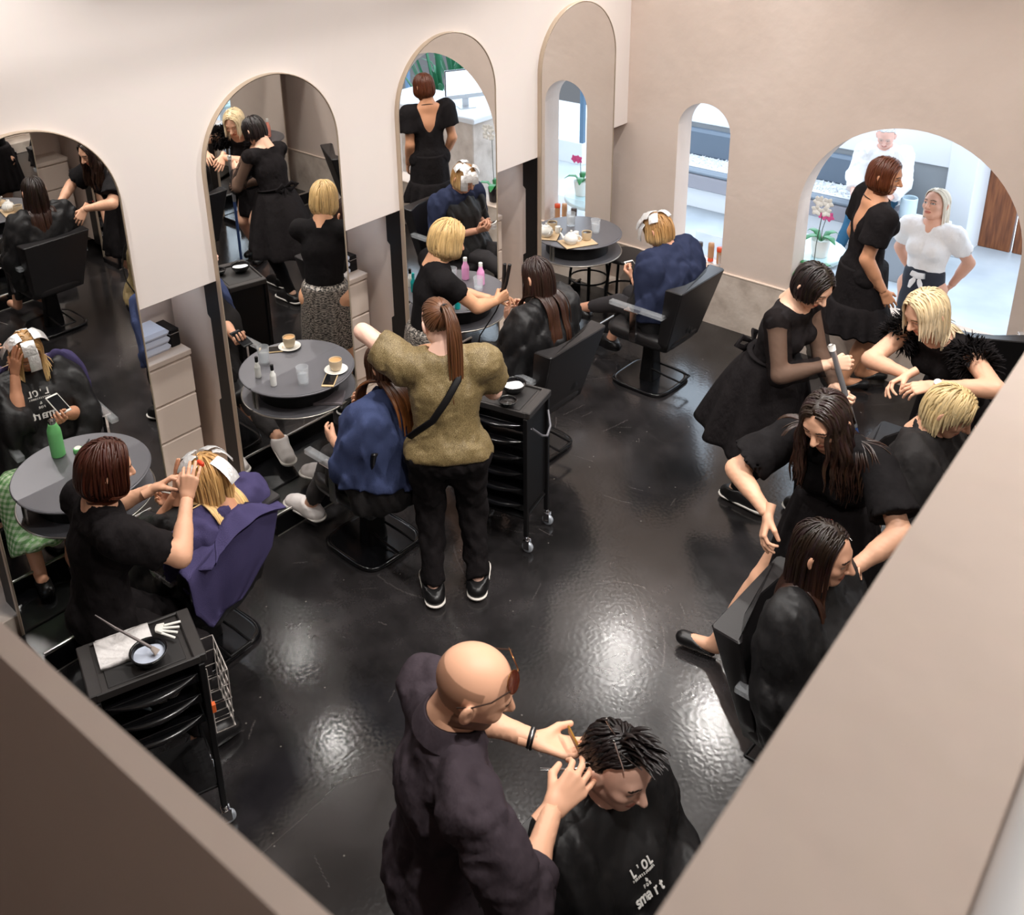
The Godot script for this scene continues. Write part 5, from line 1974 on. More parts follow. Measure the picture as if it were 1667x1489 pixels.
func print_on_cape(J: Dictionary, b: Basis, start: Vector3, k := 1.0):
	# white lettering laid letter by letter on the cloth of the cape; b: reading direction, up, outward
	var lines := [["L'OL", 0.05, 0.052, 0.031], ["PROFESSIONNEL", 0.013, 0.022, 0.0092], ["&", 0.02, -0.004, 0.014], ["FOR", 0.018, -0.028, 0.0135], ["smart", 0.056, -0.072, 0.031]]
	var m := mat("print_white", rgb(232, 230, 226), 0.7)
	var sf := SystemFont.new()
	sf.font_names = PackedStringArray(["Droid Sans"])
	sf.font_weight = 700
	for l in lines:
		var word: String = l[0]
		for i in word.length():
			var t := TextMesh.new()
			t.font = sf
			t.text = word[i]
			t.font_size = 32
			t.pixel_size = l[1] * k / 32.0
			t.depth = 0.003
			var off: float = (i - (word.length() - 1) * 0.5) * l[3] * k
			var h: Array = J.capef.hit(start + b.x * off + b.y * l[2] * k + b.z * 0.35, -b.z)
			var n: Vector3 = (h[1] * 0.15 + b.z * 0.85).normalized()
			var up := (b.y - n * b.y.dot(n)).normalized()
			var mi := MeshInstance3D.new()
			mi.name = "lettering"
			mi.mesh = t
			mi.material_override = m
			J.node.add_child(mi, true)
			mi.transform = J.inv * Transform3D(Basis(up.cross(n), up, n), h[0] + n * 0.007)

func seated_skirt(J: Dictionary, m: Material, hem: float) -> MeshInstance3D:
	var b := bounds(J, ["pelvis", "waist", "hipl", "hipr", "knl", "knr"], 0.2)
	b[0].y -= hem
	var f := Field.new(b[0], b[1], 0.012)
	for q in ["l", "r"]:
		f.cap(J["hip" + q].lerp(J["kn" + q], 0.3), J["kn" + q], 0.12, 0.1, 0.06)
		f.cap(J["kn" + q], J["kn" + q].lerp(J["an" + q], hem / 0.42), 0.1, 0.125, 0.08, 1.0, Vector3.ZERO, true)
	f.ripple(folds(6, 6.0), 0.014, Basis.from_scale(Vector3(1.0, 0.3, 1.0)))
	return wear(J, f, "skirt", m)

func feather_sleeve(J: Dictionary, q: String):
	var r := RandomNumberGenerator.new()
	r.seed = 5 if q == "l" else 6
	var g := geo()
	var sh: Vector3 = J["sh" + q]
	var el: Vector3 = J["el" + q]
	var ax := (el - sh).normalized()
	for i in 460:
		var t := r.randf_range(-0.1, 0.42)
		var a := r.randf() * TAU
		var f := [ax.cross(Vector3.UP).normalized(), Vector3.ZERO]
		f[1] = ax.cross(f[0])
		var o: Vector3 = f[0] * cos(a) + f[1] * sin(a)
		var p: Vector3 = sh.lerp(el, t) + o * 0.05
		var pts := [p]
		var v := (o + ax * r.randf_range(-0.3, 0.7)).normalized()
		for k in 4:
			v = (v + Vector3(r.randf_range(-1, 1), r.randf_range(-1, 0.6), r.randf_range(-1, 1)) * 0.35).normalized()
			p += v * r.randf_range(0.012, 0.022)
			pts.append(p)
		g.tube(pts, [0.004, 0.0055, 0.006, 0.005, 0.0015], 4, true, 0.4)
	wear_geo(J, g, "feather_sleeve", MAT.black_cotton)

func build_people():
	people_materials()
	var J: Dictionary
	# --- bald barber
	J = figure({"label": "bald bearded man in a dark plum shirt cutting hair, sunglasses on his head", "male": true, "s": 1.03, "w": 1.1, "at": Vector3(2.79, 0.965, -1.3), "yaw": 146, "lean": 8, "twist": 4, "head": [20, -16, 4], "skin": rgb(232, 178, 146), "brow": rgb(74, 54, 44),
		"wr": Vector3(3.02, 1.17, -1.52), "er": Vector3(0.6, -0.8, 0.5), "hr": [Vector3(0.15, 0.35, -0.8), Vector3(-0.6, -0.6, -0.3), "pinch"],
		"wl": Vector3(2.83, 1.13, -1.69), "el": Vector3(-0.8, -0.7, -0.2), "hl": [Vector3(0.75, -0.1, -0.45), Vector3(0.35, 0.75, -0.3), "relax"]})
	top(J, "shirt", MAT.shirt_plum, {"sleeve": 1.3, "grow": 0.024, "loose": 0.012, "hem": -0.2, "low": true, "fold": 0.012, "vee": [1, 0.2, 0.07], "neck": [-0.005, 0.074, 0.02], "seed": 21, "cell": 0.011})
	trousers(J, "trousers", MAT.black_cotton)
	collar(J, MAT.shirt_plum)
	for q in ["l", "r"]:
		cuff(J, q, 0.3, 0.06, MAT.shirt_plum)
		shoe(J, q, "shoe", MAT.black_shoe)
	sunglasses(J)
	bracelet(J, "l", MAT.black)
	# --- his client
	J = figure({"elbows": Vector3(0, -2.5, 0), "label": "client with short wet black hair in a printed black cape beside the bald barber", "at": Vector3(3.0, 0.55, -1.74), "yaw": 88, "lean": 4, "head": [13, -4, -4], "skin": rgb(236, 188, 166), "brow": rgb(40, 30, 28), "wl": Vector3(3.3, 0.68, -1.9), "wr": Vector3(3.3, 0.68, -1.6), "fl": Vector3(3.42, 0.12, -1.84), "fr": Vector3(3.42, 0.12, -1.64)})
	cape(J, MAT.cape_satin, {"seed": 31, "drop": 0.3})
	hair(J, {"color": rgb(24, 20, 20), "n": 330, "len": 0.05, "front": 0.06, "vol": 1.05, "grav": 0.05, "wid": 0.0065, "line": 0.56, "sweep": -0.5, "back": 0.6, "mess": 0.12, "seed": 3})
	spikes(J)
	print_on_cape(J, Basis(J.B2.x, (J.B2.y * 0.75 - J.B2.z * 0.66).normalized(), (J.B2.z * 0.75 + J.B2.y * 0.66).normalized()), J.chest + J.B2.z * 0.06 - J.B2.y * 0.06 - J.B2.x * 0.03, 0.66)
	# --- dark-haired stylist by the parapet
	J = figure({"label": "stylist with long dark wavy hair in a black pleated cape-sleeved dress", "s": 0.98, "at": Vector3(2.9, 0.86, -3.62), "yaw": 2, "lean": 24, "head": [24, -6, 3], "skin": rgb(224, 172, 142), "brow": rgb(40, 28, 24),
		"wr": Vector3(2.79, 1.04, -3.2), "er": Vector3(-0.9, -0.3, 0.1), "hr": [Vector3(0.1, -0.75, 0.6), Vector3(0.7, -0.2, -0.4), "pinch"],
		"wl": Vector3(3.14, 0.99, -3.14), "el": Vector3(0.9, -0.3, 0.1), "hl": [Vector3(-0.85, -0.25, 0.3), Vector3(-0.2, 0.1, 0.9), "flat"],
		"fr": Vector3(2.53, 0.085, -3.37), "fl": Vector3(2.93, 0.085, -3.8), "tr": -80})
	top(J, "blouse", MAT.black_jersey, {"sleeve": 0.0, "grow": 0.02, "fold": 0.014, "hem": -0.06, "low": true, "seed": 14, "neck": [-0.01, 0.075, 0.015]})
	cape_sleeves(J, MAT.black_jersey)
	skirt(J, "skirt", MAT.black_cotton, {"from": 0.14, "to": J.pelvis + Vector3(0.0, -0.3, 0.04), "r0": [0.15, 0.13], "r1": [0.24, 0.22], "deep": 0.012, "pleats": 14})
	hair(J, {"color": rgb(38, 26, 22), "tip": rgb(52, 34, 26), "n": 300, "len": 0.42, "front": 0.4, "part": 0.0, "curl": 0.14, "vol": 1.08, "seed": 8, "line": 0.52, "wid": 0.0105})
	for q in ["l", "r"]: shoe(J, q, "flat_shoe", MAT.black_shoe, null, 0.004, true)
	ring_on(J, "l")
	# --- her client
	J = figure({"elbows": Vector3(0, -2.5, 0), "label": "client with long dark hair in a satin cape by the clear chair arms", "at": Vector3(3.1, 0.54, -2.96), "yaw": 90, "lean": -3, "head": [6, 8, 0], "skin": rgb(228, 172, 142), "brow": rgb(44, 32, 28), "wl": Vector3(3.36, 0.68, -3.1), "wr": Vector3(3.36, 0.7, -2.78), "fl": Vector3(3.6, 0.12, -3.05), "fr": Vector3(3.6, 0.12, -2.85)})
	cape(J, MAT.cape_satin, {"seed": 41, "fold": 0.022, "drop": 0.3})
	hair(J, {"color": rgb(36, 24, 21), "tip": rgb(74, 46, 34), "n": 300, "len": 0.44, "front": 0.4, "part": 0.012, "vol": 1.06, "seed": 9, "line": 0.55, "clear": 0.026})
	# --- stylist with feather sleeves
	J = figure({"label": "fair-haired stylist in a black lace dress with feathered sleeves and wristwatch", "s": 0.98, "at": Vector3(2.95, 0.84, -4.92), "yaw": -24, "lean": 32, "head": [26, -8, 0], "skin": rgb(230, 178, 148), "brow": rgb(120, 90, 60),
		"wl": Vector3(2.97, 1.15, -4.42), "el": Vector3(0.9, 0.1, 0.1), "hl": [Vector3(-0.8, -0.3, 0.35), Vector3(-0.2, -0.8, -0.2), "relax"],
		"wr": Vector3(2.83, 1.12, -4.5), "er": Vector3(-0.7, -0.4, 0.2), "hr": [Vector3(-0.5, -0.4, 0.6), Vector3(0.5, -0.5, 0.2), "pinch"], "fl": Vector3(3.16, 0.085, -4.95), "fr": Vector3(2.96, 0.085, -4.9)})
	top(J, "dress_top", MAT.black_cotton, {"sleeve": 0.0, "grow": 0.012, "hem": -0.05, "low": true, "neck": [-0.015, 0.1, 0.02]})
	skirt(J, "skirt", MAT.black_cotton, {"from": 0.12, "to": J.pelvis + Vector3(-0.02, -0.36, 0.03), "r0": [0.145, 0.125], "r1": [0.2, 0.17], "deep": 0.008})
	feather_sleeve(J, "l")
	feather_sleeve(J, "r")
	hair(J, {"color": rgb(226, 202, 160), "tip": rgb(240, 222, 188), "n": 320, "len": 0.2, "front": 0.21, "vol": 1.12, "part": 0.02, "seed": 10, "line": 0.54, "sweep": -0.5, "mess": 0.08, "streak": 0.8, "grav": 0.5})
	watch(J, "l")
	for q in ["l", "r"]: shoe(J, q, "flat_shoe", MAT.black_shoe, null, 0.004, true)
	# --- her client
	J = figure({"elbows": Vector3(0, -2.5, 0), "label": "client with short fair hair bowed forward in a matt black cape", "at": Vector3(3.0, 0.55, -4.2), "yaw": 96, "lean": 6, "head": [26, 0, 0], "skin": rgb(226, 172, 142), "brow": rgb(120, 90, 60), "wl": Vector3(3.36, 0.68, -4.3), "wr": Vector3(3.36, 0.68, -4.05), "fl": Vector3(3.6, 0.12, -4.25), "fr": Vector3(3.6, 0.12, -4.05)})
	cape(J, MAT.cape_grey, {"seed": 51, "fold": 0.02, "drop": 0.3})
	hair(J, {"color": rgb(214, 186, 134), "tip": rgb(232, 208, 160), "n": 300, "len": 0.13, "front": 0.12, "vol": 1.1, "part": -0.01, "seed": 12, "line": 0.5, "mess": 0.08, "streak": 0.8, "grav": 0.5})
	# --- short-haired stylist with broom
	J = figure({"label": "stylist with cropped dark hair in a bow-tied black dress holding a broom", "s": 0.97, "at": Vector3(2.13, 0.86, -4.52), "yaw": 88, "lean": 17, "head": [32, -10, 0], "skin": rgb(232, 186, 158), "brow": rgb(40, 30, 26),
		"wr": Vector3(2.5, 1.1, -4.4), "er": Vector3(-0.4, -0.8, 0.6), "hr": [Vector3(0.8, 0.25, -0.3), Vector3(0.1, -0.3, -0.9), "fist"],
		"wl": Vector3(2.53, 0.93, -4.45), "el": Vector3(-0.4, -0.7, -0.6), "hl": [Vector3(0.85, -0.2, 0.2), Vector3(0.1, 0.3, 0.9), "fist"],
		"fr": Vector3(2.02, 0.085, -4.49), "fl": Vector3(2.34, 0.085, -4.62), "tr": 0})
	top(J, "dress_top", MAT.black_cotton, {"sleeve": 0.0, "grow": 0.014, "hem": 0.0, "neck": [-0.02, 0.1, 0.0], "fold": 0.006})
	sleeves(J, "sheer_sleeve", MAT.sheer_black, 1.85, 0.02)
	skirt(J, "dress_skirt", MAT.black_cotton, {"from": 0.13, "to": J.pelvis + Vector3(-0.06, -0.4, 0.0), "r0": [0.13, 0.115], "r1": [0.28, 0.31], "deep": 0.03, "pleats": 7, "flare": 0.55})
	bow(J, MAT.black_cotton)
	trousers(J, "leggings", MAT.black_jersey, {"grow": 0.004, "legs": 1.97})
	hair(J, {"color": rgb(34, 25, 23), "style": "level", "n": 280, "len": 0.075, "vol": 1.1, "part": 0.02, "seed": 13, "line": 0.42})
	for q in ["l", "r"]: shoe(J, q, "trainer", MAT.black_shoe, MAT.sole_white)
	# --- woman in the open-backed dress at the arch
	J = figure({"label": "auburn-haired woman in an open-backed black dress with frilled hem at the wide arch", "s": 0.97, "at": Vector3(1.97, 0.9, -6.12), "yaw": 128, "lean": 3, "head": [10, -34, 0], "skin": rgb(212, 152, 116), "brow": rgb(60, 36, 26), "wr": Vector3(2.15, 0.8, -6.02), "wl": Vector3(1.95, 0.84, -6.3), "er": Vector3(-0.8, -0.3, 0.6),
		"fl": Vector3(2.0, 0.1, -6.22), "fr": Vector3(1.96, 0.1, -6.04)})
	top(J, "dress_top", MAT.black_cotton, {"sleeve": 0.62, "grow": 0.02, "loose": 0.022, "hem": -0.15, "low": true, "vee": [-1, 0.36, 0.19], "neck": [-0.02, 0.1, 0.0], "fold": 0.006, "seed": 44})
	skirt(J, "dress_body", MAT.black_cotton, {"from": 0.02, "to": J.pelvis + Vector3(0, -0.27, 0), "r0": [0.165, 0.15], "r1": [0.19, 0.175], "deep": 0.005})
	skirt(J, "dress_frill", MAT.black_cotton, {"from": -0.24, "to": J.pelvis + Vector3(0, -0.44, 0), "r0": [0.185, 0.17], "r1": [0.25, 0.235], "deep": 0.022, "pleats": 12, "flare": 0.6})
	hair(J, {"color": rgb(92, 48, 30), "tip": rgb(120, 66, 38), "style": "level", "n": 280, "len": 0.115, "vol": 1.1, "part": 0.0, "seed": 15, "line": 0.5})
	necklace(J)
	for q in ["l", "r"]: shoe(J, q, "court_shoe", MAT.black_shoe, null, 0.003, true)
	# --- stylist with auburn bob at the nearest mirror
	J = figure({"label": "stylist with auburn bob in a black T-shirt folding foils, seated by the near trolley", "s": 0.98, "at": Vector3(0.99, 0.79, -1.24), "yaw": 176, "lean": 10, "head": [12, -10, 0], "skin": rgb(228, 174, 142), "brow": rgb(70, 36, 24),
		"wr": Vector3(1.06, 1.14, -1.64), "er": Vector3(0.7, -0.7, 0.2), "hr": [Vector3(-0.1, 0.85, -0.35), Vector3(-0.7, 0.1, -0.6), "pinch"],
		"wl": Vector3(0.86, 1.11, -1.6), "el": Vector3(-0.6, -0.6, 0.1), "hl": [Vector3(0.3, 0.3, -0.8), Vector3(0.5, -0.6, -0.1), "pinch"], "fl": Vector3(0.86, 0.085, -1.5), "fr": Vector3(1.2, 0.085, -1.45)})
	top(J, "t_shirt", MAT.black_cotton, {"sleeve": 0.72, "grow": 0.018, "loose": 0.014, "hem": -0.1, "low": true, "fold": 0.009, "seed": 17})
	trousers(J, "trousers", MAT.black_cotton, {"grow": 0.018, "fold": 0.008, "waist": -0.08})
	hair(J, {"color": rgb(72, 36, 24), "tip": rgb(104, 54, 34), "style": "level", "n": 300, "len": 0.235, "vol": 1.12, "part": 0.0, "seed": 16, "line": 0.5, "wid": 0.009})
	for q in ["l", "r"]: shoe(J, q, "shoe", MAT.black_shoe)
	# --- her client in foils
	J = figure({"label": "client in foils with purple towel, black cape and green gingham skirt", "s": 0.97, "at": Vector3(0.84, 0.45, -1.83), "yaw": -78, "lean": -14, "head": [28, -6, 0], "skin": rgb(216, 156, 122), "brow": rgb(120, 84, 54),
		"wl": Vector3(0.8, 0.98, -1.73), "el": Vector3(-0.3, -0.9, 0.3), "hl": [Vector3(-0.1, 0.9, -0.2), Vector3(0.2, 0.0, -0.8), "flat"], "wr": Vector3(0.58, 0.76, -1.84), "er": Vector3(0.2, -0.7, -0.6), "hr": [Vector3(-0.8, 0.1, 0.3), Vector3(0.1, 0.8, 0.3), "hold"],
		"fl": Vector3(0.3, 0.13, -1.46), "fr": Vector3(0.27, 0.13, -1.63), "kl": Vector3(-1, 0.4, 0.8), "kr": Vector3(-1, 0.5, 0.2)})
	for q in ["l", "r"]: shoe(J, q, "flat_shoe", MAT.black_shoe, null, 0.004, true)
	seated_skirt(J, MAT.gingham, 0.33)
	cape(J, MAT.cape_satin, {"seed": 61, "reach": 0.7, "drop": 0.06, "arms": false})
	var tw := shoulder_towel(J, MAT.towel_purple, {"hem": -0.12, "seed": 5, "arm": 0.45})
	towel_sheet(J, MAT.towel_purple, [J.neck - J.fw * 0.09 + Vector3(0, 0.03, 0), J.neck - J.fw * 0.17 + Vector3(0, -0.04, 0), Vector3(1.0, 0.89, -1.82), Vector3(1.075, 0.875, -1.82), Vector3(1.075, 0.66, -1.79), Vector3(1.05, 0.5, -1.75)], [0.13, 0.23, 0.29, 0.29, 0.24, 0.1], 0.06, 1.0, tw)
	hair(J, {"color": rgb(186, 142, 88), "tip": rgb(226, 190, 132), "n": 330, "len": 0.3, "front": 0.28, "vol": 1.09, "part": 0.0, "seed": 18, "clear": 0.06, "streak": 1.5, "line": 0.5})
	foils_on(J, [[0.1, 1.0, 0.25, 0.07, 0.07, 0.9], [-0.35, 0.95, -0.1, 0.085, 0.075, -0.4], [-0.55, 0.75, -0.35, 0.09, 0.07, -0.6], [0.3, 0.9, -0.15, 0.08, 0.07, -0.3], [0.02, 0.75, 0.66, 0.1, 0.06, 0.3], [-0.1, 0.5, -0.85, 0.12, 0.06, -0.1], [0.6, 0.6, -0.3, 0.1, 0.06, -0.2]])
	print_on_cape(J, Basis(J.B2.x, (J.B2.y * 0.95 - J.B2.z * 0.3).normalized(), (J.B2.z * 0.95 + J.B2.y * 0.3).normalized()), J.chest + J.B2.z * 0.05 - J.B2.y * 0.02)
	# --- olive shirt
	J = figure({"label": "stylist with long brown ponytail in a glittering olive T-shirt lifting hair", "s": 0.96, "w": 1.14, "at": Vector3(1.35, 0.89, -2.86), "yaw": -134, "lean": 13, "head": [20, 22, 0], "skin": rgb(240, 196, 176), "brow": rgb(90, 60, 44),
		"wl": Vector3(0.97, 1.24, -2.92), "el": Vector3(-0.5, 0.6, 0.5), "hl": [Vector3(0.1, -0.5, -0.7), Vector3(0.5, -0.6, 0.2), "hold"], "wr": Vector3(1.13, 1.1, -3.2), "er": Vector3(0.8, -0.7, -0.2),
		"fl": Vector3(1.29, 0.085, -2.78), "fr": Vector3(1.42, 0.085, -2.97), "tl": 8, "tr": -10})
	top(J, "t_shirt", MAT.olive_glitter, {"sleeve": 0.62, "grow": 0.028, "loose": 0.02, "hem": -0.03, "low": true, "fold": 0.01, "seed": 19, "neck": [0.0, 0.08, 0.0]})
	trousers(J, "trousers", MAT.black_cotton, {"grow": 0.026, "legs": 1.98, "fold": 0.012, "seed": 77, "waist": -0.02})
	hair(J, {"color": rgb(92, 60, 40), "tip": rgb(118, 74, 46), "style": "pony", "n": 300, "len": 0.56, "vol": 1.05, "gather": Vector3(0, 0.05, -0.112), "seed": 20, "line": 0.5, "tail_n": 60})
	for q in ["l", "r"]: shoe(J, q, "trainer", MAT.black_shoe, MAT.sole_white, 0.014)
	strap(J, MAT.black)
	# --- her client
	J = figure({"label": "client with long loose brown hair under a slate-blue towel, in white trainers", "at": Vector3(1.0, 0.56, -2.86), "yaw": -90, "lean": 0, "head": [26, 0, 0], "skin": rgb(222, 168, 138), "brow": rgb(80, 52, 36),
		"wl": Vector3(0.66, 0.7, -2.72), "wr": Vector3(0.62, 0.74, -3.02), "hr": [Vector3(-0.8, 0.1, 0.2), Vector3(0.1, 0.8, 0.2), "hold"], "fl": Vector3(0.4, 0.17, -2.72), "fr": Vector3(0.2, 0.16, -3.0), "tl": 4, "tr": 20})
	trousers(J, "trousers", mat("charcoal_cotton", rgb(52, 48, 48), 0.85), {"grow": 0.012, "fold": 0.008, "legs": 1.9})
	cape(J, MAT.cape_grey, {"seed": 71, "reach": 0.72, "drop": 0.1, "fold": 0.02, "arms": false})
	tw = shoulder_towel(J, MAT.towel_blue, {"hem": -0.24, "tilt": 0.1, "arm": 0.75, "seed": 7, "front": 0.14})
	print_on_cape(J, Basis(J.B2.x, (J.B2.y * 0.95 - J.B2.z * 0.3).normalized(), (J.B2.z * 0.95 + J.B2.y * 0.3).normalized()), J.chest + J.B2.z * 0.05 - J.B2.y * 0.06)
	hair(J, {"color": rgb(72, 42, 25), "tip": rgb(150, 92, 50), "n": 430, "len": 0.46, "front": 0.46, "vol": 1.08, "part": 0.0, "seed": 22, "line": 0.5, "clear": 0.1, "wid": 0.0095})
	for q in ["l", "r"]: shoe(J, q, "trainer", MAT.white_shoe, MAT.sole_white)
	# --- fair bob
	J = figure({"label": "stylist with blunt fair bob in black T-shirt and sequinned skirt holding a straightener", "s": 0.96, "at": Vector3(0.46, 0.88, -3.62), "yaw": 146, "lean": 12, "head": [22, -2, 0], "skin": rgb(222, 166, 130), "brow": rgb(120, 86, 56),
		"wr": Vector3(0.66, 1.02, -4.0), "er": Vector3(0.8, -0.6, 0.3), "hr": [Vector3(0.35, 0.35, -0.8), Vector3(-0.7, 0.1, -0.4), "fist"],
		"wl": Vector3(0.58, 0.99, -4.06), "el": Vector3(-0.6, -0.8, 0.2), "hl": [Vector3(0.6, 0.1, -0.7), Vector3(0.4, -0.7, 0.1), "pinch"], "fl": Vector3(0.4, 0.085, -3.66), "fr": Vector3(0.56, 0.085, -3.6)})
	top(J, "t_shirt", MAT.black_jersey, {"sleeve": 0.5, "grow": 0.012, "hem": 0.03, "fold": 0.004, "neck": [0.02, 0.075, 0.01]})
	skirt(J, "sequin_skirt", MAT.sequin_cloth, {"from": 0.09, "to": J.pelvis + Vector3(0, -0.36, 0), "r0": [0.14, 0.12], "r1": [0.19, 0.165], "deep": 0.004, "flare": 0.35})
	hair(J, {"color": rgb(216, 180, 122), "tip": rgb(236, 206, 156), "style": "level", "n": 320, "len": 0.125, "vol": 1.13, "part": 0.0, "seed": 24, "line": 0.5, "streak": 0.75, "wid": 0.009})
	for q in ["l", "r"]: shoe(J, q, "trainer", MAT.black_shoe, MAT.sole_white)
	# --- client with straight dark hair
	J = figure({"label": "client with long straight dark hair having it ironed, hands raised in front", "at": Vector3(0.91, 0.54, -4.18), "yaw": -92, "lean": 4, "head": [16, 0, 0], "skin": rgb(230, 176, 146), "brow": rgb(50, 34, 28),
		"wl": Vector3(0.68, 0.82, -4.12), "el": Vector3(0.1, -0.9, 0.5), "hl": [Vector3(-0.5, 0.6, -0.2), Vector3(0.2, 0.1, -0.9), "pinch"], "wr": Vector3(0.68, 0.86, -4.28), "er": Vector3(0.1, -0.9, -0.5), "hr": [Vector3(-0.6, 0.5, 0.4), Vector3(0.1, 0.2, 0.9), "pinch"], "fl": Vector3(0.4, 0.14, -4.1), "fr": Vector3(0.4, 0.14, -4.35)})
	cape(J, MAT.cape_satin, {"seed": 81, "drop": 0.25, "arms": false})
	sleeves(J, "knit_sleeve", MAT.white_cloth, 1.72, 0.012, 1.45)
	hair(J, {"color": rgb(46, 30, 25), "tip": rgb(72, 46, 34), "n": 320, "len": 0.5, "front": 0.48, "vol": 1.05, "part": 0.008, "seed": 26, "mess": 0.015, "line": 0.54, "clear": 0.055})
	# --- client in foils at the far mirror
	J = figure({"label": "client with foils in fair hair and navy towel looking at a phone", "s": 0.97, "at": Vector3(1.03, 0.5, -5.4), "yaw": -92, "lean": 12, "head": [26, 0, 0], "skin": rgb(226, 168, 138), "brow": rgb(120, 86, 56),
		"wl": Vector3(0.72, 0.7, -5.38), "hl": [Vector3(-0.7, 0.3, -0.1), Vector3(0.1, 0.6, -0.6), "hold"], "wr": Vector3(0.78, 0.68, -5.56), "hr": [Vector3(-0.7, 0.2, 0.5), Vector3(0.1, 0.5, 0.6), "hold"], "fl": Vector3(0.26, 0.32, -5.42), "kl": Vector3(-0.3, 1.0, 0.1), "fr": Vector3(0.5, 0.13, -5.45)})
	trousers(J, "leggings", mat("leggings_grey", rgb(44, 40, 42), 0.8), {"grow": 0.006, "legs": 1.72})
	cape(J, MAT.cape_satin, {"seed": 91, "reach": 0.5, "drop": 0.1, "arms": false})
	shoulder_towel(J, MAT.towel_navy, {"hem": -0.26, "arm": 0.8, "seed": 9, "front": 0.1, "tilt": 0.15})
	hair(J, {"color": rgb(176, 132, 82), "tip": rgb(222, 186, 132), "style": "level", "n": 260, "len": 0.09, "vol": 1.09, "part": 0.0, "seed": 28, "streak": 1.4, "line": 0.5})
	foils_on(J, [[0.5, 0.8, 0.2, 0.09, 0.06, 0.5], [0.15, 1.0, 0.0, 0.07, 0.07, -0.4], [-0.3, 0.95, 0.1, 0.07, 0.06, 0.2], [0.75, 0.45, 0.35, 0.1, 0.055, 0.3], [0.2, 0.8, 0.55, 0.08, 0.06, 0.6], [0.4, 0.85, -0.3, 0.07, 0.06, -0.5], [-0.1, 0.9, -0.4, 0.08, 0.06, -0.6]])
	for q in ["l", "r"]: shoe(J, q, "ankle_boot", MAT.black_shoe, null, 0.012)
	# --- lobby: smiling receptionist and seated man
	J = figure({"label": "smiling woman with long platinum hair in a knotted white blouse in the lobby", "s": 0.97, "ground": -0.6, "at": Vector3(1.97, 0.33, -7.35), "yaw": -4, "lean": -3, "head": [-16, -14, 6], "skin": rgb(222, 168, 142), "brow": rgb(90, 64, 48), "wl": Vector3(2.12, 0.3, -7.52), "wr": Vector3(1.84, 0.3, -7.52), "el": Vector3(0.9, 0, -0.4), "er": Vector3(-0.9, 0, -0.4)})
	top(J, "blouse", MAT.white_cloth, {"sleeve": 0.6, "grow": 0.016, "loose": 0.012, "hem": 0.12, "vee": [1, 0.2, 0.065], "seed": 29, "fold": 0.006})
	knot(J, MAT.white_cloth)
	skirt(J, "pencil_skirt", MAT.navy_skirt, {"from": 0.15, "to": J.pelvis + Vector3(0, -0.5, 0), "r0": [0.125, 0.105], "r1": [0.17, 0.16], "deep": 0.003, "flare": 0.3})
	hair(J, {"color": rgb(226, 212, 190), "tip": rgb(240, 230, 214), "n": 300, "len": 0.36, "front": 0.34, "part": 0.0, "vol": 1.07, "seed": 30, "line": 0.56})
	for q in ["l", "r"]: shoe(J, q, "court_shoe", MAT.black_shoe, null, 0.003, true)
	J = figure({"label": "white-haired man in a loose white shirt seated on the lobby bench", "male": true, "shaven": true, "ground": -0.6, "s": 1.0, "w": 1.1, "at": Vector3(0.66, 0.05, -9.95), "yaw": 4, "lean": 10, "head": [24, 10, 0], "skin": rgb(226, 176, 158), "brow": rgb(180, 170, 160), "wl": Vector3(0.86, 0.1, -9.6), "wr": Vector3(0.52, 0.1, -9.58), "fl": Vector3(0.8, -0.5, -9.42), "fr": Vector3(0.5, -0.5, -9.4)})
	top(J, "shirt", MAT.white_cloth, {"sleeve": 1.8, "grow": 0.03, "loose": 0.014, "hem": -0.12, "low": true, "fold": 0.012, "seed": 33})
	trousers(J, "jeans", MAT.teal_denim, {"grow": 0.014, "fold": 0.006})
	hair(J, {"color": rgb(222, 220, 218), "n": 240, "len": 0.05, "vol": 1.04, "grav": 0.1, "wid": 0.007, "seed": 34, "line": 0.6, "mess": 0.1})
	for q in ["l", "r"]: shoe(J, q, "shoe", MAT.black_shoe, MAT.sole_white)

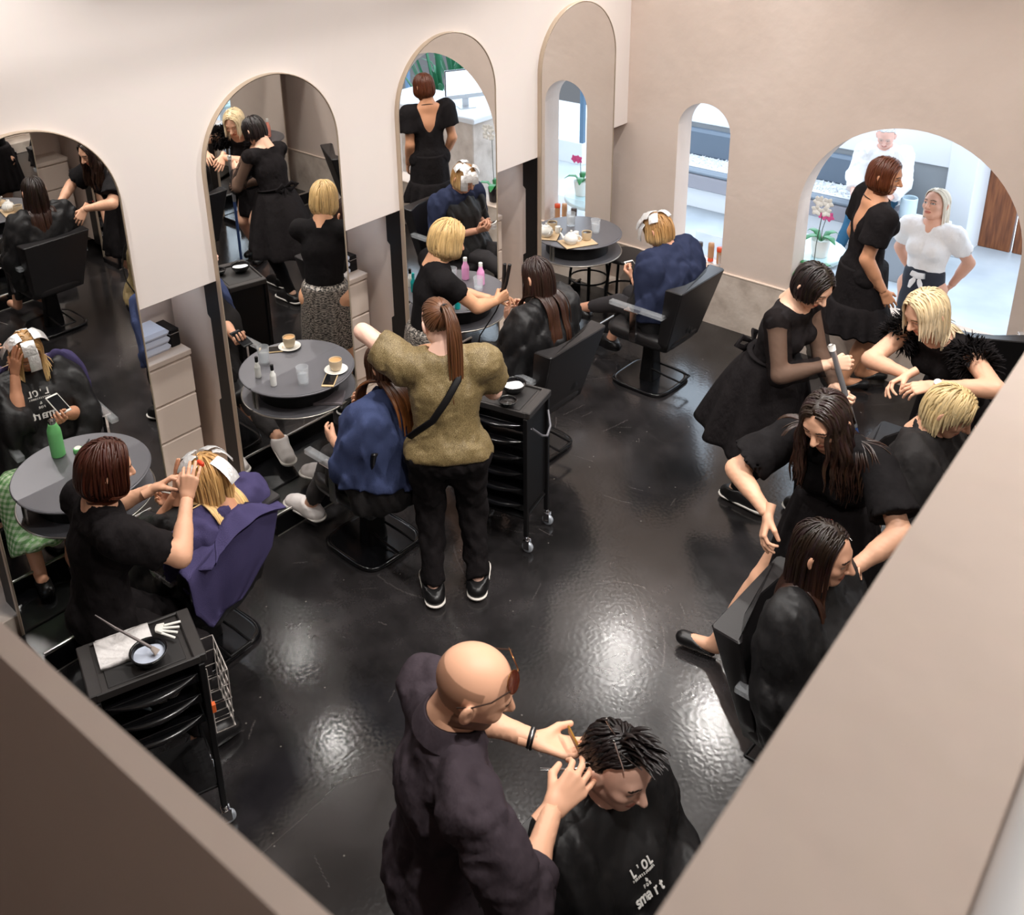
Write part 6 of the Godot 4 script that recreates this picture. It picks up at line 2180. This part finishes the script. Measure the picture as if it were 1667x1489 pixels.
# ---------------------------------------------------------------- trolleys
func trolley(label: String, at: Vector3, turn: float, drawers: int, basket: bool) -> Node3D:
	var o := thing("salon_trolley", label, "trolley", at, turn, "black salon trolleys")
	var w := 0.185
	var d := 0.13
	var top := 0.86
	var g := geo()
	# tray: sunken middle, raised side ledges
	g.box(Vector3(-w, top - 0.03, -d), Vector3(w, top - 0.008, d), 0.003)
	for s in [-1.0, 1.0]:
		g.box(Vector3(w * s - 0.024, top - 0.03, -d - 0.004), Vector3(w * s + 0.024, top + 0.006, d + 0.004), 0.004)
		g.box(Vector3(-w, top - 0.03, d * s - 0.006), Vector3(w, top + 0.004, d * s + 0.006), 0.003)
	put(g, "top_tray", mat("trolley_plastic", rgb(46, 43, 42), 0.42), o)
	g = geo()
	g.box(Vector3(-w + 0.045, top - 0.009, -d + 0.02), Vector3(w - 0.045, top - 0.004, d - 0.02), 0.002)
	put(g, "tray_mat", mat("tray_mat_plastic", rgb(34, 32, 32), 0.5), o)
	for s in [-1.0, 1.0]:
		for z in [-1.0, 1.0]:
			g = geo()
			g.box(Vector3(w * s - 0.012, 0.1, d * z - 0.012), Vector3(w * s + 0.012, top - 0.03, d * z + 0.012), 0.003)
			put(g, "corner_post", MAT.black, o)
			caster(o, Vector3(w * s, 0, d * z))
		put(bx(Vector3((w - 0.008) * s - 0.004, top - 0.5 if drawers < 5 else 0.24, -d), Vector3((w - 0.008) * s + 0.004, top - 0.03, d), 0.002), "side_panel", MAT.black, o)
	put(bx(Vector3(-w, 0.2, -d), Vector3(w, 0.215, d), 0.003), "bottom_shelf", MAT.black, o)
	var pitch := 0.098
	for k in drawers:
		var y := top - 0.05 - k * pitch
		g = geo()
		g.box(Vector3(-w + 0.016, y - 0.07, -d + 0.01), Vector3(w - 0.016, y - 0.064, d - 0.004), 0.001)
		g.box(Vector3(-w + 0.016, y - 0.07, d - 0.01), Vector3(w - 0.016, y - 0.03, d - 0.004), 0.001)
		var dr := put(g, "drawer", MAT.black_gloss, o)
		# bowed lip along the drawer front
		var pts := []
		var rr := []
		for j in 13:
			var t := j / 12.0 * 2.0 - 1.0
			pts.append(Vector3(t * (w - 0.03), y - 0.028 - 0.012 * (1.0 - t * t), d + 0.002 + 0.026 * (1.0 - t * t)))
			rr.append(0.004 + 0.013 * (1.0 - t * t))
		g = geo()
		g.tube(pts, rr, 8, true, 0.45, Vector3(0, 1, 0.6))
		put(g, "drawer_lip", MAT.black_gloss, dr)
	if basket:
		# wire basket hooked on the side
		var b := geo()
		var x := w + 0.02
		var wire := func(p: Array): b.tube(p, 0.0028, 6)
		for k in 5:
			var z := -d + 0.03 + k * (2.0 * d - 0.06) / 4.0
			wire.call([Vector3(x, top - 0.1, z), Vector3(x, top - 0.42, z), Vector3(x + 0.07, top - 0.42, z), Vector3(x + 0.075, top - 0.14, z)])
		for k in 5:
			var y := top - 0.14 - k * 0.07
			wire.call([Vector3(x, y, -d + 0.03), Vector3(x + 0.075, y, -d + 0.03), Vector3(x + 0.075, y, d - 0.03), Vector3(x, y, d - 0.03), Vector3(x, y, -d + 0.03)])
		put(b, "wire_basket", mat("bright_wire", rgb(214, 206, 200), 0.3, 0.5), o)
		put(bx(Vector3(w + 0.012, top - 0.3, d - 0.03), Vector3(w + 0.03, top - 0.26, d - 0.01), 0.002), "orange_tag", mat("orange_tag_plastic", rgb(226, 104, 48), 0.5), o)
	else:
		var b := geo()
		b.tube([Vector3(w + 0.02, top - 0.1, -d + 0.03), Vector3(w + 0.055, top - 0.16, -d * 0.4), Vector3(w + 0.06, top - 0.19, 0), Vector3(w + 0.055, top - 0.16, d * 0.4), Vector3(w + 0.02, top - 0.1, d - 0.03)], 0.007, 8)
		put(b, "side_handle", MAT.dark_steel, o)
	return o

func caster(o: Node3D, p: Vector3):
	var g := geo()
	g.tube([p + Vector3(0, 0.075, 0), p + Vector3(0, 0.1, 0)], 0.012, 10)
	for s in [-1.0, 1.0]:
		g.box(p + Vector3(-0.012, 0.024, 0.016 * s - 0.002), p + Vector3(0.022, 0.08, 0.016 * s + 0.002), 0.001)
	g.box(p + Vector3(-0.014, 0.07, -0.018), p + Vector3(0.016, 0.076, 0.018), 0.001)
	var f := put(g, "caster_fork", MAT.chrome, o)
	g = geo()
	g.xf = Transform3D(Basis(Vector3.RIGHT, PI / 2), p + Vector3(0.008, 0.032, 0))
	g.lathe([[0.0, -0.012], [0.024, -0.012], [0.031, -0.008], [0.032, 0.0], [0.031, 0.008], [0.024, 0.012], [0.0, 0.012]], 20)
	put(g, "wheel", mat("caster_wheel", rgb(176, 182, 190), 0.3, 0.3), f)

func turned(called: String, label: String, cat: String, at: Vector3, parts: Array, turn := 0.0, group := "") -> Node3D:
	# a turned object: parts are [name, profile, material]
	var o := thing(called, label, cat, at, turn, group)
	for p in parts:
		var g := geo()
		g.lathe(p[1], 28)
		put(g, p[0], p[2], o)
	return o

func bowl(label: String, at: Vector3, r: float, fill: Material) -> Node3D:
	var h := r * 0.75
	var o := turned("tint_bowl", label, "bowl", at, [
		["shell", [[0.0, 0.0], [r * 0.5, 0.0], [r * 0.62, 0.004], [r * 0.9, h * 0.6], [r, h], [r + 0.003, h + 0.002], [r - 0.003, h + 0.003], [r - 0.008, h - 0.003], [r * 0.82, h * 0.55], [r * 0.5, 0.01], [0.0, 0.008]], MAT.black_gloss]])
	var g := geo()
	var rings := []
	for k in 6:
		var t := 1.0 - k / 5.0
		var ring := []
		for j in 24:
			var a := TAU * j / 24
			ring.append(Vector3(cos(a) * r * 0.86 * t, h * 0.62 + 0.004 * sin(a * 3.0 + k) * t + 0.006 * (1.0 - t), sin(a) * r * 0.86 * t))
		rings.append(ring)
	g.loft(rings)
	put(g, "contents", fill, o)
	return o

func glass_of_water(label: String, at: Vector3, h := 0.1, r := 0.034, level := 0.66) -> Node3D:
	return turned("water_glass", label, "glass", at, [
		["tumbler", [[0.0, 0.0], [r * 0.82, 0.0], [r * 0.86, 0.003], [r, h], [r - 0.0014, h + 0.001], [r - 0.0025, h], [r * 0.86 - 0.003, 0.011], [0.0, 0.01]], MAT.glass],
		["water", [[0.0, 0.0115], [r * 0.86 - 0.0036, 0.0115], [lerpf(r * 0.86, r, level) - 0.0034, h * level], [0.0, h * level]], MAT.water]])

func cup(label: String, at: Vector3, coffee: Material, shell: Material, saucer := true) -> Node3D:
	var y := 0.012 if saucer else 0.0
	var parts := []
	if saucer: parts.append(["saucer", [[0.0, 0.0], [0.04, 0.0], [0.066, 0.011], [0.068, 0.013], [0.064, 0.014], [0.04, 0.006], [0.0, 0.005]], MAT.white_gloss])
	parts.append(["cup_body", [[0.0, y], [0.026, y], [0.03, y + 0.004], [0.037, y + 0.03], [0.038, y + 0.062], [0.0355, y + 0.063], [0.0345, y + 0.058], [0.033, y + 0.03], [0.026, y + 0.008], [0.0, y + 0.007]], shell])
	parts.append(["coffee", [[0.0, y + 0.0555], [0.012, y + 0.0555], [0.0345, y + 0.054]], coffee])
	return turned("coffee_cup", label, "cup", at, parts)

func phone(label: String, at: Vector3, b: Basis, shell: Material) -> Node3D:
	var o := thing("phone", label, "phone", at)
	o.basis = b
	put(bx(Vector3(-0.036, 0.0, -0.073), Vector3(0.036, 0.008, 0.073), 0.003), "case", shell, o)
	put(bx(Vector3(-0.0315, 0.0075, -0.06), Vector3(0.0315, 0.0088, 0.06), 0.0005), "screen", mat("dark_screen", rgb(16, 18, 22), 0.08), o)
	return o

func teapot(label: String, at: Vector3, turn: float) -> Node3D:
	var o := turned("teapot", label, "teapot", at, [
		["pot", [[0.0, 0.0], [0.032, 0.0], [0.038, 0.003], [0.052, 0.028], [0.053, 0.042], [0.044, 0.064], [0.026, 0.076], [0.024, 0.078], [0.0, 0.078]], MAT.white_gloss],
		["lid", [[0.0265, 0.077], [0.024, 0.083], [0.01, 0.088], [0.006, 0.09], [0.009, 0.098], [0.006, 0.103], [0.0, 0.104]], MAT.white_gloss]], turn)
	var g := geo()
	g.tube([Vector3(0.045, 0.03, 0), Vector3(0.066, 0.042, 0), Vector3(0.074, 0.062, 0), Vector3(0.086, 0.072, 0)], [0.014, 0.0105, 0.008, 0.006], 10)
	put(g, "spout", MAT.white_gloss, o)
	g = geo()
	g.tube([Vector3(-0.04, 0.062, 0), Vector3(-0.064, 0.066, 0), Vector3(-0.078, 0.05, 0), Vector3(-0.07, 0.03, 0), Vector3(-0.05, 0.022, 0)], 0.0055, 8)
	put(g, "handle", MAT.white_gloss, o)
	return o

func wood_tray(label: String, at: Vector3, turn: float) -> Node3D:
	var o := thing("tea_tray", label, "tray", at, turn)
	var m := mat("pale_wood", rgb(206, 178, 142), 0.55)
	put(bx(Vector3(-0.125, 0.0, -0.085), Vector3(0.125, 0.008, 0.085), 0.002), "board", m, o)
	put(bx(Vector3(-0.128, -0.0005, -0.088), Vector3(0.128, 0.003, 0.088), 0.001), "dark_base", MAT.black, o)
	return o

func bottle(label: String, at: Vector3, r: float, h: float, body: Material, cap: Material, cap_h := 0.03) -> Node3D:
	return turned("bottle", label, "bottle", at, [
		["bottle_body", [[0.0, 0.0], [r * 0.92, 0.0], [r, 0.004], [r, h * 0.62], [r * 0.94, h * 0.7], [r * 0.55, h * 0.86], [r * 0.5, h], [0.0, h]], body],
		["cap", [[r * 0.52, h - 0.002], [r * 0.54, h], [r * 0.54, h + cap_h], [r * 0.48, h + cap_h + 0.002], [0.0, h + cap_h + 0.002]], cap]])

func build_trolleys():
	var cream := mat("bleach_cream", rgb(238, 238, 240), 0.5)
	var tint := mat("dark_tint", rgb(22, 18, 17), 0.3)
	var pale := mat("blue_cream", rgb(196, 204, 220), 0.5)
	trolley("black salon trolley with wire basket and white towel beside the auburn stylist", Vector3(1.37, 0, -1.2), 72, 3, true)
	trolley("black salon trolley with two tint bowls beside the olive shirt", Vector3(1.2, 0, -3.45), 14, 6, false)
	bowl("black tint bowl of pale bleach with a brush on the near trolley", Vector3(1.435, 0.856, -1.2), 0.066, pale)
	bowl("black bowl of white cream on the trolley by the olive shirt", Vector3(1.22, 0.856, -3.5), 0.066, cream)
	bowl("smaller black bowl of dark tint beside the bowl of white cream", Vector3(1.29, 0.856, -3.37), 0.048, tint)
	# tint brush leaning in the bleach
	var b := thing("tint_brush", "long-handled tint brush standing in the bleach bowl", "brush", Vector3(1.435, 0.89, -1.2))
	var g := geo()
	g.tube([Vector3(0.01, 0.03, -0.01), Vector3(-0.1, 0.1, 0.06), Vector3(-0.16, 0.15, 0.1)], [0.006, 0.0045, 0.002], 8)
	put(g, "handle", mat("brush_handle", rgb(120, 110, 108), 0.35), b)
	g = geo()
	g.tube([Vector3(0.03, 0.012, -0.02), Vector3(0.01, 0.03, -0.01)], [0.016, 0.009], 10, true, 0.45)
	put(g, "bristles", mat("brush_bristle", rgb(150, 138, 130), 0.8), b)
	# folded white towel and foil strips
	var t := thing("folded_towel", "folded white towel lying on the near trolley's tray", "towel", Vector3(1.31, 0.856, -1.17), 72)
	g = geo()
	var rings := []
	for k in 9:
		var ring := []
		var u := k / 8.0
		for j in 13:
			var v := j / 12.0
			ring.append(Vector3(lerpf(-0.1, 0.1, u), 0.014 + 0.004 * sin(u * 9.0 + v * 5.0), lerpf(-0.075, 0.07, v)))
		for j in range(12, -1, -1):
			ring.append(Vector3(lerpf(-0.1, 0.1, u), 0.0, lerpf(-0.075, 0.07, j / 12.0)))
		rings.append(ring)
	g.loft(rings, true, true, true)
	put(g, "towel_fold", MAT.white_cloth, t)
	g = geo()
	g.box(Vector3(-0.095, 0.004, -0.085), Vector3(0.06, 0.012, 0.04), 0.004)
	put(g, "lower_fold", MAT.white_cloth, t)
	for k in 4:
		var c := thing("section_clip", "white sectioning clip on the near trolley, %s" % ["nearest the bowl", "second from the bowl", "third from the bowl", "farthest from the bowl"][k], "hair clip", Vector3(1.38 - 0.012 * k, 0.872, -1.3 - 0.012 * k), 20.0 + 14 * k, "white clips on the near trolley")
		put(bx(Vector3(-0.045, 0.0, -0.005), Vector3(0.045, 0.007, 0.005), 0.002), "clip_arm", MAT.white_gloss, c)
		put(bx(Vector3(-0.045, 0.006, -0.006), Vector3(-0.015, 0.014, 0.006), 0.002), "clip_grip", MAT.white_gloss, c)
	# clear tools in the drawers of the near trolley
	for k in 3:
		var c := thing("clear_clip", "clear plastic clip in the near trolley's open drawer, %s" % ["bluish one", "tangled with another", "at the drawer's far end"][k], "hair clip", Vector3(1.43 + 0.012 * k, 0.655, -1.16 - 0.05 * k), 40.0 * k, "clear clips in the drawer")
		g = geo()
		g.tube([Vector3(-0.02, 0.006, 0), Vector3(0, 0.016, 0.01), Vector3(0.022, 0.008, -0.004)], [0.006, 0.009, 0.004], 8)
		put(g, "jaw", MAT.acrylic if k else mat("ice_blue_plastic", rgb(170, 206, 224), 0.15), c)
		g = geo()
		g.tube([Vector3(-0.02, 0.012, 0.004), Vector3(0.0, 0.022, 0.0)], 0.0025, 6)
		put(g, "spring", MAT.chrome, c)

func build_table_things():
	var green := mat("green_plastic", rgb(132, 222, 138), 0.4)
	var latte := mat("latte", rgb(196, 150, 98), 0.4)
	var black_coffee := mat("black_coffee", rgb(40, 22, 14), 0.15)
	var tan_shell := mat("tan_ceramic", rgb(206, 186, 156), 0.4)
	var teal := mat("teal_plastic", rgb(18, 150, 150), 0.3)
	var pinkb := mat("pink_plastic", rgb(232, 160, 206), 0.25)
	var black_cap = MAT.black
	var h := 0.7705
	# nearest table
	turned("drink_bottle", "bright green drink bottle without its lid on the nearest mirror table", "bottle", Vector3(0.21, h, -1.65), [
		["bottle_body", [[0.0, 0.0], [0.032, 0.0], [0.035, 0.004], [0.035, 0.13], [0.033, 0.15], [0.022, 0.178], [0.02, 0.186], [0.0, 0.186]], green],
		["steel_neck", [[0.0175, 0.184], [0.0185, 0.187], [0.0185, 0.205], [0.015, 0.206], [0.014, 0.19], [0.0, 0.19]], MAT.steel]])
	turned("screw_cap", "green screw lid lying beside the green drink bottle", "lid", Vector3(0.16, h, -1.73), [["lid", [[0.0, 0.0], [0.022, 0.0], [0.024, 0.003], [0.023, 0.02], [0.018, 0.024], [0.0, 0.025]], green], ["lid_top", [[0.0, 0.0265], [0.016, 0.0265], [0.018, 0.0235]], MAT.white_gloss]])
	var k := thing("key_ring", "small bunch of keys near the green lid", "keys", Vector3(0.185, h, -1.79), 30)
	var g := geo()
	var ring := []
	for i in 17: ring.append(Vector3(cos(TAU * i / 16) * 0.014, 0.002, sin(TAU * i / 16) * 0.014))
	g.tube(ring, 0.0014, 6, false)
	put(g, "ring", MAT.steel, k)
	for a in [10.0, 60.0]:
		var key := geo()
		key.xf = Transform3D(Basis(Vector3.UP, deg_to_rad(a)), Vector3.ZERO)
		key.box(Vector3(0.012, 0.001, -0.007), Vector3(0.028, 0.0035, 0.007), 0.001)
		key.box(Vector3(0.028, 0.001, -0.003), Vector3(0.052, 0.003, 0.003), 0.0005)
		put(key, "key", MAT.black, k)
	# second table
	glass_of_water("glass of water on the second mirror table", Vector3(0.181, h, -2.912), 0.105, 0.036)
	cup("latte in a glass cup on a white saucer, second mirror table", Vector3(0.214, h, -3.125), latte, tan_shell)
	phone("phone with pale gold case lying on the second mirror table", Vector3(0.272, h, -3.03), Basis(Vector3.UP, deg_to_rad(38)), mat("gold_case", rgb(214, 186, 140), 0.35))
	bottle("slim clear pump bottle with black top, second mirror table", Vector3(0.072, h, -2.788), 0.018, 0.1, mat("frosted", rgb(226, 226, 222), 0.25), black_cap, 0.03)
	var mg := thing("laptop", "closed grey laptop on the lower shelf of the second table", "laptop", Vector3(0.225, 0.6305, -3.03), 42)
	put(bx(Vector3(-0.1, 0.0, -0.07), Vector3(0.1, 0.011, 0.07), 0.003), "base", mat("laptop_grey", rgb(120, 112, 116), 0.4, 0.4), mg)
	put(bx(Vector3(-0.1, 0.0115, -0.07), Vector3(0.1, 0.018, 0.07), 0.003), "lid", mat("laptop_grey", rgb(120, 112, 116), 0.4, 0.4), mg)
	# third table
	bottle("teal bottle on the third mirror table", Vector3(0.2, h, -4.16), 0.019, 0.105, teal, teal, 0.028)
	bottle("white and black spray bottle beside the teal bottle", Vector3(0.27, h, -4.2), 0.017, 0.1, MAT.white_gloss, black_cap, 0.03)
	bottle("pink bottle with white cap on the third mirror table", Vector3(0.07, h, -4.53), 0.026, 0.135, pinkb, MAT.white_gloss, 0.022)
	glass_of_water("empty-looking tumbler beside the pink bottle", Vector3(0.12, h, -4.45), 0.095, 0.034, 0.3)
	turned("wine_glass", "stemmed glass beside the teal bottle on the third table", "glass", Vector3(0.12, h, -4.19), [["bowl_and_stem", [[0.0, 0.0], [0.03, 0.0], [0.03, 0.002], [0.006, 0.006], [0.0035, 0.02], [0.0035, 0.07], [0.012, 0.08], [0.034, 0.105], [0.036, 0.13], [0.03, 0.155], [0.0285, 0.155], [0.0345, 0.13], [0.032, 0.107], [0.01, 0.084], [0.0, 0.083]], MAT.glass]])
	# far table: tea things
	wood_tray("pale wooden tea tray on the far mirror table", Vector3(0.135, h, -5.52), 62)
	teapot("white teapot on the far mirror table's tray", Vector3(0.115, h + 0.0085, -5.47), 200)
	cup("tan cup of black coffee on the far tray", Vector3(0.16, h + 0.0085, -5.6), black_coffee, tan_shell, false)
	turned("milk_jug", "small white milk jug on the far tray", "jug", Vector3(0.085, h + 0.0085, -5.57), [["jug_body", [[0.0, 0.0], [0.018, 0.0], [0.022, 0.02], [0.019, 0.045], [0.021, 0.052], [0.019, 0.052], [0.017, 0.044], [0.0, 0.04]], MAT.white_gloss]])
	glass_of_water("glass of water on the far mirror table", Vector3(0.115, h, -5.772), 0.105, 0.036)
	# opposite wall, seen in the mirrors
	glass_of_water("lemon water glass on the opposite table nearest the arched openings", Vector3(3.93, h, -5.72), 0.115, 0.038)
	bottle("pale pink bottle on the opposite table nearest the arched openings", Vector3(4.02, h, -5.84), 0.028, 0.16, mat("salmon_plastic", rgb(236, 150, 130), 0.3), MAT.white_gloss)
	bottle("second pale pink bottle beside the first on the opposite far table", Vector3(4.05, h, -5.76), 0.028, 0.15, mat("salmon_plastic", rgb(236, 150, 130), 0.3), MAT.white_gloss)
	wood_tray("pale tea tray on the opposite table beside the long-haired client", Vector3(3.95, h, -3.1), 10)
	teapot("white teapot on the opposite table beside the long-haired client", Vector3(3.98, h + 0.0085, -3.08), 30)
	cup("tan coffee cup on the opposite tray", Vector3(3.88, h + 0.0085, -3.12), black_coffee, tan_shell, false)
	cup("white saucer and cup on the opposite table", Vector3(3.98, h, -2.9), black_coffee, MAT.white_gloss)
	# stools
	for a in [[0.17, -6.1, "black round stool in the corner beside the far mirror table"], [2.42, -3.45 + 0.02, ""]]:
		if a[2] == "": continue
		var s := thing("stool", a[2], "stool", Vector3(a[0], 0, a[1]))
		g = geo()
		g.lathe([[0.0, 0.5], [0.15, 0.5], [0.165, 0.49], [0.165, 0.475], [0.15, 0.468], [0.0, 0.468]], 28)
		put(g, "seat", MAT.leather, s)
		for i in 4:
			var an := TAU * i / 4 + 0.6
			g = geo()
			g.tube([Vector3(cos(an) * 0.12, 0.47, sin(an) * 0.12), Vector3(cos(an) * 0.15, 0.24, sin(an) * 0.15), Vector3(cos(an) * 0.165, 0.0, sin(an) * 0.165)], 0.011, 8)
			put(g, "leg", MAT.black, s)
		g = geo()
		ring = []
		for i in 25: ring.append(Vector3(cos(TAU * i / 24) * 0.153, 0.2, sin(TAU * i / 24) * 0.153))
		g.tube(ring, 0.008, 8, false)
		put(g, "foot_ring", MAT.black, s)
	# product tubes in a clear stand on the sill of the narrow arch
	var st := thing("display_stand", "clear acrylic product stand on the narrow arch's sill", "stand", Vector3(0.66, 0.4545, -6.475))
	put(bx(Vector3(-0.13, 0, -0.045), Vector3(0.15, 0.008, 0.045), 0.002), "base", MAT.acrylic, st)
	put(bx(Vector3(-0.13, 0.008, -0.045), Vector3(0.15, 0.2, -0.04), 0.001), "back", MAT.acrylic, st)
	var tan_tube := mat("tan_tube", rgb(196, 150, 112), 0.4)
	var red := mat("orange_cap", rgb(222, 84, 44), 0.4)
	for a in [[-0.06, 0.13, mat("dark_tube", rgb(58, 44, 40), 0.4), mat("dark_tube", rgb(58, 44, 40), 0.4), "short dark product tube on the narrow arch's stand", false], [0.04, 0.15, tan_tube, red, "tan tube standing on its orange cap in the stand", true], [0.115, 0.13, tan_tube, red, "tan tube with orange cap on top in the stand", false]]:
		var o := thing("product_tube", a[4], "tube", Vector3(0.66 + a[0], 0.463, -6.465))
		g = geo()
		var hh: float = a[1]
		if a[5]:
			g.lathe([[0.0, 0.028], [0.02, 0.028], [0.023, 0.04], [0.024, hh * 0.8], [0.022, hh], [0.0, hh]], 20)
			put(g, "tube_body", a[2], o)
			g = geo()
			g.lathe([[0.0, 0.0], [0.021, 0.0], [0.022, 0.003], [0.021, 0.028], [0.0, 0.028]], 20)
			put(g, "cap", a[3], o)
		else:
			g.lathe([[0.0, 0.0], [0.021, 0.0], [0.023, 0.004], [0.024, hh - 0.03], [0.0, hh - 0.03]], 20)
			put(g, "tube_body", a[2], o)
			g = geo()
			g.lathe([[0.0, hh - 0.03], [0.025, hh - 0.03], [0.026, hh - 0.027], [0.025, hh], [0.0, hh]], 20)
			put(g, "cap", a[3], o)
	glass_of_water("clear tumbler at the end of the narrow arch's sill", Vector3(0.805, 0.463, -6.44), 0.09, 0.026, 0.0)

func build_tools():
	# things held in hands
	var o := thing("broom", "silver broom handle with white cap and blue foot held by the cropped-haired stylist", "broom", Vector3(2.56, 0.9, -4.42))
	var a := Vector3(2.515, 1.2, -4.36) - o.position
	var b := Vector3(2.64, 0.78, -4.44) - o.position
	var c := Vector3(2.86, 0.03, -4.58) - o.position
	var g := geo()
	g.tube([a, b], 0.014, 12)
	put(g, "handle", mat("satin_alu", rgb(176, 176, 180), 0.35, 0.6), o)
	g = geo()
	g.tube([a + (a - b).normalized() * 0.03, a + (a - b).normalized() * 0.024, a], [0.012, 0.019, 0.017], 12)
	put(g, "end_cap", MAT.white_gloss, o)
	g = geo()
	g.tube([b, c], 0.012, 10)
	put(g, "lower_handle", mat("blue_tube", rgb(64, 92, 150), 0.4), o)
	g = geo()
	g.box(c + Vector3(-0.13, -0.02, -0.02), c + Vector3(0.13, 0.03, 0.02), 0.006)
	put(g, "brush_head", MAT.black, o)
	# straightening iron
	o = thing("hair_straightener", "black hair straightener held upright by the fair bob stylist", "hair straightener", Vector3(0.67, 1.08, -4.06))
	for s in [0.0, 1.0]:
		g = geo()
		g.tube([Vector3(-0.01, -0.06, 0.0), Vector3(0.0 + 0.016 * s, 0.04, -0.01), Vector3(0.0 + 0.03 * s, 0.16, -0.02 - 0.012 * s)], [0.012, 0.017, 0.015], 10, true, 0.7, Vector3(1, 0, -0.4))
		put(g, "arm", mat("iron_black", rgb(34, 32, 33), 0.3), o)
	g = geo()
	g.tube([Vector3(-0.01, -0.06, 0), Vector3(-0.03, -0.14, 0.03), Vector3(-0.1, -0.3, 0.1), Vector3(-0.16, -0.6, 0.1), Vector3(-0.2, -1.06, 0.06)], 0.004, 6)
	put(g, "cord", MAT.black, o)
	# barber's tools
	o = thing("scissors", "slim steel scissors in the bald barber's near hand", "scissors", Vector3(2.985, 1.2, -1.62))
	for s in [-1.0, 1.0]:
		g = geo()
		g.tube([Vector3(0.03, 0.004 * s, -0.03), Vector3(0, 0, 0), Vector3(-0.05, -0.004 * s, 0.045)], [0.003, 0.0035, 0.0008], 6, true, 0.5)
		put(g, "blade", MAT.chrome, o)
		g = geo()
		var ring := []
		for i in 13: ring.append(Vector3(0.042, 0.012 * s, -0.042) + Vector3(0.7, 0, -0.7) * cos(TAU * i / 12) * 0.012 + Vector3(0, sin(TAU * i / 12) * 0.01, 0))
		g.tube(ring, 0.002, 6, false)
		put(g, "finger_loop", MAT.chrome, o)
	o = thing("comb", "amber comb between the bald barber's fingers and the black hair", "comb", Vector3(2.955, 1.175, -1.72), -30)
	var amber := mat("amber_plastic", rgb(150, 104, 30), 0.25)
	g = geo()
	g.box(Vector3(-0.07, 0.0, -0.003), Vector3(0.07, 0.01, 0.003), 0.002)
	put(g, "spine", amber, o)
	g = geo()
	for i in 34: g.box(Vector3(-0.068 + i * 0.004, -0.018, -0.001), Vector3(-0.066 + i * 0.004, 0.001, 0.001), 0.0)
	var tm := put(g, "tooth_row", amber, o)
	tm.set_meta("kind", "stuff")
	# phones in hands
	phone("white phone held by the client in the navy towel", Vector3(0.665, 0.735, -5.45), Basis(Vector3.UP, 1.2) * Basis(Vector3.RIGHT, 0.5), MAT.white_gloss)
	phone("white-edged phone held over the lap by the client in purple towel", Vector3(0.575, 0.83, -1.84), Basis(Vector3.UP, 1.5) * Basis(Vector3.RIGHT, -0.4), MAT.white_gloss)
	phone("dark phone held by the client in the slate-blue towel", Vector3(0.535, 0.77, -3.0), Basis(Vector3.UP, 1.5) * Basis(Vector3.RIGHT, -0.4), MAT.black)
	# tail comb with orange grip in the auburn stylist's hand
	o = thing("tail_comb", "orange tail comb in the auburn stylist's near hand", "comb", Vector3(1.03, 1.24, -1.74))
	put(bx(Vector3(-0.02, -0.008, -0.008), Vector3(0.02, 0.012, 0.008), 0.004), "grip", mat("orange_plastic", rgb(232, 70, 36), 0.4), o)
	g = geo()
	g.tube([Vector3(-0.02, 0, 0), Vector3(-0.12, -0.02, -0.05)], [0.003, 0.0015], 6)
	put(g, "tail", MAT.steel, o)
	# clip on the dark dress
	o = thing("dress_clip", "slim steel clip with red end on the dark pleated dress", "hair clip", Vector3(3.03, 1.0, -3.345), -20)
	g = geo()
	g.tube([Vector3(-0.05, 0.01, 0), Vector3(0.05, -0.01, 0)], [0.004, 0.0025], 8)
	put(g, "clip_body", MAT.steel, o)
	g = geo()
	g.tube([Vector3(-0.06, 0.012, 0), Vector3(-0.048, 0.0095, 0)], 0.005, 8)
	put(g, "red_end", mat("red_plastic", rgb(190, 40, 36), 0.4), o)

func _ready():
	rng.seed = 11
	nz.seed = 4
	nz.frequency = 1.0
	nz.fractal_octaves = 2
	# camera: shifted lens, measured from the photograph's vanishing points
	var cam := Camera3D.new()
	cam.name = "camera"
	cam.near = 0.05
	cam.far = 60.0
	cam.projection = Camera3D.PROJECTION_FRUSTUM
	cam.keep_aspect = Camera3D.KEEP_HEIGHT
	cam.size = 1489.0 / 1625.9 * cam.near
	cam.frustum_offset = Vector2((833.5 - 700.45) / 1625.9, -(744.5 - 385.99) / 1625.9) * cam.near
	cam.basis = Basis(Vector3.UP, 0.791047) * Basis(Vector3.RIGHT, -0.3843) * Basis(Vector3.BACK, -0.042707)
	cam.position = Vector3(4.186, 3.6, 0.0)
	var at := CameraAttributesPhysical.new()
	at.frustum_focal_length = 35.0
	at.frustum_focus_distance = 4.6
	at.exposure_aperture = 7.0
	cam.attributes = at
	add_child(cam)
	# sky: flat bright daylight, seen only through the lobby's street side
	var we := WorldEnvironment.new()
	we.name = "world_environment"
	var env := Environment.new()
	env.tonemap_mode = Environment.TONE_MAPPER_LINEAR
	env.tonemap_exposure = 1.08
	env.background_mode = Environment.BG_SKY
	var sky := Sky.new()
	var sm := ProceduralSkyMaterial.new()
	sm.sky_top_color = Color(0.86, 0.93, 1.0)
	sm.sky_horizon_color = Color(0.93, 0.97, 1.0)
	sm.ground_bottom_color = Color(0.5, 0.52, 0.55)
	sm.ground_horizon_color = Color(0.8, 0.86, 0.92)
	sm.sky_energy_multiplier = 1.75
	sm.ground_energy_multiplier = 1.0
	sky.sky_material = sm
	env.sky = sky
	env.sdfgi_enabled = true
	env.ssao_enabled = true
	env.ssil_enabled = true
	we.environment = env
	add_child(we)
	make_materials()
	build_room()
	build_lobby()
	build_lamps()
	build_stations()
	build_chairs()
	build_people()
	build_trolleys()
	build_table_things()
	build_tools()
